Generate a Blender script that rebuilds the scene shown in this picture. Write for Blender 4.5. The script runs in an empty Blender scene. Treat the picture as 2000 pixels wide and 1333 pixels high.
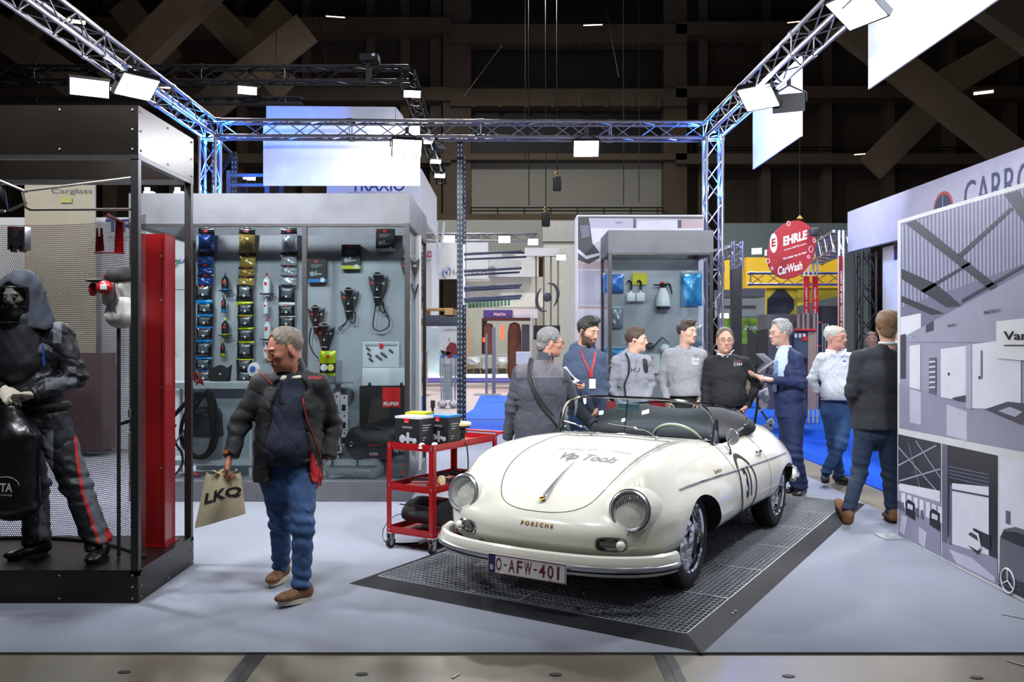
import bpy, math, random
import numpy as np
from mathutils import Vector, Matrix, Euler
from mathutils.bvhtree import BVHTree
random.seed(7); RNG = np.random.default_rng(7)
SC = bpy.context.scene
COL = SC.collection
F, HZ, CH = 1700.0, 658.0, 1.65          # focal length in pixels, horizon row, camera height
PI = math.pi
def P(px, py, Y): return np.array([(px-1000)/F*Y, Y, CH-(py-HZ)/F*Y])
def G(px, py, z=0.0):
 Y = F*(CH-z)/(py-HZ); return np.array([(px-1000)/F*Y, Y, z])
def onX(px, py, X):
 Y = F*X/(px-1000); return np.array([X, Y, CH-(py-HZ)/F*Y])
MATS = {}
def lin(c):
 if isinstance(c, str):
  c = c.lstrip('#'); c = c if len(c) == 6 else ''.join(q*2 for q in c); c = [int(c[i:i+2], 16)/255 for i in (0, 2, 4)]
 return tuple((x/12.92 if x <= .04045 else ((x+.055)/1.055)**2.4) for x in c[:3])
def M(name, col='#808080', rough=.5, metal=0., spec=.5, noise=None, bump=None, emit=0., coat=0., trans=0., sheen=0., brush=False, alpha=1.):
 if name in MATS: return MATS[name]
 m = bpy.data.materials.new(name); m.use_nodes = True; MATS[name] = m
 nt = m.node_tree; N = nt.nodes; L = nt.links; b = N['Principled BSDF']
 c = lin(col)
 b.inputs['Base Color'].default_value = (*c, 1)
 b.inputs['Roughness'].default_value = rough; b.inputs['Metallic'].default_value = metal
 b.inputs['Specular IOR Level'].default_value = spec
 if coat: b.inputs['Coat Weight'].default_value = coat; b.inputs['Coat Roughness'].default_value = .03
 if trans: b.inputs['Transmission Weight'].default_value = trans
 if sheen: b.inputs['Sheen Weight'].default_value = sheen
 if emit: b.inputs['Emission Color'].default_value = (*c, 1); b.inputs['Emission Strength'].default_value = emit
 if alpha < 1: b.inputs['Alpha'].default_value = alpha
 tc = N.new('ShaderNodeTexCoord')
 if noise is None: noise = (6, .06)
 if noise and not emit:
  sc, amt = noise[:2]
  n = N.new('ShaderNodeTexNoise'); n.inputs['Scale'].default_value = sc; n.inputs['Detail'].default_value = noise[2] if len(noise) > 2 else 4
  r = N.new('ShaderNodeMapRange'); r.inputs['From Min'].default_value = .25; r.inputs['From Max'].default_value = .75
  r.inputs['To Min'].default_value = 1-amt; r.inputs['To Max'].default_value = 1+amt
  mp = N.new('ShaderNodeMapping')
  if brush: mp.inputs['Scale'].default_value = (1, 1, 8)
  L.new(tc.outputs['Object'], mp.inputs['Vector']); L.new(mp.outputs['Vector'], n.inputs['Vector'])
  L.new(n.outputs['Fac'], r.inputs['Value'])
  h = N.new('ShaderNodeHueSaturation'); h.inputs['Color'].default_value = (*c, 1); L.new(r.outputs['Result'], h.inputs['Value'])
  L.new(h.outputs['Color'], b.inputs['Base Color'])
 if bump:
  n = N.new('ShaderNodeTexNoise'); n.inputs['Scale'].default_value = bump[0]; n.inputs['Detail'].default_value = 3
  L.new(tc.outputs['Object'], n.inputs['Vector'])
  bp = N.new('ShaderNodeBump'); bp.inputs['Strength'].default_value = bump[1]; bp.inputs['Distance'].default_value = bump[2] if len(bump) > 2 else .01
  L.new(n.outputs['Fac'], bp.inputs['Height']); L.new(bp.outputs['Normal'], b.inputs['Normal'])
 return m
def glass(name, tint='#f4f8f8', refl=.12, rough=0.):
 """thin sheet glass: mostly clear, with a mirror-like share that grows at grazing angles"""
 if name in MATS: return MATS[name]
 m = bpy.data.materials.new(name); m.use_nodes = True; MATS[name] = m
 nt = m.node_tree; N = nt.nodes; L = nt.links; N.remove(N['Principled BSDF'])
 t = N.new('ShaderNodeBsdfTransparent'); t.inputs['Color'].default_value = (*lin(tint), 1)
 g = N.new('ShaderNodeBsdfGlossy'); g.inputs['Roughness'].default_value = rough; g.inputs['Color'].default_value = (.9, .93, .95, 1)
 f = N.new('ShaderNodeFresnel'); f.inputs['IOR'].default_value = 1.45
 a = N.new('ShaderNodeMath'); a.operation = 'MULTIPLY'; a.inputs[1].default_value = refl*8
 L.new(f.outputs[0], a.inputs[0]); a.use_clamp = True
 x = N.new('ShaderNodeMixShader'); L.new(a.outputs[0], x.inputs[0]); L.new(t.outputs[0], x.inputs[1]); L.new(g.outputs[0], x.inputs[2])
 L.new(x.outputs[0], N['Material Output'].inputs['Surface'])
 return m
def perforated(name, col, pitch=.012, hole=.36, rough=.35, metal=.8):
 """sheet metal with staggered round holes (holes are real openings in the shader, on UV metres)"""
 if name in MATS: return MATS[name]
 m = M(name, col, rough, metal); nt = m.node_tree; N = nt.nodes; L = nt.links; b = N['Principled BSDF']
 uv = N.new('ShaderNodeUVMap'); sep = N.new('ShaderNodeSeparateXYZ'); L.new(uv.outputs[0], sep.inputs[0])
 def mth(op, a, bb=None, c=None):
  n = N.new('ShaderNodeMath'); n.operation = op
  for i, v in enumerate((a, bb, c)):
   if v is None: continue
   if isinstance(v, (int, float)): n.inputs[i].default_value = v
   else: L.new(v, n.inputs[i])
  return n.outputs[0]
 def dots(ox, oy):
  u = mth('SUBTRACT', mth('FRACT', mth('ADD', mth('DIVIDE', sep.outputs[0], pitch), ox)), .5)
  v = mth('MULTIPLY', mth('SUBTRACT', mth('FRACT', mth('ADD', mth('DIVIDE', sep.outputs[1], pitch*1.732), oy)), .5), 1.732)
  return mth('SQRT', mth('ADD', mth('MULTIPLY', u, u), mth('MULTIPLY', v, v)))
 d = mth('MINIMUM', dots(0., 0.), dots(.5, .5))
 a = mth('GREATER_THAN', d, hole)
 L.new(a, b.inputs['Alpha'])
 return m
def npv(v): return np.asarray(v, float)
def frame(d, up=(0, 0, 1)):
 d = npv(d); d = d/np.linalg.norm(d); u = npv(up)
 if abs(d@u) > .97: u = np.array([1., 0, 0])
 s = np.cross(d, u); s /= np.linalg.norm(s); return d, s, np.cross(s, d)
class MB:
 def __init__(s): s.v = []; s.f = []; s.m = []; s.n = 0; s.uv = None
 def add(s, V, Fc, mi=0):
  V = np.asarray(V, float).reshape(-1, 3); s.v.append(V)
  k = s.n
  s.f.extend([tuple(int(i)+k for i in f) for f in Fc]); s.m.extend([mi]*len(Fc)); s.n += len(V); return s
 def box(s, x0, y0, z0, x1, y1, z1, mi=0, rz=0, c=None):
  V = npv([[x, y, z] for z in (z0, z1) for y in (y0, y1) for x in (x0, x1)])
  if rz:
   c = npv(c if c is not None else ((x0+x1)/2, (y0+y1)/2, 0)); cs, sn = math.cos(rz), math.sin(rz)
   d = V-c; V = np.stack([c[0]+d[:, 0]*cs-d[:, 1]*sn, c[1]+d[:, 0]*sn+d[:, 1]*cs, V[:, 2]], 1)
  return s.add(V, [(0, 2, 3, 1), (4, 5, 7, 6), (0, 1, 5, 4), (2, 6, 7, 3), (0, 4, 6, 2), (1, 3, 7, 5)], mi)
 def obox(s, c, ex, ey, ez, mi=0):
  """box from centre and three half-axis vectors"""
  c, ex, ey, ez = map(npv, (c, ex, ey, ez))
  V = [c+a*ex+b*ey+d*ez for d in (-1, 1) for b in (-1, 1) for a in (-1, 1)]
  return s.add(V, [(0, 2, 3, 1), (4, 5, 7, 6), (0, 1, 5, 4), (2, 6, 7, 3), (0, 4, 6, 2), (1, 3, 7, 5)], mi)
 def beam(s, a, b, w, h=None, mi=0, up=(0, 0, 1)):
  a, b = npv(a), npv(b); d, sd, u = frame(b-a, up); h = h or w
  return s.obox((a+b)/2, (b-a)/2, sd*w/2, u*h/2, mi)
 def rbox(s, x0, y0, z0, x1, y1, z1, r=.01, mi=0, seg=2):
  """box with rounded edges"""
  hx, hy, hz = (x1-x0)/2, (y1-y0)/2, (z1-z0)/2; r = min(r, hx*.98, hy*.98, hz*.98)
  n = seg+1; A = [math.sin((i/seg-1)*PI/2) if seg else -1 for i in range(n)]
  def axis(h):
   t = [(-h+r+r*math.sin((i/seg-1)*PI/2)) for i in range(n)]
   return t+[-q for q in reversed(t)]
  X, Y, Z = axis(hx), axis(hy), axis(hz); k = len(X)
  V = []; idx = {}; Fc = []
  def vid(i, j, l):
   key = (i, j, l)
   if key not in idx:
    p = npv([X[i], Y[j], Z[l]]); q = np.clip(p, [-hx+r, -hy+r, -hz+r], [hx-r, hy-r, hz-r]); d = p-q; L = np.linalg.norm(d)
    if L > 1e-9: p = q+d/L*r
    idx[key] = len(V); V.append(p+npv([(x0+x1)/2, (y0+y1)/2, (z0+z1)/2]))
   return idx[key]
  for a in range(k-1):
   for b in range(k-1):
    Fc += [(vid(a, b, 0), vid(a, b+1, 0), vid(a+1, b+1, 0), vid(a+1, b, 0)), (vid(a, b, k-1), vid(a+1, b, k-1), vid(a+1, b+1, k-1), vid(a, b+1, k-1)),
                       (vid(a, 0, b), vid(a+1, 0, b), vid(a+1, 0, b+1), vid(a, 0, b+1)), (vid(a, k-1, b), vid(a, k-1, b+1), vid(a+1, k-1, b+1), vid(a+1, k-1, b)),
                       (vid(0, a, b), vid(0, a, b+1), vid(0, a+1, b+1), vid(0, a+1, b)), (vid(k-1, a, b), vid(k-1, a+1, b), vid(k-1, a+1, b+1), vid(k-1, a, b+1))]
  return s.add(V, Fc, mi)
 def cyl(s, a, b, r1, r2=None, n=12, mi=0, caps=True):
  a, b = npv(a), npv(b); r2 = r1 if r2 is None else r2; d, sd, u = frame(b-a)
  t = np.arange(n)*2*PI/n; ring = np.outer(np.cos(t), sd)+np.outer(np.sin(t), u)
  V = np.vstack([a+ring*r1, b+ring*r2]); Fc = [(i, (i+1) % n, n+(i+1) % n, n+i) for i in range(n)]
  if caps: Fc += [tuple(range(n))[::-1], tuple(range(n, 2*n))]
  return s.add(V, Fc, mi)
 def tube(s, pts, r, n=8, mi=0, closed=False, smooth=0, flat=1.):
  pts = [npv(p) for p in pts]
  if smooth: pts = crom(pts, smooth, closed)
  m = len(pts); rr = r if hasattr(r, '__len__') else [r]*m
  if len(rr) != m: rr = np.interp(np.linspace(0, 1, m), np.linspace(0, 1, len(rr)), rr)
  up = None; V = []
  for i in range(m):
   a = pts[(i-1) % m] if (closed or i > 0) else pts[i]; b = pts[(i+1) % m] if (closed or i < m-1) else pts[i]
   d = b-a; d = d/(np.linalg.norm(d)+1e-12)
   if up is None: _, sd, up = frame(d)
   sd = np.cross(d, up); q = np.linalg.norm(sd)
   sd = sd/q if q > 1e-6 else frame(d)[1]; up = np.cross(sd, d)
   t = np.arange(n)*2*PI/n; V.append(pts[i]+(np.outer(np.cos(t), sd)+np.outer(np.sin(t), up)*flat)*rr[i])
  V = np.vstack(V); Fc = []
  for i in range(m if closed else m-1):
   for j in range(n):
    a, b = i*n+j, i*n+(j+1) % n; c, e = ((i+1) % m)*n+(j+1) % n, ((i+1) % m)*n+j; Fc.append((a, b, c, e))
  if not closed: Fc += [tuple(range(n))[::-1], tuple(range((m-1)*n, m*n))]
  return s.add(V, Fc, mi)
 def lathe(s, prof, c=(0, 0, 0), axis=(0, 0, 1), n=24, mi=0, closed=False, caps=True):
  """prof: list of (radius, height along axis)"""
  c = npv(c); d, sd, u = frame(axis); t = np.arange(n)*2*PI/n; ring = np.outer(np.cos(t), sd)+np.outer(np.sin(t), u)
  V = np.vstack([c+d*h+ring*r for r, h in prof]); m = len(prof); Fc = []
  for i in range(m if closed else m-1):
   k2 = (i+1) % m
   for j in range(n): Fc.append((i*n+j, i*n+(j+1) % n, k2*n+(j+1) % n, k2*n+j))
  if not closed and caps:
   if prof[0][0] > 1e-4: Fc.append(tuple(range(n))[::-1])
   if prof[-1][0] > 1e-4: Fc.append(tuple(range((m-1)*n, m*n)))
  return s.add(V, Fc, mi)
 def ell(s, c, r, n=16, m=10, mi=0, R=None):
  V = []; Fc = []
  for i in range(m+1):
   a = PI*i/m
   for j in range(n):
    b = 2*PI*j/n; V.append([math.sin(a)*math.cos(b), math.sin(a)*math.sin(b), math.cos(a)])
  V = npv(V)*npv(r if hasattr(r, '__len__') else [r]*3)
  if R is not None: V = V@npv(R).T
  for i in range(m):
   for j in range(n): Fc.append((i*n+j, (i+1)*n+j, (i+1)*n+(j+1) % n, i*n+(j+1) % n))
  return s.add(V+npv(c), Fc, mi)
 def grid(s, A, mi=0, cu=False, cv=False):
  """A: array (m, n, 3)"""
  A = npv(A); m, n = A.shape[:2]; Fc = []
  for i in range(m if cu else m-1):
   for j in range(n if cv else n-1):
    i2, j2 = (i+1) % m, (j+1) % n; Fc.append((i*n+j, i2*n+j, i2*n+j2, i*n+j2))
  return s.add(A.reshape(-1, 3), Fc, mi)
 def prism(s, poly, o, eu, ev, th, mi=0):
  """extrude a 2-D polygon laid out on origin o with axes eu, ev by vector th"""
  o, eu, ev, th = map(npv, (o, eu, ev, th)); k = len(poly)
  A = [o+eu*p[0]+ev*p[1] for p in poly]; V = A+[a+th for a in A]
  Fc = [tuple(range(k)), tuple(range(k, 2*k))[::-1]]+[(i, i+k, (i+1) % k+k, (i+1) % k) for i in range(k)]
  return s.add(V, Fc, mi)
 def xf(s, Mx):
  Mx = np.array(Mx, float); s.v = [v@Mx[:3, :3].T+Mx[:3, 3] for v in s.v]; return s
 def build(s, name, mats, parent=None, smooth=False, ang=35, inv=None):
  me = bpy.data.meshes.new(name)
  V = np.vstack(s.v) if s.v else np.zeros((0, 3))
  if inv is not None: V = V@inv[0].T+inv[1]
  me.from_pydata(V.tolist(), [], s.f)
  if not isinstance(mats, (list, tuple)): mats = [mats]
  for m in mats: me.materials.append(m)
  if len(mats) > 1: me.polygons.foreach_set('material_index', s.m)
  if s.uv is not None:
   l = me.uv_layers.new(name='UVMap'); vi = np.zeros(len(me.loops), int); me.loops.foreach_get('vertex_index', vi)
   l.data.foreach_set('uv', npv(s.uv)[vi].ravel())
  if smooth: me.shade_smooth(); me.set_sharp_from_angle(angle=math.radians(ang))
  me.update(); o = bpy.data.objects.new(name, me); COL.objects.link(o)
  if parent is not None: o.parent = parent
  return o
def crom(pts, k=6, closed=False):
 pts = [npv(p) for p in pts]; n = len(pts); out = []
 for i in range(n if closed else n-1):
  if closed: p0, p1, p2, p3 = pts[i-1], pts[i], pts[(i+1) % n], pts[(i+2) % n]
  else: p1, p2 = pts[i], pts[i+1]; p0 = pts[i-1] if i else 2*p1-p2; p3 = pts[i+2] if i+2 < n else 2*p2-p1
  for j in range(k):
   t = j/k; out.append(.5*((2*p1)+(p2-p0)*t+(2*p0-5*p1+4*p2-p3)*t*t+(3*p1-p0-3*p2+p3)*t**3))
 if not closed: out.append(pts[-1])
 return out
def tag(o, label=None, cat=None, group=None, kind=None):
 if label: o['label'] = label
 if cat: o['category'] = cat
 if group: o['group'] = group
 if kind: o['kind'] = kind
 return o
class Thing:
 """an Empty at the base of the thing; parts may be written in world coordinates (w=True) or local ones"""
 def __init__(s, name, label, cat, loc=(0, 0, 0), rz=0, group=None):
  s.o = bpy.data.objects.new(name, None); COL.objects.link(s.o); s.o.empty_display_size = .1
  s.o.location = [float(q) for q in loc]; s.o.rotation_euler = (0, 0, rz); tag(s.o, label, cat, group); s.loc = npv(loc); s.rz = rz
  c, n = math.cos(rz), math.sin(rz); R = npv([[c, n, 0], [-n, c, 0], [0, 0, 1]]); s.inv = (R, -R@s.loc)
 def part(s, name, mb, mats, w=False, smooth=True, parent=None, label=None, **k):
  o = mb.build(name, mats, parent or s.o, smooth, inv=s.inv if w else None, **k)
  if label: o['label'] = label
  return o
def solo(name, mb, mats, label, cat, group=None, smooth=True, kind=None, **k):
 """a thing of one mesh, with its origin moved to its base"""
 V = np.vstack(mb.v); c = np.array([(V[:, 0].min()+V[:, 0].max())/2, (V[:, 1].min()+V[:, 1].max())/2, V[:, 2].min()])
 mb.v = [v-c for v in mb.v]; o = mb.build(name, mats, None, smooth, **k); o.location = c.tolist(); return tag(o, label, cat, group, kind)
def struct(name, mb, mats, smooth=False, label=None, cat=None):
 o = mb.build(name, mats, None, smooth); o['kind'] = 'structure'
 if label: o['label'] = label
 if cat: o['category'] = cat
 return o
def dup(root, loc=None, rz=None, label=None, group=None):
 r = root.copy(); COL.objects.link(r)
 if loc is not None: r.location = [float(q) for q in loc]
 if rz is not None: r.rotation_euler = (0, 0, rz)
 if label: r['label'] = label
 if group: r['group'] = group
 for ch in [o for o in root.children]:
  c = ch.copy(); COL.objects.link(c); c.parent = r
  for g in [o for o in ch.children]:
   d = g.copy(); COL.objects.link(d); d.parent = c
 return r
ORD = ['first', 'second', 'third', 'fourth', 'fifth', 'sixth', 'seventh', 'eighth', 'ninth', 'tenth', 'eleventh', 'twelfth', 'thirteenth', 'fourteenth', 'fifteenth', 'sixteenth']
def TEXT(txt, size=1., bold=0., shear=0., space=1., res=3, align='CENTER', sx=1.):
 """flat text outline filled to triangles; returns verts (n, 2) centred on the baseline middle, faces"""
 cu = bpy.data.curves.new('tmp', 'FONT'); cu.body = txt; cu.size = size; cu.offset = bold; cu.shear = shear; cu.space_character = space
 cu.resolution_u = res; cu.align_x = align; cu.align_y = 'CENTER'; cu.fill_mode = 'FRONT'
 o = bpy.data.objects.new('tmp', cu); me = bpy.data.meshes.new_from_object(o)
 V = np.array([v.co[:2] for v in me.vertices]).reshape(-1, 2); Fc = [tuple(p.vertices) for p in me.polygons]
 bpy.data.objects.remove(o); bpy.data.curves.remove(cu); bpy.data.meshes.remove(me)
 V = V*[sx, 1]
 return V, Fc
def put_text(mb, txt, size, o, eu, ev, mi=0, off=.001, width=None, height=None, **k):
 """lay text on the plane through o with unit axes eu (right) and ev (up), lifted by off along the plane normal"""
 V, Fc = TEXT(txt, size, **k)
 if width:
  w = V[:, 0].max()-V[:, 0].min(); c = (V[:, 0].max()+V[:, 0].min())/2; V = np.stack([(V[:, 0]-c)*width/w, V[:, 1]], 1)
 if height:
  h = V[:, 1].max()-V[:, 1].min(); c = (V[:, 1].max()+V[:, 1].min())/2; V = np.stack([V[:, 0], (V[:, 1]-c)*height/h], 1)
 o, eu, ev = map(npv, (o, eu, ev)); n = np.cross(eu, ev); n /= np.linalg.norm(n)
 mb.add(o+n*off+np.outer(V[:, 0], eu)+np.outer(V[:, 1], ev), Fc, mi); return mb
def fbm(p, f, seed=0):
 x, y, z = p[..., 0]*f, p[..., 1]*f, p[..., 2]*f; s = seed*1.7
 a = np.sin(x*1.9+s+1.3*np.sin(y*1.3+z*.9+s))+np.sin(y*2.1+s*2+1.1*np.sin(z*1.7+x*.7))+np.sin(z*1.6-s+1.2*np.sin(x*1.1+y*1.9+s))
 b = np.sin(x*4.3+y*2.2+s)*np.sin(z*3.9+x*1.7-s)+.6*np.sin(y*5.1-z*3.1+s*3)
 return (a*.6+b*.5)/2.6
class SDF:
 def __init__(s, h=.012): s.h = h; s.pr = []
 def cap(s, a, b, ra, rb=None, k=.02, op='u'):
  s.pr.append(('cap', npv(a), npv(b), ra, ra if rb is None else rb, k, op)); return s
 def ell(s, c, r, k=.02, op='u', R=None):
  s.pr.append(('ell', npv(c), npv(r) if hasattr(r, '__len__') else npv([r]*3), None if R is None else npv(R), k, op)); return s
 def ecap(s, a, b, r1, r2, side, k=.03, op='u', flat=False):
  """tapered capsule of elliptic section: r1, r2 = (half width along side, half depth) at each end"""
  s.pr.append(('ecap', npv(a), npv(b), npv(r1), npv(r2), npv(side), k, op, flat)); return s
 def plane(s, p, n, op='cut', box=None):
  s.pr.append(('plane', npv(p), npv(n)/np.linalg.norm(n), k0(0), op, box)); return s
 def bounds(s):
  lo = npv([1e9]*3); hi = -lo
  for q in s.pr:
   if q[0] == 'plane' or q[-1] == 's' or (q[0] == 'ecap' and q[7] == 's'): continue
   a, b = s._bb(q); lo = np.minimum(lo, a); hi = np.maximum(hi, b)
  return lo-s.h*3, hi+s.h*3
 def _bb(s, q):
  if q[0] == 'cap': r = max(q[3], q[4]); return np.minimum(q[1], q[2])-r, np.maximum(q[1], q[2])+r
  if q[0] == 'ell': r = q[2].max(); return (q[1]-r, q[1]+r) if q[3] is not None else (q[1]-q[2], q[1]+q[2])
  r = max(q[3].max(), q[4].max()); return np.minimum(q[1], q[2])-r, np.maximum(q[1], q[2])+r
 def _d(s, q, p):
  if q[0] == 'cap':
   a, b = q[1], q[2]; ab = b-a; t = np.clip(((p-a)@ab)/(ab@ab+1e-12), 0, 1)
   return np.linalg.norm(p-a-t[..., None]*ab, axis=-1)-(q[3]+(q[4]-q[3])*t)
  if q[0] == 'ell':
   d = p-q[1]
   if q[3] is not None: d = d@q[3]
   return (np.linalg.norm(d/q[2], axis=-1)-1)*q[2].min()
  a, b = q[1], q[2]; ab = b-a; L = np.linalg.norm(ab); ax = ab/L; sd = q[5]-ax*(q[5]@ax); sd = sd/np.linalg.norm(sd); w = np.cross(ax, sd)
  d = p-a; tt = (d@ax)/L; t = np.clip(tt, 0, 1); r = q[3]+(q[4]-q[3])*t[..., None]; mn = r.min(-1)
  u = (d@sd)/r[..., 0]; v = (d@w)/r[..., 1]
  if q[8]: return np.maximum((np.sqrt(u*u+v*v)-1)*mn, np.abs(tt-.5)*L-L/2)
  e = (tt-t)*L/mn; return (np.sqrt(u*u+v*v+e*e)-1)*mn
 def field(s):
  lo, hi = s.bounds(); h = s.h; n = np.ceil((hi-lo)/h).astype(int)+1; Fd = np.full(n, .05, np.float64)
  ax = [lo[i]+np.arange(n[i])*h for i in range(3)]
  def sub(a, b):
   i0 = np.clip(np.floor((a-lo)/h).astype(int), 0, n); i1 = np.clip(np.ceil((b-lo)/h).astype(int)+1, 0, n)
   sl = tuple(slice(i0[i], i1[i]) for i in range(3))
   return sl, np.stack(np.meshgrid(*[ax[i][sl[i]] for i in range(3)], indexing='ij'), -1)
  for q in s.pr:
   if q[0] == 'plane':
    bx = q[5] or (lo, hi); sl, p = sub(npv(bx[0]), npv(bx[1]))
    if p.size: Fd[sl] = np.maximum(Fd[sl], (p-q[1])@q[2])
    continue
   k, op = (q[6], q[7]) if q[0] == 'ecap' else (q[4], q[5]) if q[0] == 'ell' else (q[5], q[6])
   a, b = s._bb(q); sl, p = sub(a-k-2*h, b+k+2*h)
   if not p.size: continue
   d = s._d(q, p); f = Fd[sl]
   if op == 'u': hh = np.clip(k-np.abs(d-f), 0, None)/k; Fd[sl] = np.minimum(d, f)-hh*hh*k*.25
   else: d = -d; hh = np.clip(k-np.abs(d-f), 0, None)/k; Fd[sl] = np.maximum(d, f)+hh*hh*k*.25
  return Fd, lo, ax
 def mesh(s, disp=None, mb=None, mi=0):
  Fd, lo, ax = s.field(); h = s.h
  if disp is not None:
   m = np.abs(Fd) < .045; idx = np.nonzero(m); p = np.stack([ax[i][idx[i]] for i in range(3)], -1); Fd[idx] += disp(p)
  V, Q = surfnet(Fd, lo, h); mb = mb or MB()
  if len(V): mb.add(V, Q.tolist(), mi)
  return mb
def k0(x): return x
def surfnet(Fd, lo, h):
 n = np.array(Fd.shape); ins = Fd < 0
 cs = np.zeros(n-1, int); acc = np.zeros((*(n-1), 3)); cnt = np.zeros(n-1)
 for i in (0, 1):
  for j in (0, 1):
   for k in (0, 1): cs += ins[i:n[0]-1+i, j:n[1]-1+j, k:n[2]-1+k]
 mix = (cs > 0) & (cs < 8); C = np.stack(np.nonzero(mix), -1)
 if len(C) == 0: return np.zeros((0, 3)), np.zeros((0, 4), int)
 pos = np.zeros((len(C), 3)); cn = np.zeros(len(C))
 offs = [(i, j, k) for i in (0, 1) for j in (0, 1) for k in (0, 1)]
 for a in offs:
  for ax in range(3):
   if a[ax]: continue
   b = list(a); b[ax] = 1
   fa = Fd[C[:, 0]+a[0], C[:, 1]+a[1], C[:, 2]+a[2]]; fb = Fd[C[:, 0]+b[0], C[:, 1]+b[1], C[:, 2]+b[2]]
   x = (fa < 0) != (fb < 0); t = np.where(x, fa/(fa-fb+1e-30), 0); q = npv(a)[None].repeat(len(C), 0); q[:, ax] = t
   pos[x] += q[x]; cn[x] += 1
 V = lo+(C+pos/cn[:, None])*h
 ID = np.full(n-1, -1, int); ID[C[:, 0], C[:, 1], C[:, 2]] = np.arange(len(C)); Q = []
 for ax in range(3):
  A = [slice(None)]*3; B = [slice(None)]*3; A[ax] = slice(0, -1); B[ax] = slice(1, None)
  ia, ib = ins[tuple(A)], ins[tuple(B)]; e = np.stack(np.nonzero(ia != ib), -1); fl = ia[e[:, 0], e[:, 1], e[:, 2]]
  u, v = [(1, 2), (2, 0), (0, 1)][ax]
  ok = (e[:, u] > 0) & (e[:, v] > 0) & (e[:, u] < n[u]-1) & (e[:, v] < n[v]-1); e, fl = e[ok], fl[ok]
  def g(du, dv): c = e.copy(); c[:, u] -= du; c[:, v] -= dv; return ID[c[:, 0], c[:, 1], c[:, 2]]
  q = np.stack([g(1, 1), g(0, 1), g(0, 0), g(1, 0)], -1); q[~fl] = q[~fl][:, ::-1]; Q.append(q)
 return V, np.vstack(Q)
def paint(mb, fn):
 """re-assign material indices from face centres: fn(C) -> int array"""
 V = np.vstack(mb.v); C = np.array([V[list(f)].mean(0) for f in mb.f]) ; mb.m = [int(i) for i in fn(C)]; return mb
# ================================================================ hall shell
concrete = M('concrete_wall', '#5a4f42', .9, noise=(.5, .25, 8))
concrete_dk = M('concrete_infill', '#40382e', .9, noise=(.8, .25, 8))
opening_dark = M('dark_opening', '#0b0b0d', .6)
def slabpx(mb, x0, y0, x1, y1, Y, th, mi=0):
 a = P(x0, y1, Y); b = P(x1, y0, Y); mb.box(a[0], Y, a[2], b[0], Y+th, b[2], mi); return mb
YB = 45.
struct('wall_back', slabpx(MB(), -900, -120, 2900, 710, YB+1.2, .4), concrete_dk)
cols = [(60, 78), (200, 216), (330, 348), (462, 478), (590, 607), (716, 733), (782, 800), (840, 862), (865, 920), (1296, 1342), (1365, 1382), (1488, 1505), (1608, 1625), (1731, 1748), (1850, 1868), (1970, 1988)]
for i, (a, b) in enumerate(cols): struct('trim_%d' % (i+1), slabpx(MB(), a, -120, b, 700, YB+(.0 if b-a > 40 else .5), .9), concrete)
beams = [(-900, 33, 880, 62), (-900, 170, 880, 196), (-900, 300, 880, 318), (880, 47, 1342, 84), (880, 173, 1342, 207), (880, 300, 1342, 312), (1320, 42, 2900, 66), (1320, 168, 2900, 190), (1320, 300, 2900, 320), (862, 418, 1342, 432)]
for i, (a, b, c, d) in enumerate(beams): struct('trim_%d' % (i+30), slabpx(MB(), a, b, c, d, YB-.3, 1.4), concrete)
for i, (b, d) in enumerate([(-120, 47), (84, 173), (207, 300)]): struct('window_%d' % (i+1), slabpx(MB(), 920, b, 1296, d, YB+.7, .1), opening_dark)  # black slabs stand in for the shade inside the open gallery bays
for i, (b, d) in enumerate([(66, 84), (190, 207)]):       # little brackets under the gallery slabs
 mb = MB()
 for x in range(920, 1300, 52): slabpx(mb, x, b, x+8, d+2, YB-.45, .5)
 struct('trim_%d' % (i+45), mb, concrete)
solo('wall_panel', slabpx(MB(), 921, 312, 1295, 418, YB+.6, .1), M('pale_panel', '#8f8f86', .8), 'long pale grey panel closing the lowest gallery bay of the concrete back wall', 'panel')
def railing(x0, x1, y, Y, lab, step=52):
 t = Thing('gallery_railing', lab, 'railing', P((x0+x1)/2, y, Y)); h = 12/F*Y
 for k in (0, .5):
  mb = MB(); mb.cyl(P(x0, y-12*(1-k), Y), P(x1, y-12*(1-k), Y), .035, n=6); t.part('rail', mb, dkm, w=True)
 x = x0
 while x <= x1:
  a = P(x, y, Y); t.part('baluster', MB().cyl(a, a+[0, 0, h], .03, n=6), dkm, w=True); x += step
dkm = M('dark_iron', '#1c1a18', .5, .6)
railing(920, 1296, 418, YB-.3, 'thin dark railing along the gallery in front of the pale grey wall panel')
railing(920, 1296, 173, YB-.3, 'thin dark railing along the second gallery between two black bays')
railing(920, 1296, 47, YB-.3, 'thin dark railing along the topmost gallery of the back wall')
railing(1350, 2000, 300, YB-.3, 'thin dark railing on the lowest gallery right of the lattice tower', 43)
struct('wall_left', MB().box(-27, -6, 0, -26.6, 47, 21), concrete_dk)
struct('wall_right', MB().box(30, -6, 0, 30.4, 47, 21), concrete_dk)
struct('ceiling', MB().box(-27, -6, 20.6, 30.4, 47, 21), M('roof_underside', '#17140f', .95))
arch = [((420, -40), (215, 165), 44, 34), ((600, 55), (400, 215), 26, 36), ((330, -60), (560, 175), 30, 37), ((-20, 50), (150, 165), 22, 34), ((240, 10), (330, 120), 30, 38), ((480, 100), (560, 20), 20, 38),
  ((1640, 40), (2060, 370), 26, 34), ((1900, -20), (2080, 110), 44, 30), ((1800, 190), (2080, 30), 16, 36), ((1700, 330), (1820, 210), 14, 38), ((100, -30), (20, 110), 24, 38)]
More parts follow.
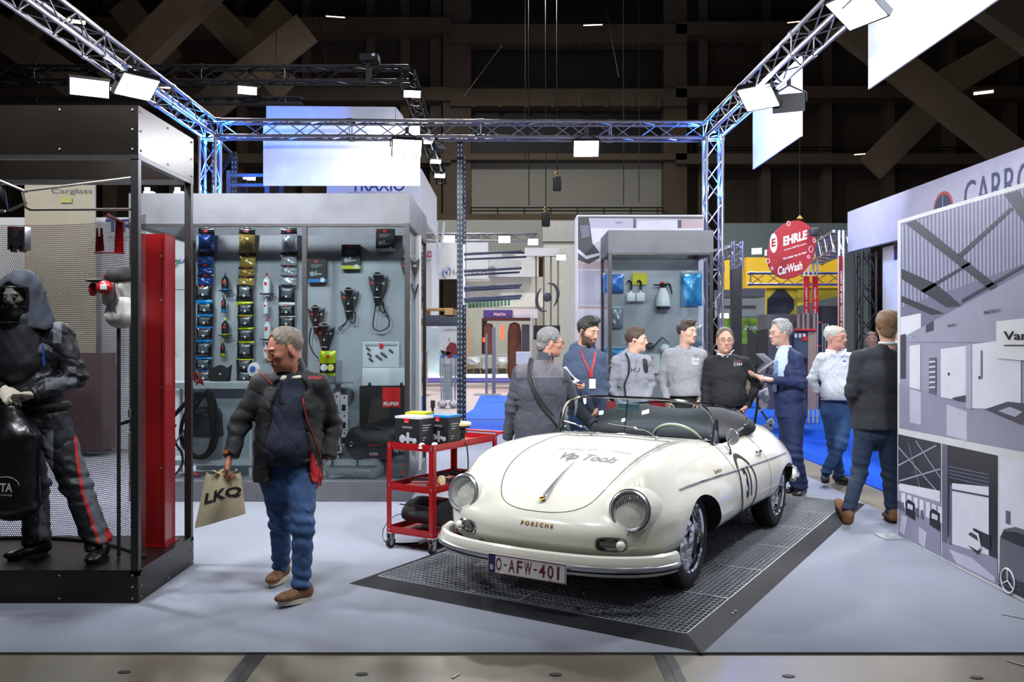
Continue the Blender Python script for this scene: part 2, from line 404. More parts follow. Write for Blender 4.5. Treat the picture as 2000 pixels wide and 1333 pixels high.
for i, (a, b, wd, Y) in enumerate(arch): struct('trim_%d' % (i+60), MB().beam(P(*a, Y), P(*b, Y), 1.2, wd/F*Y, up=(0, 1, 0)), concrete)
def flr(nm, x0, y0, x1, y1, z0, z1, m, **k): return struct(nm, MB().box(x0, y0, z0, x1, y1, z1), m, **k)
fm = M('hall_concrete', '#756d5e', .42, noise=(1.4, .2, 9), bump=(30, .05)); flr('floor', -27, -6, 30, 47, -.3, 0, fm)
def carpetmat(nm, c, amt=.13):
 m = M(nm, c, .95, noise=(220, amt, 3), bump=(300, .25, .003), spec=.1)
 return m
grey_c = carpetmat('grey_needlefelt', '#8e929e')
def carpet(nm, x0, y0, x1, y1, th, m, lab): return solo(nm, MB().box(x0, y0, 0.001, x1, y1, th), m, lab, 'carpet', smooth=False, kind='structure')
carpet('floor_carpet', -9., 4.515, 3.47, 15.05, .012, grey_c, 'light grey felt carpet under the whole trade stand')
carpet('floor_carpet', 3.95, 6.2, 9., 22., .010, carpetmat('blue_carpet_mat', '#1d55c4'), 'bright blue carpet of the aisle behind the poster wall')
def polyfloor(pts, z, m, lab):
 mb = MB(); mb.prism([(g[0], g[1]) for g in [G(*p) for p in pts]], (0, 0, .001), (1, 0, 0), (0, 1, 0), (0, 0, z))
 return solo('floor_carpet', mb, m, lab, 'carpet', smooth=False, kind='structure')
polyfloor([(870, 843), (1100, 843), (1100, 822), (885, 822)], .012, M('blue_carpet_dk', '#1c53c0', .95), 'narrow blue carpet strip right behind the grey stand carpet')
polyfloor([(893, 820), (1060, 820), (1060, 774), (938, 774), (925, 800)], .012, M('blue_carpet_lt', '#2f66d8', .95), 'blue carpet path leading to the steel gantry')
carpet('floor_carpet', -9.8, 17.6, 4., 31., .006, carpetmat('pale_carpet', '#b3aaad', .06), 'pale warm grey floor covering of the stands further back')
solo('floor_carpet', MB().box(-4.5, 31.2, 0, 3, 34.2, .03), M('violet_carpet', '#5753a8', .9), 'violet carpet strip in front of the far white stand', 'carpet', kind='structure', smooth=False)
duct = M('duct_cover', '#2f2b2c', .5, .3, noise=(20, .2)); seam = M('duct_seam', '#121011', .6)
for i, x in enumerate((-1.325, .785)):
 t = Thing('floor_duct', ['dark steel duct cover in the concrete left of the centre', 'dark steel duct cover in the concrete below the near corner of the platform'][i], 'floor duct', (x, 4, 0), group='floor ducts')
 t.part('cover', MB().box(x-.05, 2.6, .0005, x+.05, 4.51, .003), duct, w=True, smooth=False); t.part('seam', MB().box(x-.004, 2.6, .003, x+.004, 4.51, .004), seam, w=True)
for i, (px, py) in enumerate([(243, 1314), (707, 1318), (1085, 1319), (1540, 1322), (1907, 1325)]):
 g = G(px, py); mb = MB(); mb.lathe([(0, 0), (.033, 0), (.03, .0025), (0, .0025)], (0, 0, 0), n=16); mb.v = [v*[1, .62, 1]+[g[0], g[1], .001] for v in mb.v]
 solo('anchor_cap', mb, seam, '%s small dark oval anchor cap from the left in the bare concrete' % ORD[i], 'floor cap', 'anchor caps in the concrete')
for (px, py, lab) in [(890, 1322, 'scrap of pale tape on the bare concrete in front of the car'), (1713, 1059, 'pale flat foot plate lying at the corner of the poster wall')]:
 g = G(px, py); mb = MB()
 if px < 1000: mb.box(g[0]-.006, g[1]-.03, .002, g[0]+.006, g[1]+.03, .004, rz=-.5, c=(g[0], g[1], 0)); solo('tape_scrap', mb, M('tape', '#c9c3a0', .6), lab, 'tape')
 else: mb.box(3.0, 7.0, .013, 3.42, 7.22, .02); solo('foot_plate', mb, M('foot_plate_m', '#a9abb2', .4, .3), lab, 'plate')
ZP = .05
ANG = math.radians(31.6); U = npv([math.sin(ANG), math.cos(ANG), 0]); Vv = npv([math.cos(ANG), -math.sin(ANG), 0])     # U: front->rear, Vv: towards image right
B0 = G(1372, 1281.5); A0 = G(681, 1144); C0 = G(1693, 988)
LW = (B0-A0)@Vv; LL = (C0-B0)@U
plat = Thing('drive_on_platform', 'low dark steel platform with mitred ramp edges and grating, carrying the white car', 'platform', B0, 0)
Ob = B0-Vv*LW
def pl(u, v, z): return Ob+U*u+Vv*v+npv([0, 0, z])
rw = .13
steel_dk = M('ramp_steel', '#232429', .6, .0, .18, noise=(3, .15), bump=(60, .04))
rings = [[(0, 0), (0, LW), (LL, LW), (LL, 0)], [(rw, rw), (rw, LW-rw), (LL-rw, LW-rw), (LL-rw, rw)]]
for k in range(4):
 a, b = rings[0][k], rings[0][(k+1) % 4]; c, d = rings[1][(k+1) % 4], rings[1][k]
 V = [pl(*a, .012), pl(*b, .012), pl(*c, ZP), pl(*d, ZP), pl(*a, .004), pl(*b, .004), pl(*c, .004), pl(*d, .004)]
 plat.part('ramp_edge', MB().add(V, [(0, 1, 2, 3), (4, 7, 6, 5), (0, 4, 5, 1), (1, 5, 6, 2), (2, 6, 7, 3), (3, 7, 4, 0)]), steel_dk, w=True, smooth=False)
plat.part('floor_pan', MB().add([pl(rw, rw, .014), pl(rw, LW-rw, .014), pl(LL-rw, LW-rw, .014), pl(LL-rw, rw, .014)], [(0, 3, 2, 1)]), M('pan_black', '#17171b', .7), w=True)
galv = M('galvanised', '#b2b6bd', .42, .45, noise=(30, .12))
nU = 6; nV = 2; gu = (LL-2*rw)/nU; gv = (LW-2*rw)/nV
for i in range(nU):
 for j in range(nV):
  u0, u1, v0, v1 = rw+i*gu+.006, rw+(i+1)*gu-.006, rw+j*gv+.006, rw+(j+1)*gv-.006; mb = MB()
  def bar(a, b, w, h, z): mb.beam(pl(*a, z), pl(*b, z), w, h)
  for (a, b) in (((u0, v0), (u0, v1)), ((u1, v0), (u1, v1)), ((u0, v0), (u1, v0)), ((u0, v1), (u1, v1))): bar(a, b, .008, .03, ZP-.013)
  n = round((v1-v0)/.034)
  for k in range(1, n): v = v0+(v1-v0)*k/n; bar((u0, v), (u1, v), .0035, .026, ZP-.014)
  n = round((u1-u0)/.05)
  for k in range(1, n): u = u0+(u1-u0)*k/n; bar((u, v0), (u, v1), .005, .008, ZP-.005)
  plat.part('grating_panel', mb, galv, w=True, smooth=False)
def screws(u, v, lab=None):
 for a in (0, .05):
  for b in (0, .07): plat.part('screw', MB().lathe([(0, .004), (.007, .003), (.009, 0)], pl(u+a, v+b, ZP*.6), n=10), galv, w=True)
screws(.12+.55, LW-.12); screws(.62, .07)
# ================================================================ trusses
alu = M('truss_aluminium', '#8c8b96', .32, .85, noise=(12, .12)); blk = M('black_truss_paint', '#141416', .45, .3)
def truss(a, b, mat, lab, side=.29, r=.025, pitch=.33, nm='lighting_truss', group=None, rd=.009, chords=True):
 a, b = npv(a), npv(b); d, s, u = frame(b-a); L = np.linalg.norm(b-a); h = side/2-r
 t = Thing(nm, lab, 'truss', a if a[2] < b[2] else b, 0, group)
 cs = [s*i*h+u*j*h for i, j in ((-1, -1), (1, -1), (1, 1), (-1, 1))]
 for c in cs: t.part('chord', MB().cyl(a+c, b+c, r, n=8), mat, w=True)
 mb = MB(); n = max(2, int(round(L/pitch))); n += n % 2
 for k in range(4):
  c0, c1 = cs[k], cs[(k+1) % 4]
  for i in range(n):
   p, q = a+d*L*i/n, a+d*L*(i+1)/n
   if (i+k) % 2: mb.cyl(p+c0, q+c1, rd, n=5, caps=False)
   else: mb.cyl(p+c1, q+c0, rd, n=5, caps=False)
 for i in range(0, int(L/2)+1):
  p = a+d*min(L, 2.0*i)
  for k in range(4):
   mb.cyl(p+cs[k], p+cs[(k+1) % 4], rd, n=5); mb.cyl(p+cs[k]-d*.05, p+cs[k]+d*.05, r*1.35, n=8)
 t.part('lattice', mb, mat, w=True); return t
YT = 13.35; ZT = 4.83; XL, XR = -4.63, 3.08; sk = .02
truss((XL+.15, YT, ZT), (XR-.15, YT+.13, ZT), alu, 'aluminium lattice truss spanning the back of the stand between two corner towers')
truss((XL, YT+.12, ZT), (XL+sk*9.2, 4.2, ZT), alu, 'aluminium lattice truss running along the left side over the steel cages')
truss((XR, YT+.12, ZT), (XR+sk*9.2, 4.2, ZT), alu, 'aluminium lattice truss running along the right side beside the white banners')
truss((XL+sk*9.3, 4.05, ZT), (XR+sk*9.3, 4.05, ZT), alu, 'aluminium lattice truss across the front of the stand above the aisle')
truss((XL, YT, ZT-.15), (XL, YT, .012), alu, 'left rear lattice tower lit blue, rising behind the grey display cage', nm='truss_tower')
truss((XR, YT, ZT-.15), (XR, YT, .012), alu, 'right rear lattice tower lit blue, rising behind the small display cage', nm='truss_tower')
truss(P(-250, 147, 21), P(800, 147, 21), blk, 'thick black truss high over the left half of the hall', side=.42, r=.04, pitch=.5, rd=.018)
truss(P(-250, 197, 21), P(590, 197, 21), blk, 'second black truss hanging below the thick one, over the left half', side=.2, r=.03, pitch=.4, rd=.014)
truss(P(795, 147, 21), P(862, 350, 33), blk, 'black truss with three bright lamps, receding beside the white hanging boards', side=.4, r=.035, pitch=.6, rd=.018)
truss((5.45, 13.4, 2.9), (5.45, 13.4, .012), blk, 'black lattice tower under the left end of the grey fascia with the arched logo', side=.27, nm='truss_tower')
lampglow = M('led_panel_glow', '#f2f6ff', emit=22.); body_m = M('flood_body', '#1d1e22', .5, .4)
LIGHTS = []
def flood(pos, aim, lab, w=.40, h=.30, watts=0, glow=None, group='floodlights on the aluminium trusses', spread=160, drop=.22, col=(.93, .96, 1.)):
 pos, aim = npv(pos), npv(aim); t = Thing('floodlight', lab, 'floodlight', pos, 0, group)
 d = aim-pos; d /= np.linalg.norm(d); s = np.cross(d, [0, 0, 1]); s /= np.linalg.norm(s); u = np.cross(s, d)
 t.part('housing', MB().obox(pos-d*.045, s*w*.54, u*h*.56, d*.04), body_m, w=True, smooth=False)
 t.part('led_panel', MB().obox(pos-d*.002, s*w*.5, u*h*.5, d*.003), glow or lampglow, w=True, smooth=False)
 mb = MB(); top = pos+npv([0, 0, drop])
 for q in (-1, 1): mb.tube([pos-d*.04+s*q*w*.58, pos-d*.04+s*q*w*.58+npv([0, 0, drop*.5]), top+s*q*.02], .012, n=6)
 t.part('bracket', mb, body_m, w=True)
 if drop > .1: t.part('clamp', MB().cyl(top, top+npv([0, 0, .09]), .03, n=8), body_m, w=True)
 if watts:
  l = bpy.data.lights.new('flood_lamp', 'AREA'); l.shape = 'RECTANGLE'; l.size = w; l.size_y = h; l.energy = watts; l.color = col; l.spread = math.radians(spread)
  o = bpy.data.objects.new('flood_lamp', l); COL.objects.link(o); o.location = (pos+d*.012).tolist(); o.rotation_euler = Vector(d.tolist()).to_track_quat('-Z', 'Y').to_euler(); LIGHTS.append(o)
WF = 66
flood(P(795, 290, 13.0), (-.4, 7.5, .3), 'bright floodlight on the back truss in front of the white hanging board', .42, .26, WF)
flood(P(1145, 291, 13.0), (.8, 7., .3), 'bright floodlight on the back truss right of its middle', .36, .24, WF)
flood(P(1481, 192, 10.9), (1.0, 8.5, .2), 'bright floodlight on the right truss beside the smaller white banner', .42, .34, WF)
flood(P(1672, 20, 8.0), (.8, 6.8, .2), 'bright floodlight on the right truss at the top edge beside the large banner', .42, .36, WF)
flood(P(268, 171, 10.2), (-2., 8.2, .5), 'bright floodlight on the left truss above the dark steel cage', .42, .30, WF)
flood((-3.9, 6.3, 4.55), (-2.0, 8.6, 1.2), 'added floodlight on the left truss above the near cage, outside the view', .42, .30, WF*2.2, spread=130)  # unseen flood, added and boosted to light the cage goods
for i, x in enumerate((-3.0, -1.0, 1.2, 2.9)):
 flood((x, 4.15, 4.55), (x*.7, 8.8, 1.5), '%s added fill floodlight from the left on the front truss over the aisle' % ORD[i], .42, .30, WF*1.12, spread=112)  # front fill added from out of view to light cages and stand
flood((3.55, 7.0, 4.6), (4.0, 8.2, 4.9), 'floodlight clamped outside the right truss and aimed at the large white banner', .36, .2, 110, spread=120)
flood(P(852, 290, 13.4), (-2.2, 14.1, 4.0), 'added small floodlight under the back truss to brighten the large hanging board', .2, .1, 45, spread=140, drop=.12)  # added so the board's lower right comes out brightly lit
flood((3.5, 11.0, 4.6), (3.95, 12.2, 4.8), 'floodlight clamped outside the right truss and aimed at the smaller white banner', .36, .2, 90, spread=120)
gw = 'distant bright lamps on black trusses'
sm = M('far_lamp_glow', '#eef4ff', emit=14.)
for (px, py, Y, w, lab) in [(483, 177, 20.5, .42, 'distant bright lamp on the black truss left of the white boards'), (805, 184, 20.5, .38, 'distant bright lamp at the corner where two black trusses meet'),
      (838, 277, 26, .34, 'uppermost of the three lamps on the receding black truss'), (851, 316, 29, .34, 'middle one of the three lamps on the receding black truss'), (859, 344, 31, .36, 'lowest of the three lamps on the receding black truss'),
      (175, 172, 15, .60, 'long slanted bright lamp left of the floodlight on the left truss'), (217, 173, 16, .14, 'tiny bright lamp between the slanted lamp and the left truss'), (487, 348, 30, .4, 'small flat lamp far behind the rack top near the left tower')]:
 flood(P(px, py, Y), P(px+20, 900, Y-6), lab, w, w*.5, 0, sm, gw, drop=.09)
warm = M('warm_lamp_glow', '#ffd9b0', emit=7.)
for (px, py, Y, w, lab) in [(1921, 181, 30, .6, 'warm hall lamp under the dark roof at the right'), (147, 42, 24, .5, 'warm lamp cluster seen through the top of the left truss'), (318, 170, 24, .4, 'warm lamp cluster seen through the left truss beside the floodlight'),
      (655, 33, 42, .9, 'faint strip lamp on the upper left gallery edge'), (1158, 49, 42, .9, 'faint strip lamp on the topmost gallery edge at the centre'), (1553, 43, 42, .7, 'faint strip lamp on the upper right gallery edge'), (1688, 301, 42, .9, 'faint strip lamp on the lower right gallery edge')]:
 flood(P(px, py, Y), P(px, 900, Y-2), lab, w, w*(.35 if Y < 35 else .1), 0, warm, 'warm lamps under the hall roof', drop=.05)
for x, lab in ((XL, 'small blue spotlight in the head of the left lattice tower'), (XR, 'small blue spotlight in the head of the right lattice tower')):
 t = Thing('tower_spotlight', lab, 'spotlight', (x, YT, ZT-.02), 0, 'blue tower spotlights'); t.part('housing', MB().cyl((x, YT, ZT+.06), (x, YT, ZT-.04), .05, .06), body_m, w=True)
 t.part('lens', MB().cyl((x, YT, ZT-.041), (x, YT, ZT-.046), .05), M('blue_lens', '#2a6cff', emit=9), w=True)
 for z, e, dz in ((ZT-.1, 380, 0), (ZT-.9, 130, 0)):
  l = bpy.data.lights.new('tower_lamp', 'POINT'); l.energy = e; l.color = (.02, .16, 1.); l.shadow_soft_size = .05; o = bpy.data.objects.new('tower_lamp', l); COL.objects.link(o); o.location = (x, YT-.02, z)
for (x, y) in [(-12, 30), (2, 33), (16, 30), (-8, 18), (14, 17)]:
 l = bpy.data.lights.new('added_hall_fill', 'AREA'); l.shape = 'DISK'; l.size = 2.; l.energy = 125; l.color = (1, .84, .64); o = bpy.data.objects.new('added_hall_fill', l); COL.objects.link(o); o.location = (x, y, 19.5)  # unseen lights added to lift the dim concrete, no fixtures built
wh = M('white_board', '#dfe2e9', .55)
def rectb(x0, y0, x1, y1, Y, th=.03): return slabpx(MB(), x0, y0, x1, y1, Y, th)
solo('hanging_board', rectb(514, 232, 820, 363, 14.1), wh, 'large blank white board hanging behind the back truss, its lower right brightly lit', 'hanging board')
mb = MB(); A = [P(520, 208, 15.6), P(780, 209, 15.6), P(790, 232, 16.6)]
mb.add([P(520, 207, 15.6), P(772, 209, 15.6), P(772, 262, 15.6), P(520, 262, 15.6), P(520, 207, 15.65), P(772, 209, 15.65), P(772, 262, 15.65), P(520, 262, 15.65)], [(0, 3, 2, 1), (4, 5, 6, 7), (0, 1, 5, 4), (2, 3, 7, 6), (1, 2, 6, 5), (0, 4, 7, 3)])
mb.add([P(772, 209, 15.6), P(786, 228, 17.8), P(786, 262, 17.8), P(772, 262, 15.6), P(773, 209, 15.6), P(788, 228, 17.8), P(788, 262, 17.8), P(773, 262, 15.6)], [(0, 3, 2, 1), (4, 5, 6, 7), (0, 1, 5, 4), (2, 3, 7, 6)])
solo('hanging_board', mb, wh, 'narrow white board seen above the back truss, behind the large blank board', 'hanging board', smooth=False)
for (y0, y1, lab) in ((6.2, 9.53, 'large white banner hanging outside the right truss at the top right'), (11.75, 14.1, 'smaller white banner hanging behind the right truss between tower and large banner')):
 solo('hanging_banner', MB().box(3.9, y0, 4.36, 3.92, y1, 5.45), wh, lab, 'banner', smooth=False)
fas = Thing('stand_fascia', 'white stand fascia with blue lettering behind and below the large hanging board', 'fascia', P(740, 420, 17))
fas.part('panel', slabpx(MB(), 638, 330, 818, 420, 17, .05), wh, w=True, smooth=False)
a = P(818, 330, 17); b = P(818, 420, 17)
fas.part('side_panel', MB().box(a[0], 17, b[2], a[0]+.05, 20.5, a[2]), wh, w=True, smooth=False)
navy = M('navy_print', '#27348b', .6); gry = M('grey_print', '#8d8f9a', .6); grn = M('green_print', '#3a9a4a', .6)
def letter(t, txt, px, py, Y, wpx, hpx, m, **k):
 mb = put_text(MB(), txt, 1., P(px, py, Y), (1, 0, 0), (0, 0, 1), off=.004, width=wpx/F*Y, height=hpx/F*Y, **k)
 return t.part('lettering', mb, m, w=True, smooth=False)
letter(fas, 'TRAXIO', 738, 362, 17, 105, 24, navy, bold=.02); letter(fas, 'MOBILITY PROFESSIONALS', 737, 378, 17, 112, 7, gry)
for i, (px, y1, Y) in enumerate([(1088, 345, 30), (1066, 415, 30), (1033, 402, 32), (1218, 400, 32), (1026, 320, 34), (1248, 395, 34)]):
 top = P(px, -60, Y); bot = P(px, y1, Y)
 t = Thing('hoist_chain', ['thin dark chain ending in a hook block at the top of the pale wall panel', 'thin dark chain ending in a hook block at the foot of the pale wall panel', 'thin dark chain left of both hook blocks, without a block', 'thin dark chain over the right half of the pale wall panel', 'thin dark chain ending at the left third of the pale wall panel', 'thin dark chain nearest the right end of the pale wall panel'][i], 'chain', bot, 0, 'hoist chains')
 t.part('chain', MB().cyl(bot, top, .018, n=5), dkm, w=True)
 if i < 2: t.part('hook_block', MB().rbox(bot[0]-.14, Y-.12, bot[2]-.5, bot[0]+.14, Y+.12, bot[2], .05), body_m, w=True); t.part('hook', MB().tube([bot+[0, 0, .02], bot+[-.1, 0, .1], bot+[0, 0, .18]], .03, n=6), M('hook_yellow', '#9c7c1c', .5), w=True)
for i, (a, b) in enumerate([((125, 10), (-12, 260)), ((1180, 0), (1208, 150)), ((980, 90), (905, 190)), ((540, 60), (538, 207)), ((612, -30), (640, 140))]):
 solo('suspension_wire', MB().cyl(P(a[0]+0, a[1], 28), P(b[0], b[1], 28), .012, n=5), dkm, ['thin slanting wire across the upper left corner', 'thin slanting wire before the middle black bay', 'yellowish slanting rope before the left end of the middle black bay', 'thin wire carrying the narrow white board', 'thin wire slanting down to the thick black truss'][i], 'wire', 'suspension wires')
fm2 = M('fascia_fabric', '#b7b3bb', .75)
fa = Thing('hanging_fascia', 'long light grey fabric fascia with arched window logo and large grey capitals', 'fascia', (5.36, 9, 3.0))
fa.part('panel', MB().box(5.36, 6.0, 3.0, 5.44, 13.9, 3.64), fm2, w=True, smooth=False)
ltr = M('fascia_grey_letters', '#3f4150', .6); org = M('fascia_orange', '#b5532c', .6)
mb = MB(); put_text(mb, 'CARROSSERIE', 1., onX(2095, 310, 5.36)*[1, 1, 0]+npv([0, -.0, 3.30]), (0, -1, 0), (0, 0, 1), off=.006, height=.36, align='CENTER')
V = mb.v[0]; y0 = V[:, 1].max(); w0 = y0-V[:, 1].min(); ystart = onX(1884, 360, 5.36)[1]; mb.v[0] = np.stack([V[:, 0], ystart-(y0-V[:, 1])*(2.55/w0), V[:, 2]], 1)
fa.part('lettering', mb, ltr, w=True, smooth=False)
def archpoly(w, h, n=10): return [(-w/2, 0), (w/2, 0)]+[(w/2*math.cos(a)*(1), h-w*.45+w*.45*math.sin(a)) for a in np.linspace(0, PI, n)]
yc = onX(1842, 380, 5.36)[1]
for (w, h, m, off) in ((.50, .44, org, .003), (.44, .40, ltr, .005)):
 fa.part('logo', MB().prism(archpoly(w, h), (5.36-off, yc, 3.02), (0, -1, 0), (0, 0, 1), (.002, 0, 0)), m, w=True, smooth=False)
mb = MB(); mb.prism([(-.2, .2), (.2, .24), (.2, .25), (-.2, .21)], (5.353, yc, 3.02), (0, -1, 0), (0, 0, 1), (.002, 0, 0)); mb.box(5.353, yc-.005, 3.03, 5.355, yc+.005, 3.4); mb.prism([(-.2, .02), (.02, .02), (.2, .2), (.06, .17), (0, .06)], (5.352, yc, 3.02), (0, -1, 0), (0, 0, 1), (.002, 0, 0))
fa.part('logo', mb, fm2, w=True, smooth=False)
wl = Thing('white_partition', 'tall white partition wall with a small arched emblem, below the grey fascia', 'partition', (5.8, 11, 0))
wl.part('panel', MB().box(5.62, 6.0, .01, 5.7, 13.2, 3.0), M('partition_white', '#cfd1d0', .8), w=True, smooth=False)
yc = onX(1750, 480, 5.62)[1]; zc = onX(1750, 508, 5.62)[2]
for (w, h, m, off) in ((.34, .36, org, .003), (.29, .33, M('emblem_blue', '#27306a', .6), .005)):
 wl.part('emblem', MB().prism(archpoly(w, h), (5.62-off, yc-.1, zc), (0, -1, 0), (0, 0, 1), (.002, 0, 0)), m, w=True, smooth=False)
for (x, y, z, e) in [(-6, 17, 8.9, 500), (-2.5, 24, 11.4, 900), (-1.5, 33, 15, 1700), (6.5, 17, 8.9, 600), (7.5, 26, 12.2, 1000), (6.8, 10.5, 6.4, 260), (-6.6, 9.5, 5.8, 200)]:
 t = Thing('added_pendant', 'added round flat lamp hanging out of view over a neighbouring stand at %s' % {17: 'the near rear', 24: 'the middle rear', 33: 'the far rear', 26: 'the right far rear', 10.5: 'the blue aisle', 9.5: 'the left side'}[y] + (' left' if x < 0 else ' right'), 'lamp', (x, y, z), 0, 'added lamps over neighbouring stands')
 t.part('housing', MB().cyl((x, y, z+.03), (x, y, z+.12), .36, .2, n=24), body_m, w=True); t.part('diffuser', MB().cyl((x, y, z+.02), (x, y, z+.03), .34, n=24), sm, w=True); t.part('cord', MB().cyl((x, y, z+.12), (x, y, 20.5), .01, n=5), dkm, w=True)
 l = bpy.data.lights.new('added_pendant_fill', 'AREA'); l.shape = 'DISK'; l.size = .66; l.energy = e; l.color = (1, .97, .92); o = bpy.data.objects.new('added_pendant_fill', l); COL.objects.link(o); o.location = (x, y, z)  # lamp added out of view to brighten the background stands
t = Thing('stage_projector', 'black stage projector with white tag standing on the thick black truss', 'projector', P(718, 128, 20.6)); t.part('case', slabpx(MB(), 702, 104, 738, 116, 20.6, .4), body_m, w=True); t.part('white_tag', slabpx(MB(), 726, 104, 732, 109, 20.58, .01), wh, w=True); t.part('stand_pole', slabpx(MB(), 714, 116, 724, 160, 20.75, .12), body_m, w=True)
for i, x in enumerate((289, 348)):
 t = Thing('white_clip', ['left', 'right'][i]+' one of two white clips on the header edge of the long grey cage', 'clip', P(x, 377, 8.66), 0, 'white header clips'); t.part('plate', slabpx(MB(), x-9, 374, x+10, 377.5, 8.64, .06), wh, w=True); t.part('tab', slabpx(MB(), x-7, 366, x+3, 374, 8.66, .02), wh, w=True)
# ================================================================ the white roadster
AC = math.radians(31.0); CARO = npv([.11, 5.24, ZP]); UC = npv([math.sin(AC), math.cos(AC), 0]); VC = npv([math.cos(AC), -math.sin(AC), 0])
car = Thing('roadster_car', 'cream white open vintage roadster with number 31 roundel on its door, on the steel grating', 'car', CARO, -AC)
def tab(*kv):
 a = npv(kv).reshape(-1, 2); return a[:, 0], a[:, 1]
def pch(t, x):
 """monotone cubic interpolation"""
 X, Y = t; x = np.clip(npv(x), X[0], X[-1]); h = np.diff(X); d = np.diff(Y)/h; m = np.zeros(len(X)); m[0], m[-1] = d[0], d[-1]
 for i in range(1, len(X)-1): m[i] = 0 if d[i-1]*d[i] <= 0 else 2*d[i-1]*d[i]/(d[i-1]+d[i])
 i = np.clip(np.searchsorted(X, x, side='right')-1, 0, len(X)-2); s = (x-X[i])/h[i]
 return (2*s**3-3*s**2+1)*Y[i]+(s**3-2*s**2+s)*h[i]*m[i]+(-2*s**3+3*s**2)*Y[i+1]+(s**3-s**2)*h[i]*m[i+1]
tW = tab(0, 0, .006, .21, .02, .35, .05, .465, .10, .58, .17, .68, .27, .752, .42, .795, .65, .815, .9, .822, 1.3, .826, 1.8, .82, 2.3, .826, 2.8, .835, 3.1, .815, 3.35, .75, 3.6, .62, 3.8, .44, 3.9, .29, 3.94, .15, 3.95, 0)
tT = tab(0, .40, .006, .44, .02, .475, .05, .515, .10, .55, .17, .588, .27, .64, .42, .70, .58, .757, .8, .815, 1.1, .862, 1.35, .883, 1.8, .88, 2.3, .905, 2.6, .90, 3.0, .84, 3.3, .75, 3.6, .63, 3.8, .53, 3.9, .46, 3.94, .43, 3.95, .39)
tZ = tab(0, .40, .05, .41, .2, .44, .6, .47, 1.5, .47, 3.0, .47, 3.6, .44, 3.95, .39)
tB = tab(0, .40, .006, .36, .02, .33, .05, .29, .12, .245, .3, .21, .8, .20, 3.2, .20, 3.6, .235, 3.85, .30, 3.94, .36, 3.95, .39)
tC = tab(0, .0, .05, .50, .10, .545, .15, .60, .19, .66, .23, .715, .28, .765, .36, .812, .5, .845, .7, .862, .95, .866, 1.2, .858, 1.5, .84, 1.9, .828, 2.3, .838, 2.7, .855, 2.95, .835, 3.2, .765, 3.45, .66, 3.7, .5, 3.95, .0)
def sect(l, n=44):
 W, T, Z, B = [float(pch(t, l)) for t in (tW, tT, tZ, tB)]; xf = .575+.02*min(1, l/1.5)
 nu = float(np.interp(l, [0, .2, .5, .9], [2.9, 2.7, 2.5, 2.35])); nl = 3.0; a = np.linspace(0, PI/2, n)
 cx = np.cos(a); sz = np.sin(a); X = W*np.abs(cx)**(2/nu); ZZ = Z+(T-Z)*np.abs(sz)**(2/nu)
 base = Z+(T-Z)*max(0, 1-(min(xf/W, 1) if W > 0 else 1)**nu)**(1/nu)
 q_ = min(1, max(0, (W-xf)/.13)); Fb = max(0, float(pch(tC, l))-base)*q_*q_*(3-2*q_)
 s_in, s_out = .175, .20
 g = np.where(X < xf, np.exp(-((X-xf)/s_in)**2), np.exp(-((X-xf)/s_out)**2));
 g = g*np.clip(1-np.maximum(0, X-xf)/max(1e-6, W-xf+.02), 0, 1)**.5 if W > xf else g*0
 ZZ = ZZ+Fb*g
 b = np.linspace(0, PI/2, n//2)[1:]
 XL_ = W*np.abs(np.cos(b))**(2/nl); ZL_ = Z-(Z-B)*np.abs(np.sin(b))**(2/nl)
 up = np.stack([X, np.full(n, l), ZZ], 1); lo = np.stack([XL_, np.full(len(b), l), ZL_], 1)
 half = np.vstack([up[::-1], lo]); oth = half[1:-1][::-1]*[-1, 1, 1]
 return np.vstack([half, oth])
ls = np.concatenate([.42*(1-np.cos(np.linspace(0.05, PI/2, 34))), np.arange(.45, 3.5, .03), 3.5+.449*np.sin(np.linspace(0, PI/2-.03, 18))])
A = np.stack([sect(l) for l in ls]); bm = MB(); bm.grid(A, cv=True)
nr = A.shape[1]; k = bm.n; bm.add([[0, 0, .40]], []); bm.f += [(k, (j+1) % nr, j) for j in range(nr)]; bm.m += [0]*nr
k = bm.n; bm.add([[0, 3.95, .39]], []); o0 = (len(ls)-1)*nr; bm.f += [(k, o0+j, o0+(j+1) % nr) for j in range(nr)]; bm.m += [0]*nr
paintw = M('cream_paint', '#e9e6d8', .22, coat=1., spec=.5, noise=(1, .008)); wellm = M('wheel_well', '#0a0a0b', .8); cabin = M('cabin_trim', '#3a4652', .6)
chrome = M('chrome', '#d9dbe0', .06, 1., noise=(5, .02)); blackr = M('black_rubber', '#121213', .75, noise=(30, .1)); softc = M('soft_chrome', '#c9cbd0', .28, .85); gold = M('gilt', '#b58a35', .25, .9); seamm = M('panel_gap', '#3c3a36', .7)
body = car.part('body', bm, [paintw, wellm, cabin]);
import bmesh
b_ = bmesh.new(); b_.from_mesh(body.data); bmesh.ops.recalc_face_normals(b_, faces=b_.faces); b_.to_mesh(body.data); b_.free()
FA, RA = .80, 2.90; WR = .318; WZ = WR
def cutter(mb):
 o = mb.build('cutter', wellm); b_ = bmesh.new(); b_.from_mesh(o.data); bmesh.ops.recalc_face_normals(b_, faces=b_.faces); b_.to_mesh(o.data); b_.free()
 o.parent = car.o; return o
cuts = []
for l, r, s, kz in ((FA, .335, 1, .79), (FA, .335, -1, .79), (RA, .335, 1, .62), (RA, .335, -1, .62)):
 mb = MB(); prof = [(r*math.cos(a), r*kz*math.sin(a)) for a in np.linspace(0, PI, 40)]+[(-r, -.5), (r, -.5)]
 mb.prism(prof, (s*.50, l, WZ+.012), (0, 1, 0), (0, 0, 1), (s*.5, 0, 0)); cuts.append(cutter(mb))
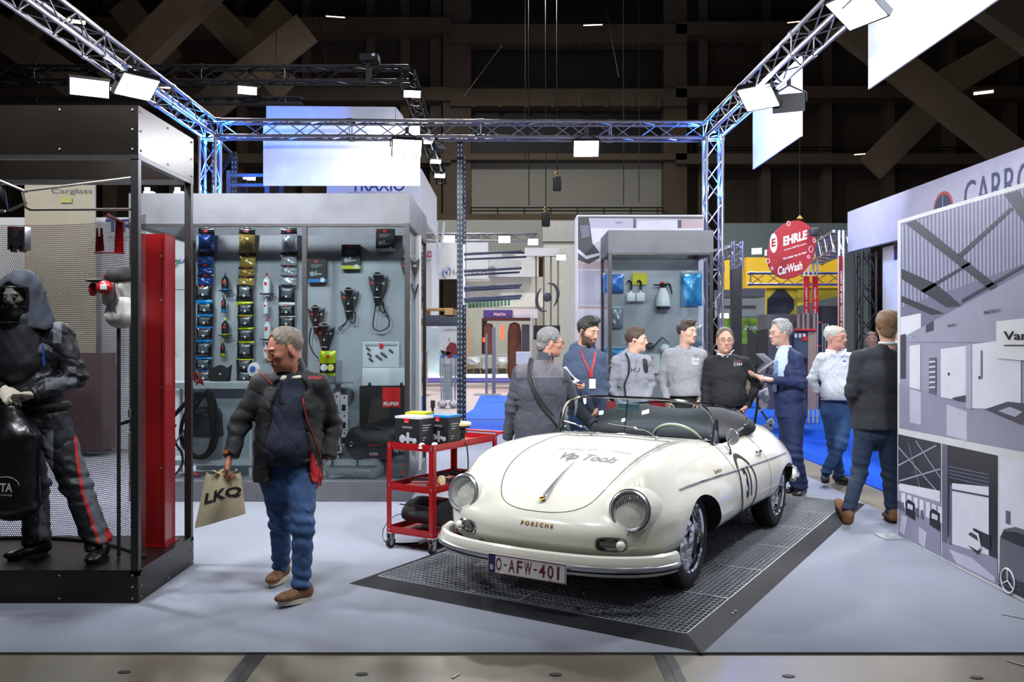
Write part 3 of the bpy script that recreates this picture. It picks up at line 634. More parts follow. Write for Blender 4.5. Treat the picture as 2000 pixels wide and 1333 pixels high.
op = [(x, 1.36+.19*(abs(x)/.6)**2.2) for x in np.linspace(-.60, .60, 15)]+[(.625, 1.75), (.62, 2.1), (.60, 2.32), (.5, 2.42), (0, 2.46), (-.5, 2.42), (-.60, 2.32), (-.62, 2.1), (-.625, 1.75)]
cuts.append(cutter(MB().prism(op, (0, 0, .33), (1, 0, 0), (0, 1, 0), (0, 0, 1.))))
for c in cuts:
 m = body.modifiers.new('b', 'BOOLEAN'); m.operation = 'DIFFERENCE'; m.object = c; m.solver = 'EXACT'
bpy.context.view_layer.update(); dg = bpy.context.evaluated_depsgraph_get(); me = bpy.data.meshes.new_from_object(body.evaluated_get(dg)); body.modifiers.clear(); old = body.data; body.data = me; bpy.data.meshes.remove(old)
for c in cuts: cm = c.data; bpy.data.objects.remove(c); bpy.data.meshes.remove(cm)
me.materials.clear(); [me.materials.append(m) for m in (paintw, wellm, cabin)]
for p in me.polygons:
 c = p.center; mi = 0
 for l, r, kz in ((FA, .335, .79), (RA, .335, .62)):
  rd = math.hypot(c.y-l, max(0, c.z-WZ-.012)/kz); rn = -((c.y-l)*p.normal.y+(c.z-WZ-.012)*p.normal.z)/max(rd, .01)
  if abs(c.x) < .85 and abs(rd-r) < .004 and rn > .75 and abs(p.normal.x) < .3 or (abs(abs(c.x)-.5) < .002 and abs(c.y-l) < r+.01 and c.z < .7): mi = 1
  if abs(abs(c.y-l)-r) < .003 and c.z < WZ+.03 and abs(p.normal.y) > .9: mi = 1
 if abs(c.x) < .63 and 1.3 < c.y < 2.5 and (abs(p.normal.z) < .2 or c.z < .4) and c.z > .32: mi = 2
 p.material_index = mi
me.shade_smooth(); me.set_sharp_from_angle(angle=math.radians(32))
body.name = 'body'
bm2 = bmesh.new(); bm2.from_mesh(me); BV = BVHTree.FromBMesh(bm2); bm2.free()
Ri = car.inv
def toloc(p): return Ri[0]@npv(p)+Ri[1]
CAML = toloc([0, 0, CH])
def hit(px, py, off=.0):
 d = toloc(P(px, py, 5.))-CAML; d = d/np.linalg.norm(d); h = BV.ray_cast(Vector(CAML), Vector(d))
 if h[0] is None: return None
 return npv(h[0])+npv(h[1])*off
def snap(p, off=0.):
 h = BV.find_nearest(Vector([float(q) for q in p])); return npv(h[0])+npv(h[1])*off
def seam_px(pts, name='panel_seam', r=.0028, m=None, k=5, closed=False, mirror=False, off=0., flat=1.):
 q = [hit(*p) for p in pts]; q = [p for p in q if p is not None]; c = crom(q, k, closed); c = [snap(p, off) for p in c]
 for s in ((1, -1) if mirror else (1,)):
  car.part(name, MB().tube([npv(p)*[s, 1, 1] for p in c], r, 6, closed=closed, flat=flat), m or seamm)
 return c
def zc(pts): # zoom-frame pixel list -> photo pixels (zoom of 840,760 at 2.632)
 return [(840+x/2.6316, 760+y/2.6316) for x, y in pts]
hood = [(.0, .075), (.12, .082), (.22, .11), (.30, .165), (.355, .25), (.39, .37), (.41, .52), (.42, .70), (.425, .9), (.43, 1.1), (.42, 1.2), (.38, 1.235), (.2, 1.225), (0, 1.22)]
def fix(h, d, off):
 n = npv(h[1]); return npv(h[0])+(n if n@npv(d) < 0 else -n)*off
def down(x, l, off=0.): return fix(BV.ray_cast(Vector((x, l, 2.)), Vector((0, 0, -1))), (0, 0, -1), off)
hp = [down(x, l, .0008) for x, l in crom([npv(p) for p in hood], 12)]
hp2 = [p*[-1, 1, 1] for p in hp[::-1]]
car.part('hood_seam', MB().tube(hp+hp2[1:-1], .0026, 6, closed=True), seamm)
hc = [down(.0, l) for l in np.linspace(.16, .60, 12)]
mb = MB(); mb.tube([p+npv([0, 0, .012+.012*math.sin(PI*i/11)]) for i, p in enumerate(hc)], [.017, .02, .017, .013, .011, .010, .009, .008, .007, .006, .005, .003], 10, flat=.8)
hh = car.part('hood_handle', mb, softc)
e = hc[0]; n = npv(BV.find_nearest(Vector(e))[1]);
car.part('crest', MB().lathe([(0, .004), (.018, .003), (.022, 0)], e+n*.026, n, 16), gold, parent=hh, label='gold and black oval crest at the foot of the handle')
car.part('crest', MB().lathe([(0, .002), (.009, .001), (.010, 0)], e+n*.030, n, 12), M('crest_dark', '#4a1a12', .4), parent=hh)
def finer(V, Fc, sc, mx):
 T = []
 for f in Fc:
  for i in range(1, len(f)-1): T.append((V[f[0]], V[f[i]], V[f[i+1]]))
 out = []
 while T:
  a, b, c = T.pop(); e = [np.linalg.norm((b-a)*sc), np.linalg.norm((c-b)*sc), np.linalg.norm((a-c)*sc)]; k = int(np.argmax(e))
  if e[k] <= mx: out.append((a, b, c)); continue
  a, b, c = ((a, b, c), (b, c, a), (c, a, b))[k]; m = (a+b)/2; T += [(a, m, c), (m, b, c)]
 V = npv(out).reshape(-1, 2); return V, [(3*i, 3*i+1, 3*i+2) for i in range(len(out))]
def decal(txt, px, py, wpx, hpx, m, name='lettering', off=.0025, skew=0., axis='hood', parent=None, w=None, h=None, thick=0, **k):
 V, Fc = TEXT(txt, 1., **k); V = V-(V.max(0)+V.min(0))/2; S = V.max(0)-V.min(0); V = V/S; V, Fc = finer(V, Fc, npv([w, h]), .012)
 c = px if py is None else hit(px, py)
 mb = MB(); out = []
 for u, v in V:
  if axis == 'hood': p = down(c[0]+u*w, c[1]-v*h*-1, off)
  elif axis == 'nose':
   p = fix(BV.ray_cast(Vector((c[0]+u*w, -1, c[2]+v*h)), Vector((0, 1, 0))), (0, 1, 0), off)
  else:
   p = fix(BV.ray_cast(Vector((2., c[1]+u*w, c[2]+v*h+u*skew)), Vector((-1, 0, 0))), (-1, 0, 0), off)
  out.append(p)
 mb.add(out, Fc); return car.part(name, mb, m, smooth=False, parent=parent)
blackp = M('black_print', '#111114', .5); greyp = M('grey_vinyl', '#8a8b90', .5); greydk = M('dark_grey_vinyl', '#3b3c40', .45)
decal('Vip Tools', 1149, 896, 0, 0, greydk, w=.42, h=.14, shear=.25, bold=.03)
decal('SIMA', 1160, 878, 0, 0, greyp, w=.24, h=.09, bold=.02)
for s in (-1, 1):   # swoosh blades either side of the pale word
 c = hit(1160, 880); pts = []
 for t in np.linspace(0, 1, 8): pts.append((s*(.12+.16*t), .035*(1-t)))
 V = [down(c[0]+x, c[1]+.01+yy, .0015) for x, yy in pts]+[down(c[0]+x, c[1]-.012-.0*yy, .0015) for x, yy in pts[::-1]]
 car.part('vinyl_blade', MB().add(V, [tuple([i, i+1, 14-i, 15-i]) for i in range(7)]), greyp, smooth=False)
decal('P O R S C H E', 1049, 1025, 0, 0, gold, axis='nose', w=.22, h=.024, bold=.03, off=.004)
decal('Speedster', 1402, 921, 0, 0, gold, axis='side', w=.155, h=.032, shear=.4, bold=.012, off=.004, skew=-.002)
rc = hit(1463, 950);
def side(y, z, off=.0015):
 return fix(BV.ray_cast(Vector((2., float(y), float(z))), Vector((-1, 0, 0))), (-1, 0, 0), off)
mb = MB(); n = 48; ring = []
for R1 in (.228, .198):
 for i in range(n): a = 2*PI*i/n; ring.append(side(rc[1]+R1*.88*math.cos(a), rc[2]+R1*math.sin(a), .003))
mb.add(ring, [(i, (i+1) % n, n+(i+1) % n, n+i) for i in range(n)]); car.part('number_roundel', mb, blackp, smooth=False, label='black ring of the race number on the door')
decal('31', rc+npv([0, 0, .03]), None, 0, 0, blackp, axis='side', w=.145, h=.22, bold=.03)
decal('www.viptools.be', rc+npv([0, .01, -.135]), None, 0, 0, blackp, axis='side', w=.13, h=.016)
seam_px([(1326, 957), (1350, 948), (1400, 931), (1440, 918), (1478, 905), (1512, 893), (1534, 885)], 'side_trim', .008, chrome, mirror=True, off=.004, flat=.6)
for s in (1, -1):
 pts = [side(l, z) for l, z in [(1.20, .245), (1.5, .24), (2.0, .24), (2.4, .242), (2.52, .245)]]
 car.part('sill_trim', MB().tube([p*[s, 1, 1]+npv([s*.008, 0, 0]) for p in crom(pts, 4)], .017, 8, flat=1.1), chrome)
 car.part('sill_groove', MB().tube([p*[s, 1, 1]+npv([s*.022, 0, .0]) for p in crom(pts, 4)], .004, 6), blackr)
for s in (1, -1):
 ds = [side(1.56, .80, 0), side(1.56, .70, 0), side(1.57, .5, 0), side(1.56, .36, 0), side(1.55, .29, 0), side(1.6, .275, 0), side(2.2, .275, 0), side(2.3, .29, 0), side(2.345, .36, 0), side(2.36, .5, 0), side(2.35, .70, 0), side(2.33, .80, 0)]
 top = [down(.61, 1.56), down(.70, 1.56)]; top2 = [down(.70, 2.33), down(.61, 2.33)]
 pts = [npv(p)*[s, 1, 1] for p in crom(top+ds+top2, 5)]; pts = [snap(p) for p in pts]
 car.part('door_seam', MB().tube(pts, .0027, 6), seamm)
 h = side(2.22, .70, .012)*[s, 1, 1]; mb = MB(); mb.tube([h+[s*.0, -.06, 0], h+[s*.018, -.045, .003], h+[s*.022, 0, .004], h+[s*.018, .045, .003], h+[0, .06, 0]], .009, 8, smooth=4); mb.ell(h+[s*.008, .035, -.02], .012)
 car.part('door_handle', mb, chrome)
def ringset(c, d, name):
 pass
lensm = glass('headlamp_glass', '#f6f8f8', .04); flutem = M('lens_ridge', '#cfd3d3', .2, alpha=.35); refl = M('reflector', '#d2d2cc', .4, .15)
for s in (1, -1):
 c = npv([s*.580, .185, .578]); ax = npv([s*.10, -1, .20]); ax /= np.linalg.norm(ax); d_, s1, u1 = frame(ax); dd = []
 for a in np.linspace(0, 2*PI, 17)[:-1]:
  q = c+.131*(s1*math.cos(a)+u1*math.sin(a)); r = BV.ray_cast(Vector(q+ax*1.), Vector(-ax))
  if r[0] is not None: dd.append((npv(r[0])-q)@ax)
 if s > 0: HLO = sorted(dd)[-2]; pass
 c = c+ax*(HLO-.03)
 hl = car.part('headlamp', MB().lathe([(.124, -.09), (.124, -.01), (.121, .012), (.112, .020), (.101, .016), (.098, .0), (.098, -.02), (.09, -.02), (.09, -.09)], c, ax, 40), softc)
 car.part('reflector', MB().lathe([(.0, -.085), (.03, -.08), (.06, -.055), (.085, -.02), (.097, .008)], c, ax, 32, caps=False), refl, parent=hl)
 car.part('bulb', MB().ell(c-ax*.04, .016), M('bulb_amber', '#d8b26a', .2), parent=hl)
 gl = MB(); gl.lathe([(.0, .046), (.03, .043), (.06, .034), (.085, .021), (.098, .010)], c, ax, 32, caps=False); car.part('lens', gl, lensm, parent=hl)
 d, sd, up = frame(ax); fl = MB()
 for q in np.linspace(-.082, .082, 15):
  w = math.sqrt(max(0, .094**2-q*q)); pts = [c+sd*q+up*t+ax*(.046-.036*((q*q+t*t)/.0096)) for t in np.linspace(-w, w, 7)]; fl.tube(pts, .0014, 4)
 car.part('lens_flute', fl, flutem, parent=hl)
 car.part('rim_screw', MB().ell(c-up*.128+ax*.012, .009), chrome, parent=hl)
 B_ = []
 for t, (rr, off) in enumerate(((.127, .006), (.134, -.03), (.152, -.09), (.168, -.17))):
  B_.append([c+ax*off+rr*(math.cos(a)*sd+math.sin(a)*up) for a in np.linspace(0, 2*PI, 41)[:-1]])
 car.part('headlamp_bowl', MB().grid(B_, cv=True), paintw)
 g0 = BV.ray_cast(Vector((s*.50, -1, .405)), Vector((0, 1, 0)))[0]; w = .082; hgt = .036
 def gp(x, z, o):
  r = BV.ray_cast(Vector((x, -1, z)), Vector((0, 1, 0))); return npv(r[0])+npv(r[1])*o
 cx = s*.50; cz = .395
 pl_ = [(cx+w*math.copysign(abs(math.cos(a))**.6, math.cos(a)), cz+hgt*math.copysign(abs(math.sin(a))**.6, math.sin(a))) for a in np.linspace(0, 2*PI, 33)[:-1]]
 gr = car.part('horn_grille', MB().tube([gp(x, z, .004) for x, z in pl_], .006, 6, closed=True), chrome)
 car.part('grille_back', MB().add([gp(x, z, .002) for x, z in pl_], [tuple(range(32))]), wellm, parent=gr)
 for q in (-.017, -.006, .005, .016): car.part('grille_bar', MB().tube([gp(cx+w*t, cz+q, .008) for t in np.linspace(-.9, .9, 7)], .0028, 5), chrome, parent=gr)
 tc = gp(cx+s*.052, cz, .012); tn = npv(BV.find_nearest(Vector(tc))[1])
 ts = car.part('turn_signal', MB().lathe([(.034, -.02), (.034, .0), (.030, .006), (.028, .006)], tc, tn, 24), chrome)
 car.part('signal_lens', MB().ell(tc+tn*.004, [.027, .027, .027]), M('signal_white', '#f1efe6', .25), parent=ts)
def bumper(pl, zc_, name, hz=.062):
 mb = MB(); path = crom([npv([x, l, zc_]) for x, l in pl], 8); sec = [(-.030, -.9), (-.010, -1.), (.012, -.92), (.026, -.55), (.031, 0), (.028, .45), (.018, .85), (.0, 1.0), (-.018, .92), (-.030, .75), (-.034, 0)]
 R = []
 for i, p in enumerate(path):
  d = path[min(i+1, len(path)-1)]-path[max(i-1, 0)]; d /= np.linalg.norm(d); o = np.cross([0, 0, 1], d)*(-1); s_ = min(1, .35+.65*min(i, len(path)-1-i)/4.)
  R.append([p+o*a*s_+npv([0, 0, b*hz*s_]) for a, b in sec])
 mb.grid(R, cv=True); mb.f += [tuple(range(11)), tuple((len(R)-1)*11+i for i in range(11))[::-1]]; mb.m += [0, 0]
 b = car.part(name, mb, paintw)
 P_ = []
 for i, p in enumerate(path[3:-3]):
  j = i+3; d = path[j+1]-path[j-1]; d /= np.linalg.norm(d); o = np.cross([0, 0, 1], d)*(-1); P_.append(p+o*.030+npv([0, 0, -.010]))
 car.part('chrome_strip', MB().tube(P_, [.004]+[.017]*20+[.004], 8), softc, parent=b); car.part('rubber_line', MB().tube([p+npv([0, 0, -.017]) for p in P_], .009, 6), blackr, parent=b)
 return path
fb = [(-.805, .36), (-.795, .27), (-.745, .16), (-.65, .06), (-.5, -.02), (-.3, -.07), (0, -.09)]; bumper(fb+[(-x, l) for x, l in fb[:-1][::-1]], .285, 'front_bumper')
rb = [(.72, 3.56), (.70, 3.66), (.66, 3.82), (.5, 3.95), (.3, 4.02), (0, 4.04)]; bumper(rb+[(-x, l) for x, l in rb[:-1][::-1]], .33, 'rear_bumper')
for s in (1, -1):
 mb = MB(); mb.tube([npv([s*.33, 4.06, .24]), npv([s*.33, 4.09, .33]), npv([s*.33, 4.07, .44])], [.01, .015, .008], 8, smooth=4); car.part('overrider', mb, chrome)
 car.part('bumper_bracket', MB().beam((s*.38, -.03, .29), (s*.38, .12, .31), .03, .05), blackr); car.part('bumper_bracket', MB().beam((s*.38, 3.98, .33), (s*.38, 3.75, .34), .03, .05), blackr)
 mb = MB(); mb.ell((s*.60, 3.69, .50), (.035, .05, .05)); car.part('tail_lamp', mb, M('tail_red', '#7d1512', .2))
pc = npv([.055, -.142, .245]); eu = npv([1, .0, 0]); ev = npv([0, .05, 1]); ev /= np.linalg.norm(ev); o = pc
plate_m = M('plate_white', '#ddd8d8', .35); plred = M('plate_red', '#6d1f22', .5); plblue = M('plate_blue', '#23245c', .4)
pt = car.part('number_plate', MB().obox(pc, eu*.262, ev*.057, (0, .003, 0)), plate_m)
mb = MB();
for a, b in (((-.258, -.053), (.258, -.053)), ((.258, -.053), (.258, .053)), ((.258, .053), (-.258, .053)), ((-.258, .053), (-.258, -.053))): mb.beam(pc+eu*a[0]+ev*a[1]-[0, .004, 0], pc+eu*b[0]+ev*b[1]-[0, .004, 0], .004, .002)
car.part('plate_border', mb, plred, parent=pt)
car.part('country_band', MB().obox(pc-eu*.235-npv([0, .0035, 0]), eu*.0225, ev*.052, (0, .001, 0)), plblue, parent=pt)
car.part('lettering', put_text(MB(), 'B', 1, pc-eu*.235-ev*.022, eu, ev, off=.006, width=.024, height=.028, bold=.02), plate_m, parent=pt, smooth=False)
for tx, x, wd in (('0', -.188, .038), ('-', -.143, .022), ('A', -.098, .044), ('F', -.044, .038), ('W', .012, .05), ('-', .062, .022), ('4', .108, .042), ('0', .162, .040), ('1', .212, .015)):
 hgt_ = .075 if tx != '-' else .009; car.part('lettering', put_text(MB(), tx if tx != '0' else ('O' if x < 0 else '0'), 1, pc+eu*x, eu, ev, off=.0045, width=wd, height=hgt_, bold=.015), plred, parent=pt, smooth=False)
for x in (-.16, .16): car.part('plate_screw', MB().ell(pc+eu*x-ev*.05-npv([0, .006, 0]), .006), chrome, parent=pt)
def wheel(x, l, s, lab):
 c = npv([x, l, WZ]); ax = npv([s, 0, 0])
 T = [(.215, -.075), (.235, -.083), (.27, -.084), (.300, -.075), (.314, -.055), (.318, -.02), (.318, .02), (.314, .055), (.300, .075), (.27, .084), (.235, .083), (.215, .072), (.21, 0)]
 tyre = car.part('wheel', MB().lathe(T, c, ax, 56, closed=True), blackr, label=lab)
 g = MB()
 for q in (-.036, -.012, .012, .036): g.lathe([(.319, q-.002), (.3195, q), (.319, q+.002)], c, ax, 56)
 car.part('tread_groove', g, wellm, parent=tyre)
 rim = [(.205, .045), (.224, .066), (.226, .076), (.219, .080), (.206, .070), (.200, .048), (.196, .022), (.186, .005), (.172, .002), (.165, .018), (.150, .034), (.125, .040), (.105, .036), (.085, .024), (.078, .026), (.076, .044), (.05, .058), (.0, .064)]
 car.part('rim', MB().lathe(rim, c, ax, 56), chrome, parent=tyre)
 mb = MB(); d, sd, u = frame(ax)
 for i in range(16):
  a = 2*PI*i/16; r = sd*math.cos(a)+u*math.sin(a); t_ = np.cross(d, r); mb.obox(c+r*.158+ax*.030, r*.008, t_*.017, ax*.003)
 car.part('rim_slot', mb, wellm, parent=tyre)
 mb = MB()
 for i in range(5):
  a = 2*PI*i/5; mb.cyl(c+(sd*math.cos(a)+u*math.sin(a))*.098+ax*.02, c+(sd*math.cos(a)+u*math.sin(a))*.098+ax*.05, .011, n=6)
 car.part('wheel_nut', mb, chrome, parent=tyre); car.part('hub_cap', MB().lathe([(.052, .05), (.045, .072), (.02, .082), (0, .084)], c, ax, 28), chrome, parent=tyre)
 car.part('backing', MB().lathe([(0, -.02), (.2, -.02)], c, ax, 24), wellm, parent=tyre)
for x, l, s, lab in ((.655, FA, 1, 'chromed front wheel facing the poster wall'), (-.655, FA, -1, None), (.665, RA, 1, 'chromed rear wheel nearer to the poster wall'), (-.665, RA, -1, None)): wheel(x, l, s, lab)
car.part('underbody', MB().box(-.5, .5, .12, .5, 3.3, .22), wellm)
top = [(-.625, 1.60, .845), (-.62, 1.60, .95), (-.585, 1.585, 1.05), (-.50, 1.55, 1.112), (-.3, 1.48, 1.140), (0, 1.44, 1.146)]; top = top+[(-x, l, z) for x, l, z in top[:-1][::-1]]
base = [(-.615, 1.57), (-.56, 1.50), (-.42, 1.40), (-.22, 1.335), (0, 1.315)]; base = base+[(-x, l) for x, l in base[:-1][::-1]]
tp = crom([npv(p) for p in top], 6); bp_ = crom([down(x, l, .008) if abs(x) < .6 else npv([x, l, .85]) for x, l in base], 6)
ws = car.part('windscreen_frame', MB().tube(tp, [.014]+[.011]*20+[.014], 10), chrome); car.part('lower_frame', MB().tube(bp_, .008, 8), chrome, parent=ws)
ti = np.linspace(0, len(tp)-1, 40); bi = np.linspace(0, len(bp_)-1, 40); tp_ = npv(tp); bq = npv(bp_)
TT = np.stack([np.interp(ti, np.arange(len(tp)), tp_[:, k]) for k in range(3)], 1); BB = np.stack([np.interp(bi, np.arange(len(bq)), bq[:, k]) for k in range(3)], 1)
car.part('windscreen_glass', MB().grid([BB+(TT-BB)*t+npv([0, -.012*math.sin(PI*t), 0]) for t in np.linspace(0, 1, 5)]), glass('windscreen_glass_m', '#d3e0e0', .07), parent=ws)
for s in (1, -1):
 mb = MB(); mb.prism([(1.52, .83), (1.68, .83), (1.645, .90), (1.625, 1.0), (1.595, 1.0)], (s*.615, 0, 0), (0, 1, 0), (0, 0, 1), (s*.02, 0, 0)); car.part('screen_post', mb, chrome, parent=ws)
 car.part('fixing_knob', MB().ell((s*.60, 1.60, .88), .014), chrome, parent=ws)
for a, b, e_ in (((.30, 1.275), (.12, 1.31), (-.08, 1.305)), ((-.20, 1.26), (-.34, 1.35), (-.50, 1.42))):
 p0 = down(*a, .02); p1 = down(*b, .055); p2 = down(*e_, .085); wp = car.part('wiper', MB().tube([p0, (p0+p1)/2+[0, 0, .02], p1], .0055, 6, smooth=3), chrome)
 car.part('wiper_blade', MB().tube([p1-(p2-p1)*.25+[0, -.01, .0], p1+[0, -.012, .01], p2+[0, -.012, 0]], .0045, 6, smooth=3), chrome, parent=wp); car.part('wiper_pivot', MB().cyl(down(*a, -.01), p0+[0, 0, .008], .013), chrome, parent=wp)
p0 = npv([.0, 1.40, .865]); p1 = npv([.0, 1.46, 1.135]); mr = car.part('interior_mirror', MB().tube([p0, p1], .004, 6), chrome); car.part('mirror_head', MB().rbox(-.085, 1.46, 1.045, .085, 1.485, 1.105, .01), M('mirror_back', '#6f8790', .25, .6), parent=mr)
dash = []
for z, dl in ((.86, 0), (.855, .05), (.80, .075), (.70, .07), (.62, .03)):
 dash.append([npv([x, 1.37+.18*(abs(x)/.6)**2.2+dl, z]) for x in np.linspace(-.60, .60, 19)])
car.part('dashboard', MB().grid(dash), cabin)
for x in (.22, .33, .44): car.part('dial', MB().lathe([(0, .006), (.035, .006), (.04, .0)], (x, 1.455+.04*(x/.5), .765), (0, 1, .3), 20), chrome)
sw = npv([.33, 1.64, .80]); nrm = npv([0, .80, .60]); nrm /= np.linalg.norm(nrm); d, sd, up = frame(nrm); R_ = .195
st = car.part('steering_wheel', MB().tube([sw+R_*(sd*math.cos(a)+up*math.sin(a)) for a in np.linspace(0, 2*PI, 41)[:-1]], .0125, 8, closed=True), M('ivory_rim', '#d8cfb4', .3))
mb = MB();
for a in (0.0, PI, PI*1.5): mb.tube([sw-nrm*.03, sw+R_*(sd*math.cos(a)+up*math.sin(a))], .007, 6)
mb.tube([sw-nrm*.03, sw-nrm*.35], .018, 8); mb.lathe([(0, .0), (.045, -.01), (.04, -.03)], sw-nrm*.01, nrm, 20); car.part('spoke_hub', mb, chrome, parent=st)
seatm = M('seat_black', '#1b1b1d', .6)
for x in (-.30, .30):
 mb = MB(); mb.rbox(x-.22, 1.62, .36, x+.22, 2.08, .52, .06); mb.rbox(x-.21, 2.02, .45, x+.21, 2.16, .84, .06); car.part('seat', mb, seatm)
s_ = SDF(.018); s_.ell((0, 2.40, .875), (.66, .30, .125), k=.05).ell((0, 2.1, .82), (.60, .30, .09), k=.06).ell((.35, 2.42, .90), (.24, .17, .11), k=.08).ell((-.35, 2.42, .90), (.24, .17, .11), k=.08)
car.part('hood_cover', s_.mesh(lambda p: .006*fbm(p, 9)), M('cover_black', '#1c1d20', .8, bump=(60, .2)))
pr = [(-.66, 2.20, .90), (-.60, 2.45, .955), (-.45, 2.60, 1.005), (-.15, 2.66, 1.03), (.15, 2.66, 1.03), (.45, 2.60, 1.005), (.60, 2.45, .955), (.66, 2.22, .905), (.64, 2.08, .87)]
rl = car.part('top_bow', MB().tube([npv(p) for p in pr], .009, 8, smooth=5), chrome, label='bright bow rail around the folded top')
for i in (1, 2, 4, 5, 6): p = npv(pr[i]); car.part('bow_bracket', MB().cyl(p-[0, .02, .08], p, .008), chrome, parent=rl)
mbp = down(.70, 1.70, -.002); hd = mbp+npv([.02, -.01, .125])
dm = car.part('door_mirror', MB().tube([mbp, mbp+[.004, -.004, .04], mbp+[-.012, 0, .075], hd], [.012, .007, .007, .009], 8, smooth=4), chrome); car.part('mirror_foot', MB().lathe([(.02, 0), (.017, .008), (0, .012)], mbp, (0, 0, 1), 16), chrome, parent=dm)
md = npv([-.45, -.9, .05]); md /= np.linalg.norm(md)
mb = MB(); mb.lathe([(0, -.045), (.03, -.040), (.052, -.020), (.060, 0), (.058, .003), (.0, .003)], hd, md, 28); car.part('mirror_shell', mb, softc, parent=dm)
if 0:
 for p in [(1326, 957), (1350, 948), (1400, 931), (1440, 918), (1478, 905), (1512, 893), (1534, 885)]: print('HIT', p, hit(*p))
# ================================================================ figures
def rotm(f, pitch=0., roll=0.):
 """columns: local x (figure's left), local y (backwards), local z for a head or chest facing f"""
 f = npv([f[0], f[1], 0.]); f /= np.linalg.norm(f); y = -f; z = npv([0, 0, 1.]); x = np.cross(y, z)
 R = np.stack([x, y, z], 1); cp, sp, cr, sr = math.cos(pitch), math.sin(pitch), math.cos(roll), math.sin(roll)
 return R@npv([[1, 0, 0], [0, cp, -sp], [0, sp, cp]])@npv([[cr, 0, -sr], [0, 1, 0], [sr, 0, cr]])
def skin(c): return M('skin_'+c.strip('#'), c, .5, noise=(14, .07), spec=.4)
eyew = M('eye_white', '#a59d94', .6); iris = M('eye_dark', '#20160f', .2); dkl = M('black_frame', '#16161a', .3)
def head_mesh(h, skinm, age=0, beard=None, wide=1.):
 S = SDF(h)
 S.ell((0, .015, .035), (.076*wide, .096, .088), k=.03).ell((0, -.028, -.022), (.062*wide, .070, .088), k=.04).ell((0, -.038, -.078), (.046*wide, .046, .034), k=.03).ell((0, -.078, -.100), (.019, .016, .015), k=.02)
 for s in (1, -1):
  S.ell((s*.042*wide, -.064, -.018), (.020, .020, .017), k=.02); S.ell((s*.030, -.088, .030), (.022, .009, .007), k=.012)
  S.ell((s*.030, -.103, .008), (.017, .015, .011), k=.010, op='s'); S.ell((s*.030, -.0865, .0135), (.0150, .0135, .0075), k=.004); S.ell((s*.030, -.086, .0005), (.0140, .0125, .0060), k=.004)
  S.ell((s*.0115, -.100, -.036), (.008, .010, .007), k=.008)
  S.ell((s*.077*wide, .006, -.004), (.007, .017, .030), k=.008, R=rotz(s*.35))
 S.cap((0, -.090, .018), (0, -.112, -.030), .008, .0115, k=.012)
 S.ell((0, -.094, -.0595), (.023, .010, .0055), k=.006).ell((0, -.091, -.0705), (.020, .010, .0065), k=.006).ell((0, -.108, -.0650), (.024, .012, .0018), k=.003, op='s')
 S.cap((0, .020, -.06), (0, .034, -.17), .056*wide, .060*wide, k=.04)
 if age:
  for s in (1, -1): S.cap((s*.026, -.100, -.036), (s*.040, -.088, -.062), .003, .003, k=.006, op='s'); S.cap((s*.02, -.095, -.003), (s*.042, -.084, -.006), .003, .002, k=.005, op='s')
 mb = S.mesh(lambda p: .0006*fbm(p, 60))
 def pf(C):
  x, y, z = np.abs(C[:, 0]), C[:, 1], C[:, 2]; m = np.zeros(len(C), int)
  if beard is not None: m[(y < .005) & (z < -.046+.5*np.clip(x-.040, 0, 1)) & (z > -.122)] = 3; m[(x > .054) & (y < .0) & (y > -.030) & (z < .015) & (z > -.1)] = 3
  m[(x < .022) & (y < -.085) & (z < -.052) & (z > -.078)] = 1
  return m
 paint(mb, pf)
 for s in (1, -1):
  mb.ell((s*.030, -.0905, .0075), (.0125, .0105, .0072), 12, 8, mi=2); mb.ell((s*.030, -.0985, .0075), (.0050, .0030, .0055), 10, 6, mi=4)
 return mb
def rotz(a): c, s = math.cos(a), math.sin(a); return npv([[c, -s, 0], [s, c, 0], [0, 0, 1.]])
def hair_mesh(h, style):
 S = SDF(h); st = style
 th = {'short': .008, 'crop': .004, 'full': .014, 'grey': .009}.get(st[0], .008)
 S.ell((0, .018, .042), (.078+th, .098+th, .090+th), k=.01)
 if 'quiff' in st: S.ell((0, -.050, .108), (.056, .045, .026), k=.02); S.ell((.02, -.02, .125), (.045, .05, .02), k=.02)
 if 'top' in st: S.ell((0, .0, .115), (.06, .075, .025), k=.02)
 if 'neck' in st: S.ell((0, .07, -.04), (.06, .05, .05), k=.02)
 S.ell((0, -.115 if 'receded' not in st else -.105, -.035), (.082, .085, .115 if 'receded' not in st else .162), k=.006, op='s')     # face
 S.ell((0, .0, -.11), (.12, .09, .085), k=.01, op='s')                                              # below ears
 for s in (1, -1): S.ell((s*.088, .0, -.012), (.022, .026, .034), k=.006, op='s')
 if 'bald' in st: S.ell((0, -.02, .13), (.062, .10, .062), k=.01, op='s')
 return S.mesh(lambda p: .0025*np.sin(p[:, 0]*420+4*np.sin(p[:, 1]*60))+.004*fbm(p, 45))
def add_xf(dst, src, R, c, s=1., mi=None):
 V = np.vstack(src.v)*s@R.T+c; k = dst.n; dst.v.append(V); dst.f += [tuple(i+k for i in f) for f in src.f]; dst.m += src.m if mi is None else [mi]*len(src.f); dst.n += len(V)
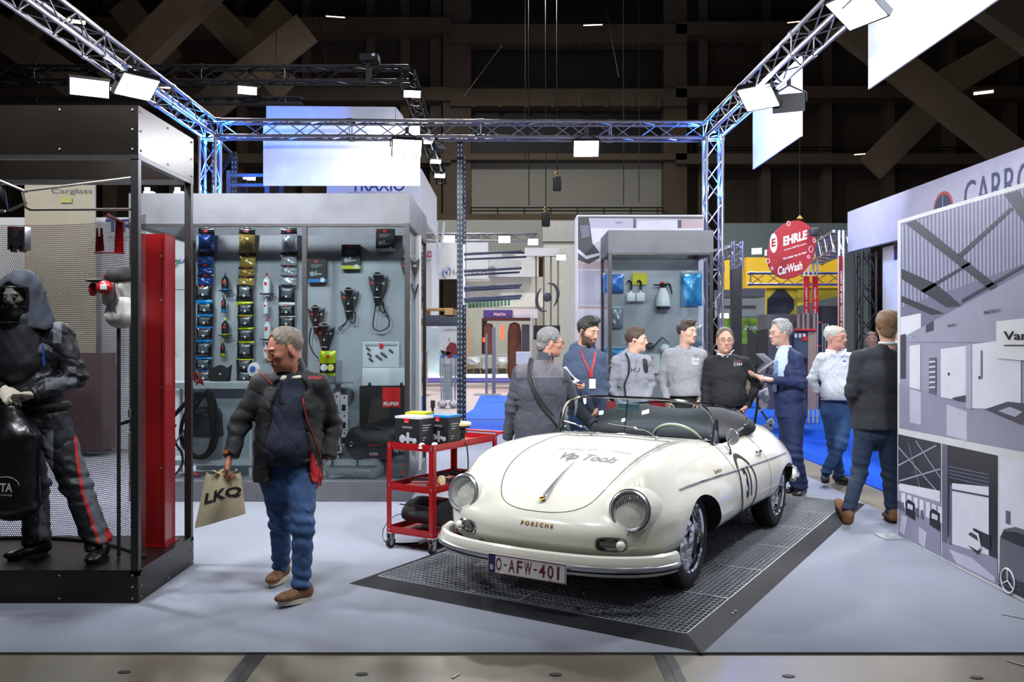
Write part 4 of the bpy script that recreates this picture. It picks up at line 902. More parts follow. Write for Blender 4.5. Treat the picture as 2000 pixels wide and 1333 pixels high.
def hand(mb, wrist, fdir, palm, thumb_side, curl=.5, h=.004, sc=1., spread=.0, mi=0, thumb=.6):
 """five-fingered hand: fdir fingers point to, palm = direction the palm faces, thumb_side = +1/-1 along cross(fdir, palm)"""
 f = npv(fdir)/np.linalg.norm(fdir); p = npv(palm)-f*(npv(palm)@f); p /= np.linalg.norm(p); x = np.cross(f, p)*thumb_side
 S = SDF(h); S.ecap((0, 0, -.02), (0, 0, .03), (.024, .019), (.034, .015), (1, 0, 0), k=.01); S.ecap((0, 0, .02), (-.002, 0, .082), (.034, .015), (.040, .012), (1, 0, 0), k=.015)
 for i, (rx, L, r) in enumerate(((.030, .072, .0088), (.0105, .082, .0092), (-.010, .076, .0088), (-.029, .060, .0078))):
  a = npv([rx, 0, .082]); ang = 0.; cu = curl*(1+.08*i); pt = a
  for seg, fr in ((.46, .7), (.30, 1.1), (.24, .7)):
   ang += cu*fr; d = npv([spread*(1.5-i)*.12, math.sin(ang), math.cos(ang)]); d /= np.linalg.norm(d); q = pt+d*L*seg*1.0; S.cap(pt, q, r, r*.9, k=.004); pt = q; r *= .93
 S.cap((.026, .004, .018), (.050, .012, .050), .015, .011, k=.012); S.cap((.050, .012, .050), (.050-.01*thumb, .016+.022*thumb, .080), .011, .0095, k=.006); S.cap((.050-.01*thumb, .016+.022*thumb, .080), (.046-.026*thumb, .018+.034*thumb, .100), .0095, .008, k=.004)
 g = S.mesh(); add_xf(mb, g, np.stack([x, p, f], 1), npv(wrist), sc, mi)
class Fig:
 def __init__(s, label, Y0, base_px, f, H=1.75, name='person', cat='person'):
  s.Y = Y0; s.f = npv([f[0], f[1], 0.]); s.f /= np.linalg.norm(s.f); s.side = np.cross([0, 0, 1.], s.f)     # side = figure's left
  g = P(base_px, HZ, Y0); s.t = Thing(name, label, cat, (g[0], Y0, .013)); s.J = {}
 def j(s, **k):
  for n, (px, py, dy) in k.items():
   s.J[n] = P(px, py, s.Y+dy)
   if n[1] == 'A': s.J[n][2] = max(s.J[n][2], .100)
 def px(s, a, b, dy=0.): return P(a, b, s.Y+dy)
 def head(s, pos, face, sk, hair=None, hcol='#333', pitch=0., roll=0., h=.0055, sc=1., age=0, beard=None, wide=1., brow=True, hlabel=None):
  s.bm = MB(); s.R = rotm(face, pitch, roll); s.hc = npv(pos); s.hs = sc; hm = head_mesh(h, None, age, beard, wide); add_xf(s.bm, hm, s.R, s.hc, sc)
  s.sk = skin(sk); s.lip = M('lip_'+sk.strip('#'), mixc(sk, '#8a3a34', .35), .45); s.beard = M('stubble_'+str(beard).strip('#'), beard or '#443', .8, noise=(200, .3))
  if hair:
   m = M('hair_'+hcol.strip('#'), hcol, .55, noise=(90, .35, 6), bump=(240, .5, .004)); mb = MB(); add_xf(mb, hair_mesh(h, hair.split()), s.R, s.hc, sc*wide**.5)
   if brow:
    for q in (1, -1):
     b = MB(); b.tube([(q*.014, -.099, .0255), (q*.030, -.0995, .0305), (q*.046, -.086, .026)], [.0028, .0035, .0015], 6, smooth=3); add_xf(mb, b, s.R, s.hc, sc)
   s.t.part('hair', mb, m, w=True)
  nk = s.hc+s.R@npv([0, .034, -.15])*sc; C = s.J.get('N', nk); s.bm2 = SDF(.018); s.bm2.cap(nk, C-[0, 0, .03], .050, .055, k=.03)
  s.NK = nk; return s
 def neckline(s): return s.NK
 def body(s, coarse=.022, girth=1.):
  J = s.J; S = s.bm2; S.h = coarse; sh = (J['LS']+J['RS'])/2; hp = (J['LH']+J['RH'])/2
  S.cap(J['LS']*.85+sh*.15-[0, 0, .02], J['RS']*.85+sh*.15-[0, 0, .02], .032, .032, k=.03); S.ecap(sh-[0, 0, .08], hp, (.11*girth, .06*girth), (.11*girth, .06*girth), s.side, k=.05)
  for q in 'LR':
   S.cap(J[q+'S'], J[q+'E'], .030, .030, k=.03).cap(J[q+'E'], J[q+'W'], .036, .024, k=.02)
   S.cap(J[q+'H'], J[q+'K'], .070, .050, k=.04).cap(J[q+'K'], J[q+'A'], .046, .034, k=.02)
  g = S.mesh(); add_xf(s.bm, g, np.eye(3), npv([0, 0, 0]), 1., 0)
  return s.t.part('body', s.bm, [s.sk, s.lip, eyew, s.beard, iris], w=True)
 def folds(s, amp=.006, pts=('LE', 'RE'), r=.11, fr=75, base=.004, bf=9):
  Q = [s.J[k] for k in pts if k in s.J]
  def fn(p):
   w = fbm(p, 6, 2); d = base*fbm(p, bf)+base*.6*fbm(p, bf*2.7, 3)+base*1.3*(1-np.abs(np.sin(13*p[:, 2]+9*p[:, 0]+5*w)))**5-base*1.0*(1-np.abs(np.sin(-11*p[:, 2]+15*p[:, 0]+4*w+2)))**5
   for q in Q:
    e = np.exp(-((p-q)**2).sum(-1)/r**2); d = d+amp*e*np.sin(fr*p[:, 2]+18*p[:, 0]+3*fbm(p, 7, 1))
   return d
  return fn
 def top(s, name, mat, r=(.20, .125), belly=(.17, .13), hips=(.175, .12), sl=(.062, .052, .040), hem=None, sleeve=1., h=.0095, amp=.007, base=.0045, extra=None, paintf=None, mats=None, fwd=.0, collar=0., arms='LR', bfwd=.02, hemr=None, lab=None, shr=.058):
  r, belly, hips, sl = [tuple(q*.90 for q in z) for z in (r, belly, hips, sl)]; hemr = hemr and tuple(q*.9 for q in hemr); shr *= .88
  J = s.J; S = SDF(h); sh = (J['LS']+J['RS'])/2; hp = (J['LH']+J['RH'])/2; sd = J['LS']-J['RS']; sd[2] *= .3
  up = hp-sh; c1 = sh+up*.25+s.f*fwd; c2 = sh+up*.68+s.f*bfwd; c3 = sh+up*1.0
  S.ecap(sh+up*.02, c1, (r[0]*.86, r[1]*.72), r, sd, k=.05); S.ecap(c1, c2, r, belly, sd, k=.06); S.ecap(c2, c3, belly, hips, sd, k=.05)
  if hem is not None: S.ecap(c3, c3+npv([0, 0, hem-c3[2]-.02]), hips, hemr or hips, sd, k=.05)
  S.cap(J['LS'], sh+(s.NK-sh)*.55, shr, .06, k=.05); S.cap(J['RS'], sh+(s.NK-sh)*.55, shr, .06, k=.05)
  if hem is not None: S.plane((0, 0, hem), (0, 0, -1))
  for q in arms:
   a, b, c = J[q+'S'], J[q+'E'], J[q+'W']; S.cap(a, b, sl[0], sl[1], k=.022); w = b+(c-b)*sleeve; S.ell(b, sl[1]*1.02, k=.02); S.ecap(b, w, (sl[1]*.98, sl[1]*.98), (sl[2], sl[2]), s.side+[.01, .02, .03], k=.015, flat=True)
  if collar: S.cap(s.NK-[0, 0, .0], s.NK+(s.hc-s.NK)*collar, .070, .072, k=.02)
  S.cap(s.NK+[0, 0, .2], sh+(s.NK-sh)*.5+s.f*.02, .056, .046, k=.008, op='s') if not collar else S.cap(s.NK-[0, 0, .02], s.hc, .058, .066, k=.006, op='s')
  if extra: extra(S)
  mb = S.mesh(s.folds(amp, base=base));
  if paintf: paint(mb, paintf)
  o = s.t.part(name, mb, mats or mat, w=True, label=lab); V = np.vstack(mb.v); s.bv = BVHTree.FromPolygons([tuple(v) for v in V], mb.f); return o
 def trousers(s, mat, r=(.092, .066, .052), name='trousers', h=.011, amp=.007, base=.003, seat=(.165, .115), lab=None, top=None, paintf=None, mats=None, cut=1.):
  J = s.J; S = SDF(h); hp = (J['LH']+J['RH'])/2; sd = J['LH']-J['RH']; sd[2] = 0; tz = top or hp[2]+.17
  S.ecap(npv([hp[0], hp[1], tz+.03]), hp-[0, 0, .03], (seat[0]*.93, seat[1]*.92), seat, sd, k=.04)
  for q in 'LR':
   a, b, c = J[q+'H'], J[q+'K'], J[q+'A']; S.ecap(a-[0, 0, .02], b, (r[0], r[0]*1.05), (r[1], r[1]), s.side, k=.05); S.ell(b, r[1], k=.02); S.ecap(b, b+(c-b)*cut, (r[1]*.97, r[1]*.97), (r[2], r[2]*1.05), s.side, k=.02, flat=True)
  S.plane((0, 0, tz), (0, 0, 1), box=(hp-[.4, .4, 0], hp+[.4, .4, .4]))
  f1 = s.folds(amp, ('LK', 'RK', 'LA', 'RA'), .12, 80, base, 10); mb = S.mesh(f1)
  if paintf: paint(mb, paintf)
  s.t.part(name, mb, mats or mat, w=True, label=lab)
 def shoe(s, q, toe, mat, sole, L=.28, pitch=0., h=.006, hi=.0, lace=None):
  a = s.J[q+'A']; d = npv([toe[0], toe[1], 0.]); d /= np.linalg.norm(d); R = rotm(d, pitch)     # local -y = toe
  S = SDF(h); k = L/.28; z0 = -.075
  S.ecap((0, .045*k, z0+.045), (0, -.11*k, z0+.036), (.036, .042), (.044, .030), (1, 0, 0), k=.02); S.ell((0, -.135*k, z0+.030), (.043, .055, .027), k=.02); S.ell((0, .045*k, z0+.045), (.036, .042, .045), k=.02); S.ecap((0, .03, z0+.05), (0, .025, -.005+hi), (.038, .05), (.042, .048), (1, 0, 0), k=.02)
  S.plane((0, 0, z0+.012), (0, 0, -1)); mb = MB(); g = S.mesh(); add_xf(mb, g, R, a); sh = s.t.part('shoe', mb, mat, w=True)
  pts = [(.036*math.cos(t)*(1.2 if math.sin(t) < 0 else 1.)*1.05, (.062 if math.sin(t) > 0 else .165)*k*math.sin(t)+.025*0) for t in np.linspace(0, 2*PI, 33)[:-1]]
  b = MB(); b.prism([(x, y) for x, y in pts], (0, 0, z0-.012), (1, 0, 0), (0, 1, 0), (0, 0, .026)); mb = MB(); add_xf(mb, b, R, a); s.t.part('sole', mb, sole, w=True, parent=sh)
  if lace:
   b = MB()
   for i in range(4): y = -.03-.022*i; z = z0+.088-.010*i; b.tube([(-.024, y, z-.010), (0, y-.004, z), (.024, y, z-.010)], .0035, 5)
   mb = MB(); add_xf(mb, b, R, a); s.t.part('lace', mb, lace, w=True, parent=sh)
  return sh
 def glasses(s, m=None, r=.021):
  b = MB()
  for q in (1, -1):
   c = npv([q*.031, -.113, .006]); b.tube([c+npv([r*math.cos(a), 0, r*.72*math.sin(a)]) for a in np.linspace(0, 2*PI, 21)[:-1]], .0014, 5, closed=True); b.tube([c+[q*r, 0, .004], (q*.070, -.095, .010), (q*.080, -.01, .008)], .0016, 5)
  b.tube([(-.010, -.114, .008), (.010, -.114, .008)], .0014, 5); mb = MB(); add_xf(mb, b, s.R, s.hc, s.hs); s.t.part('spectacles', mb, m or dkl, w=True)
 def surf(s, pt, d, off=.004):
  """project a point on the last garment along direction d (towards the garment)"""
  d = npv(d)/np.linalg.norm(d); r = s.bv.ray_cast(Vector(npv(pt)-d*1.), Vector(d)); return (npv(r[0])-d*off) if r[0] is not None else npv(pt)
 def spx(s, px, py, off=.004, dy=0):
  c = npv([0, 0, CH]); p = P(px, py, s.Y); d = (p-c)/np.linalg.norm(p-c); r = s.bv.ray_cast(Vector(c), Vector(d)); return (npv(r[0])-d*off) if r[0] is not None else p
 def strap(s, name, pts, w, mat, k=5, off=.005, flat=.35):
  q = crom([s.spx(*p, off=off) for p in pts], k); return s.t.part(name, MB().tube(q, w/2, 6, flat=flat), mat, w=True)
 def print_px(s, txt, px, py, wpx, hpx, mat, off=.004, **k):
  V, Fc = TEXT(txt, 1., **k); V = V-(V.max(0)+V.min(0))/2; V = V/(V.max(0)-V.min(0)); V, Fc = finer(V, Fc, npv([wpx, hpx]), 2.5)
  s.t.part('lettering', MB().add([s.spx(px+u*wpx, py-v*hpx, off) for u, v in V], Fc), mat, w=True, smooth=False)
def mixc(a, b, t):
 a, b = a.lstrip('#'), b.lstrip('#'); return '#'+''.join('%02x' % int(int(a[i:i+2], 16)*(1-t)+int(b[i:i+2], 16)*t) for i in (0, 2, 4))
def cloth(n, c, rough=.85, b=(90, .25), noise=(40, .12), **k): return M(n, c, rough, bump=(b[0], b[1], .004), noise=noise, **k)
denim = cloth('denim', '#2b4871', .8, (160, .3), (7, .5, 6)); denim_dk = cloth('dark_denim', '#1b2a41', .8, (160, .3), (10, .25, 6)); blackcl = cloth('black_cloth', '#0d0e11', .7)
brown_sh = M('brown_suede', '#6f4a2c', .7, noise=(20, .25), bump=(90, .2)); sole_w = M('off_white_sole', '#b9b2a0', .6); blk_shoe = M('black_leather', '#121214', .35, noise=(20, .1)); sole_b = M('black_sole', '#0e0e0f', .7)
f = Fig('man in open black jacket with red lining, walking towards the camera with a tote bag', 5.60, 572, (0, -1)); WM = f
f.j(LS=(622, 752, .02), LE=(650, 832, .16), LW=(640, 895, .06), RS=(511, 752, .0), RE=(468, 830, -.05), RW=(451, 893, -.16), LH=(588, 925, .0), RH=(538, 925, .03), LK=(592, 1030, -.16), RK=(548, 1022, .06), LA=(588, 1148, -.22), RA=(549, 1108, .22))
f.head(f.px(556, 684, -.03), (-.80, -.60), '#a8705a', 'crop receded', '#6e6456', pitch=.28, h=.0042, age=1, sc=1.08, wide=1.05)
f.body()
b = f.bm
mbh = MB(); hand(mbh, f.J['RW']+[-.01, -.01, -.02], (-.18, -.15, -1), (.9, .1, -.1), 1, curl=1.15, h=.0035, sc=1.08);
bo = [o for o in f.t.o.children if o.name.startswith('body')][0]
def join_body(fig, mb):
 """weld extra skin (hands) into the figure's body mesh"""
 bo = [o for o in fig.t.o.children if o.name.split('.')[0] == 'body'][0]; V = np.vstack(mb.v)@fig.t.inv[0].T+fig.t.inv[1]
 me = bo.data; v0 = np.zeros(len(me.vertices)*3); me.vertices.foreach_get('co', v0); v0 = v0.reshape(-1, 3); fc = [tuple(p.vertices) for p in me.polygons]; mi = [p.material_index for p in me.polygons]
 n = len(v0); me2 = bpy.data.meshes.new('body'); me2.from_pydata(np.vstack([v0, V]).tolist(), [], fc+[tuple(i+n for i in q) for q in mb.f])
 for m in me.materials: me2.materials.append(m)
 me2.polygons.foreach_set('material_index', mi+list(mb.m)); me2.shade_smooth(); me2.update(); bo.data = me2; bpy.data.meshes.remove(me)
join_body(f, mbh)
f.trousers(denim, (.098, .070, .058), 'jeans', h=.009, amp=.009, base=.004, seat=(.165, .125), top=f.px(0, 893)[2])
f.t.part('belt', MB().tube([f.px(572, 896)+npv([.168*math.cos(a), .128*math.sin(a)+.0, 0]) for a in np.linspace(0, 2*PI, 33)[:-1]], .018, 8, closed=True, flat=1.), blackcl, w=True)
f.top('sweater', cloth('navy_knit', '#141a2e', .85), (.185, .135), (.180, .165), (.170, .14), sl=(.055, .045, .034), hem=f.px(0, 905)[2], sleeve=.8, h=.009, base=.005, bfwd=.05)
f.t.part('glasses_on_collar', MB().tube([f.spx(549, 745, .01), f.spx(546, 765, .012), f.spx(553, 786, .012), f.spx(543, 783, .012), f.spx(545, 760, .012)], .004, 5), dkl, w=True)
f.t.part('tee_front', MB().ell(f.px(554, 739, -.045), (.045, .030, .030)), M('tee_cream', '#cfc6b4', .8), w=True); f.t.part('tee_collar', MB().tube([f.NK+npv([.075*math.cos(a), -.012+.066*math.sin(a), -.012-.018*(math.sin(a) < 0)*abs(math.sin(a))]) for a in np.linspace(0, 2*PI, 25)[:-1]], .013, 8, closed=True), M('tee_cream', '#cfc6b4', .8), w=True)
jk = M('shell_black', '#0d0e11', .72, noise=(20, .15), bump=(70, .2, .004), ); redl = cloth('red_lining', '#b3191c', .6)
def ext(S):
 c = f.px(567, 800)
 S.ecap(f.px(566, 700, -.24), f.px(553, 800, -.24), (.11, .19), (.125, .19), (1, 0, 0), k=.012, op='s'); S.ecap(f.px(553, 800, -.24), f.px(566, 1010, -.24), (.125, .19), (.21, .19), (1, 0, 0), k=.012, op='s')
 S.ecap(f.px(567, 760), f.px(568, 990, .0), (.155, .105), (.180, .15), (1, 0, 0), k=.01, op='s')
def pj(C):
 m = np.zeros(len(C), int); cx = (C[:, 0]/C[:, 1])*F+1000; cy_ = HZ-(C[:, 2]-CH)/C[:, 1]*F
 r = np.sqrt(((C[:, 0]-f.px(570, 0)[0])/.197)**2+((C[:, 1]-f.Y)/.165)**2); m[(r < 1.0) & (cx > 578) & (cy_ > 835) & (cx < 590+(cy_-835)*.42)] = 1; return m
f.top('jacket', None, (.225, .165), (.225, .19), (.225, .185), sl=(.082, .072, .058), hem=f.px(0, 938)[2], sleeve=1.0, h=.0085, amp=.008, base=.0038, extra=ext, paintf=pj, mats=[jk, redl], collar=.42, hemr=(.235, .19), shr=.075)
zp = [(606, 742), (598, 760), (592, 780), (600, 820), (612, 850), (622, 880), (627, 905), (624, 935)]
f.t.part('zip', MB().tube(crom([f.spx(x, y, .006) for x, y in zp], 5), .004, 6), M('red_piping', '#a01a1e', .5), w=True)
f.t.part('zip', MB().tube(crom([f.spx(x, y, .006) for x, y in [(503, 722), (512, 732), (522, 742), (531, 752)]], 5), .0035, 6), M('red_piping', '#a01a1e', .5), w=True)
f.t.part('drawcord', MB().tube([f.px(624, 930, -.17), f.px(622, 945, -.17), f.px(618, 955, -.17)], .006, 6), M('red_piping', '#a01a1e', .5), w=True); f.t.part('drawcord', MB().tube([f.px(628, 930, -.16), f.px(627, 942, -.16), f.px(625, 950, -.16)], .006, 6), M('red_piping', '#a01a1e', .5), w=True)
f.print_px('BERNER', 616, 738, 26, 6, redl, off=.006)
f.t.part('cuff_tag', MB().obox(f.spx(441, 883, .002), (.014, 0, 0), (0, 0, .011), (0, .003, 0)), M('orange_tag', '#c9672a', .6), w=True)
f.shoe('L', (-.55, -.85), brown_sh, sole_w, .30, pitch=-.10, lace=blackcl); f.shoe('R', (-.15, -1), brown_sh, sole_w, .29, lace=blackcl)
tb = Thing('tote_bag', 'cream cotton tote bag with black lettering in the walking man\'s hand', 'bag', f.px(437, 1000, -.2))
canvas = M('cream_canvas', '#cbbd9b', .9, noise=(20, .08), bump=(200, .3, .003)); Yb = 5.42
OUTL = [(403, 925), (416, 918), (432, 922), (448, 915), (463, 917), (471, 930), (476, 960), (480, 1003), (456, 1010), (430, 1016), (404, 1025), (379, 1033), (383, 1000), (391, 965)]
def bagp(u, v, sgn):
 a = npv([403, 922])*(1-u)+npv([470, 920])*u; b = npv([380, 1033])*(1-u)+npv([480, 1004])*u; q = a*(1-v)+b*v; q[1] += 6*math.sin(u*9)*(1-v)**3
 th = .035*math.sin(PI*min(1, max(0, u)))**.6*(.35+.65*math.sin(PI*min(1, v*.85+.08)))*sgn; return P(q[0], q[1], Yb)+npv([0, -th-.006*math.sin(u*11+v*5)*math.sin(PI*u), 0])
n1, n2 = 22, 18
FR = npv([[bagp(i/n1, j/n2, 1) for i in range(n1+1)] for j in range(n2+1)]); BK = npv([[bagp(i/n1, j/n2, -1) for i in range(n1+1)] for j in range(n2+1)])
mb = MB(); mb.grid(FR); mb.grid(BK[:, ::-1])
tb.part('pouch', mb, canvas, w=True)
def bagtxt(txt, u0, u1, v0, v1, sl):
 V, Fc = TEXT(txt, 1., bold=.03); V = V-V.min(0); V = V/V.max(0); V, Fc = finer(V, Fc, npv([.12, .05]), .006)
 return MB().add([bagp(u0+(u1-u0)*u, v1+(v0-v1)*v-sl*u, 1)+npv([0, -.003, 0]) for u, v in V], Fc)
tb.part('lettering', bagtxt('LKQ', .13, .98, .37, .62, .06), M('bag_black', '#15151a', .7), w=True, smooth=False)
hw = f.J['RW']+npv([-.03, -.02, -.075])
for dx, yy in ((0, -.035), (.012, .02)):
 a, c = P(416, 920, Yb+yy), P(462, 918, Yb+yy); tb.part('handle', MB().tube([a, (a*.3+hw*.7)+[-.0, 0, -.03], hw+[dx, yy*.5, -.005], (c*.35+hw*.65)+[.01, 0, -.035], c], .009, 6, smooth=5, flat=.6), canvas, w=True)
f = Fig('grey-haired man in dark grey fleece seen from behind, leaning over the car', 7.55, 1048, (.55, .83))
f.j(LS=(1018, 728, -.02), LE=(1000, 795, .02), LW=(991, 858, .08), RS=(1097, 735, .06), RE=(1126, 798, .18), RW=(1160, 830, .05), LH=(1030, 875, -.05), RH=(1072, 875, .05), LK=(1030, 955, 0), RK=(1075, 955, .05), LA=(1030, 1017, 0), RA=(1078, 1012, .1))
f.head(f.px(1075, 670, .02), (.97, .12), '#b07f6b', 'grey receded neck', '#6b6a69', pitch=.10, age=1)
f.body(); mh = MB(); hand(mh, f.J['RW'], (.75, -.15, -.45), (0, -.2, -1), -1, curl=.3, h=.005); join_body(f, mh)
fl = cloth('grey_fleece', '#3c3e47', .95, (60, .3)); fly = cloth('grey_yoke', '#5c595f', .85, (40, .2))
def pfz(C):
 py = HZ-(C[:, 2]-CH)/C[:, 1]*F; px = C[:, 0]/C[:, 1]*F+1000; m = np.zeros(len(C), int); m[(py < 738-.0*np.abs(px-1060)) & (px > 1008) & (px < 1100) & (py > 695)] = 1; m[py < 703] = 0; return m
f.top('fleece', None, (.235, .155), (.235, .175), (.225, .165), sl=(.078, .066, .05), hem=f.px(0, 872)[2], amp=.007, base=.0045, paintf=pfz, mats=[fl, fly], collar=.30, shr=.07)
f.trousers(blackcl, (.1, .075, .06)); f.shoe('L', (.6, .8), blk_shoe, sole_b); f.shoe('R', (.7, .7), blk_shoe, sole_b); f.glasses()
tsb = Thing('shoulder_bag', 'black shoulder bag with long strap worn by the man in the grey fleece', 'bag', f.px(1100, 850, .0))
st_ = crom([f.spx(x, y, .008) for x, y in [(1036, 700), (1033, 725), (1040, 760), (1058, 795), (1080, 822), (1090, 838)]], 5); tsb.part('strap', MB().tube(st_, .013, 6, flat=.4), blackcl, w=True)
st_ = crom([f.spx(x, y, .012) for x, y in [(1041, 700), (1039, 725), (1047, 760), (1064, 790), (1082, 812)]], 5); tsb.part('strap', MB().tube(st_, .007, 6, flat=.5), M('strap_edge', '#2c2c2a', .5), w=True)
q = f.spx(1092, 848, .05); tsb.part('pouch', MB().rbox(q[0]-.05, q[1]-.05, q[2]-.13, q[0]+.11, q[1]+.05, q[2]+.04, .03), blackcl, w=True)
f = Fig('bearded man in blue-grey hoodie with red lanyard and white badge', 8.22, 1146, (.45, -.9))
f.j(LS=(1172, 700, -.05), LE=(1180, 758, .0), LW=(1165, 800, -.12), RS=(1115, 700, .02), RE=(1098, 758, .05), RW=(1118, 748, -.22), LH=(1160, 815, 0), RH=(1132, 815, 0), LK=(1162, 910, 0), RK=(1132, 910, 0), LA=(1165, 988, 0), RA=(1130, 988, .05))
f.head(f.px(1149, 648, -.02), (.62, -.78), '#b98972', 'short quiff', '#1c1815', pitch=.22, beard='#4c3830', h=.005, sc=1.05)
f.body(); mh = MB(); hand(mh, f.J['RW'], (.6, -.3, -.5), (.2, .1, 1), 1, curl=.9, h=.005); hand(mh, f.J['LW'], (-.3, -.2, -.9), (-1, 0, 0), -1, curl=.6, h=.005); join_body(f, mh)
hb = cloth('blue_grey_sweat', '#374259', .9);
def hood(S):
 n = f.NK; S.cap(n+[0, .03, -.01]+f.side*.09, n+[0, .03, -.01]-f.side*.09, .05, .05, k=.04); S.cap(n-f.f*.09, n-f.f*.11-[0, 0, .1], .06, .04, k=.04)
f.top('hoodie', hb, (.205, .13), (.195, .145), (.185, .135), sl=(.068, .058, .045), hem=f.px(0, 812)[2], amp=.007, base=.005, extra=hood, sleeve=.95)
redc = M('lanyard_red', '#a51c24', .6)
f.t.part('hood_lining', MB().tube([f.NK+f.side*.075+[0, 0, .005], f.NK-f.f*.07+[0, 0, .03], f.NK-f.side*.075+[0, 0, .005]], .018, 8, smooth=6), redc, w=True)
f.strap('lanyard', [(1134, 684), (1142, 705), (1150, 722), (1154, 738)], .022, redc); f.strap('lanyard', [(1163, 688), (1160, 705), (1156, 722), (1155, 738)], .022, redc)
q = f.spx(1157, 750, .014); f.t.part('badge', MB().obox(q, (.030, 0, 0), (0, 0, .045), (0, .002, 0)), M('badge_white', '#d8d8dc', .4), w=True)
f.trousers(denim, (.085, .064, .05), 'jeans'); f.shoe('L', (.4, -.9), blk_shoe, sole_w); f.shoe('R', (.2, -.9), blk_shoe, sole_w)
wm_ = M('paper_white', '#d2d2d4', .5); br = Thing('brochure', 'white brochure with dark square picture in the bearded man\'s hand', 'brochure', f.px(1115, 748, -.3))
C4 = [f.px(1090, 721, -.30), f.px(1106, 716, -.30), f.px(1133, 744, -.36), f.px(1112, 753, -.32)]
pg = []
for t in np.linspace(0, 1, 9): a = C4[0]*(1-t)+C4[3]*t; b = C4[1]*(1-t)+C4[2]*t; sag = -.02*math.sin(PI*t); pg.append([a+[0, 0, sag], (a+b)/2+[0, 0, sag], b+[0, 0, sag]])
pg = npv(pg); br.part('cover', MB().grid(pg).grid(pg[:, ::-1]+[0, .006, -.004]), wm_, w=True)
br.part('picture', MB().grid(pg[2:6]*.999+npv([0, -.004, .002])).xf(np.eye(4)), M('brochure_dark', '#1d1a20', .5), w=True) if 0 else br.part('picture', MB().add([pg[2][0]*.8+pg[2][2]*.2+[0, -.005, .001], pg[2][0]*.2+pg[2][2]*.8+[0, -.005, .001], pg[6][0]*.2+pg[6][2]*.8+[0, -.005, .001], pg[6][0]*.8+pg[6][2]*.2+[0, -.005, .001]], [(0, 1, 2, 3)]), M('brochure_dark', '#1d1a20', .5), w=True)
f = Fig('young man in light grey hoodie with backpack straps and khaki trousers', 8.95, 1236, (.45, -.89))
f.j(LS=(1262, 706, -.05), LE=(1272, 752, .0), LW=(1256, 792, -.16), RS=(1205, 706, .02), RE=(1197, 757, .0), RW=(1215, 797, -.16), LH=(1250, 812, 0), RH=(1222, 812, 0), LK=(1250, 898, 0), RK=(1222, 898, 0), LA=(1252, 968, 0), RA=(1220, 968, .05))
f.head(f.px(1243, 665, -.02), (.92, -.38), '#c39a86', 'short top', '#3e2c20', h=.0055, sc=.98)
f.body(); mh = MB(); hand(mh, f.J['LW'], (-.5, -.1, -.8), (-.3, 1, 0), -1, curl=.5, h=.006); hand(mh, f.J['RW'], (.4, -.1, -.8), (-.3, 1, 0), 1, curl=.5, h=.006); join_body(f, mh)
lg = cloth('light_grey_sweat', '#7c7e88', .9)
f.top('hoodie', lg, (.175, .115), (.165, .12), (.17, .12), sl=(.058, .050, .042), hem=f.px(0, 803)[2], amp=.007, base=.005, extra=hood)
for pts in ([(1222, 690), (1228, 705), (1228, 730), (1220, 752), (1222, 775)], [(1255, 690), (1260, 705), (1262, 728)]): f.strap('backpack_strap', pts, .045, blackcl)
f.print_px('H U G O' if 0 else 'HU', 1241, 723, 17, 9, M('navy_print2', '#1d2233', .7), bold=.02)
f.t.part('drawcord', MB().tube([f.spx(1243, 700, .006), f.spx(1243, 730, .008), f.spx(1245, 745, .008)], .004, 5), lg, w=True); f.t.part('earbud', MB().ell(f.hc+f.R@npv([-.082, -.004, -.012]), .010), dkl, w=True)
f.trousers(cloth('khaki', '#8f8264', .85), (.082, .064, .052)); f.shoe('L', (.4, -.9), blk_shoe, sole_w); f.shoe('R', (.2, -.9), blk_shoe, sole_w)
bp = f.px(1200, 745, .12); solo('backpack', MB().rbox(bp[0]-.06, bp[1]-.02, bp[2]-.22, bp[0]+.16, bp[1]+.17, bp[2]+.18, .06), blackcl, 'black backpack on the back of the young man in the light grey hoodie', 'backpack')
f = Fig('young man in plain pale grey sweatshirt and black trousers, hands in pockets', 9.25, 1337, (.25, -.97))
f.j(LS=(1370, 694, -.02), LE=(1382, 738, .04), LW=(1366, 783, -.08), RS=(1304, 694, .0), RE=(1292, 742, .04), RW=(1302, 785, -.08), LH=(1353, 800, 0), RH=(1320, 800, 0), LK=(1354, 892, 0), RK=(1320, 892, 0), LA=(1356, 968, 0), RA=(1318, 968, .05))
f.head(f.px(1342, 650, -.02), (.62, -.78), '#c19a88', 'short quiff', '#33241c', h=.0055, sc=1.0)
f.body(); mh = MB(); hand(mh, f.J['LW'], (-.3, -.2, -.8), (-1, .3, 0), -1, curl=.4, h=.006); hand(mh, f.J['RW'], (.3, -.2, -.8), (1, .3, 0), 1, curl=.4, h=.006); join_body(f, mh)
f.top('sweatshirt', cloth('pale_grey_sweat', '#86878d', .9), (.200, .125), (.190, .135), (.18, .125), sl=(.064, .054, .043), hem=f.px(0, 773)[2], amp=.007, base=.005)
f.print_px('URB AN', 1358, 702, 14, 6, M('print_pale', '#c9c9cb', .6), bold=.03); f.print_px('TRND', 1358, 710, 14, 6, M('print_pale', '#c9c9cb', .6), bold=.03)
f.trousers(blackcl, (.085, .066, .055)); f.shoe('L', (.3, -.9), blk_shoe, sole_w); f.shoe('R', (.0, -.9), blk_shoe, sole_w)
f = Fig('man with glasses in black V-neck sweater over white collar, hand in pocket', 9.12, 1418, (-.05, -1))
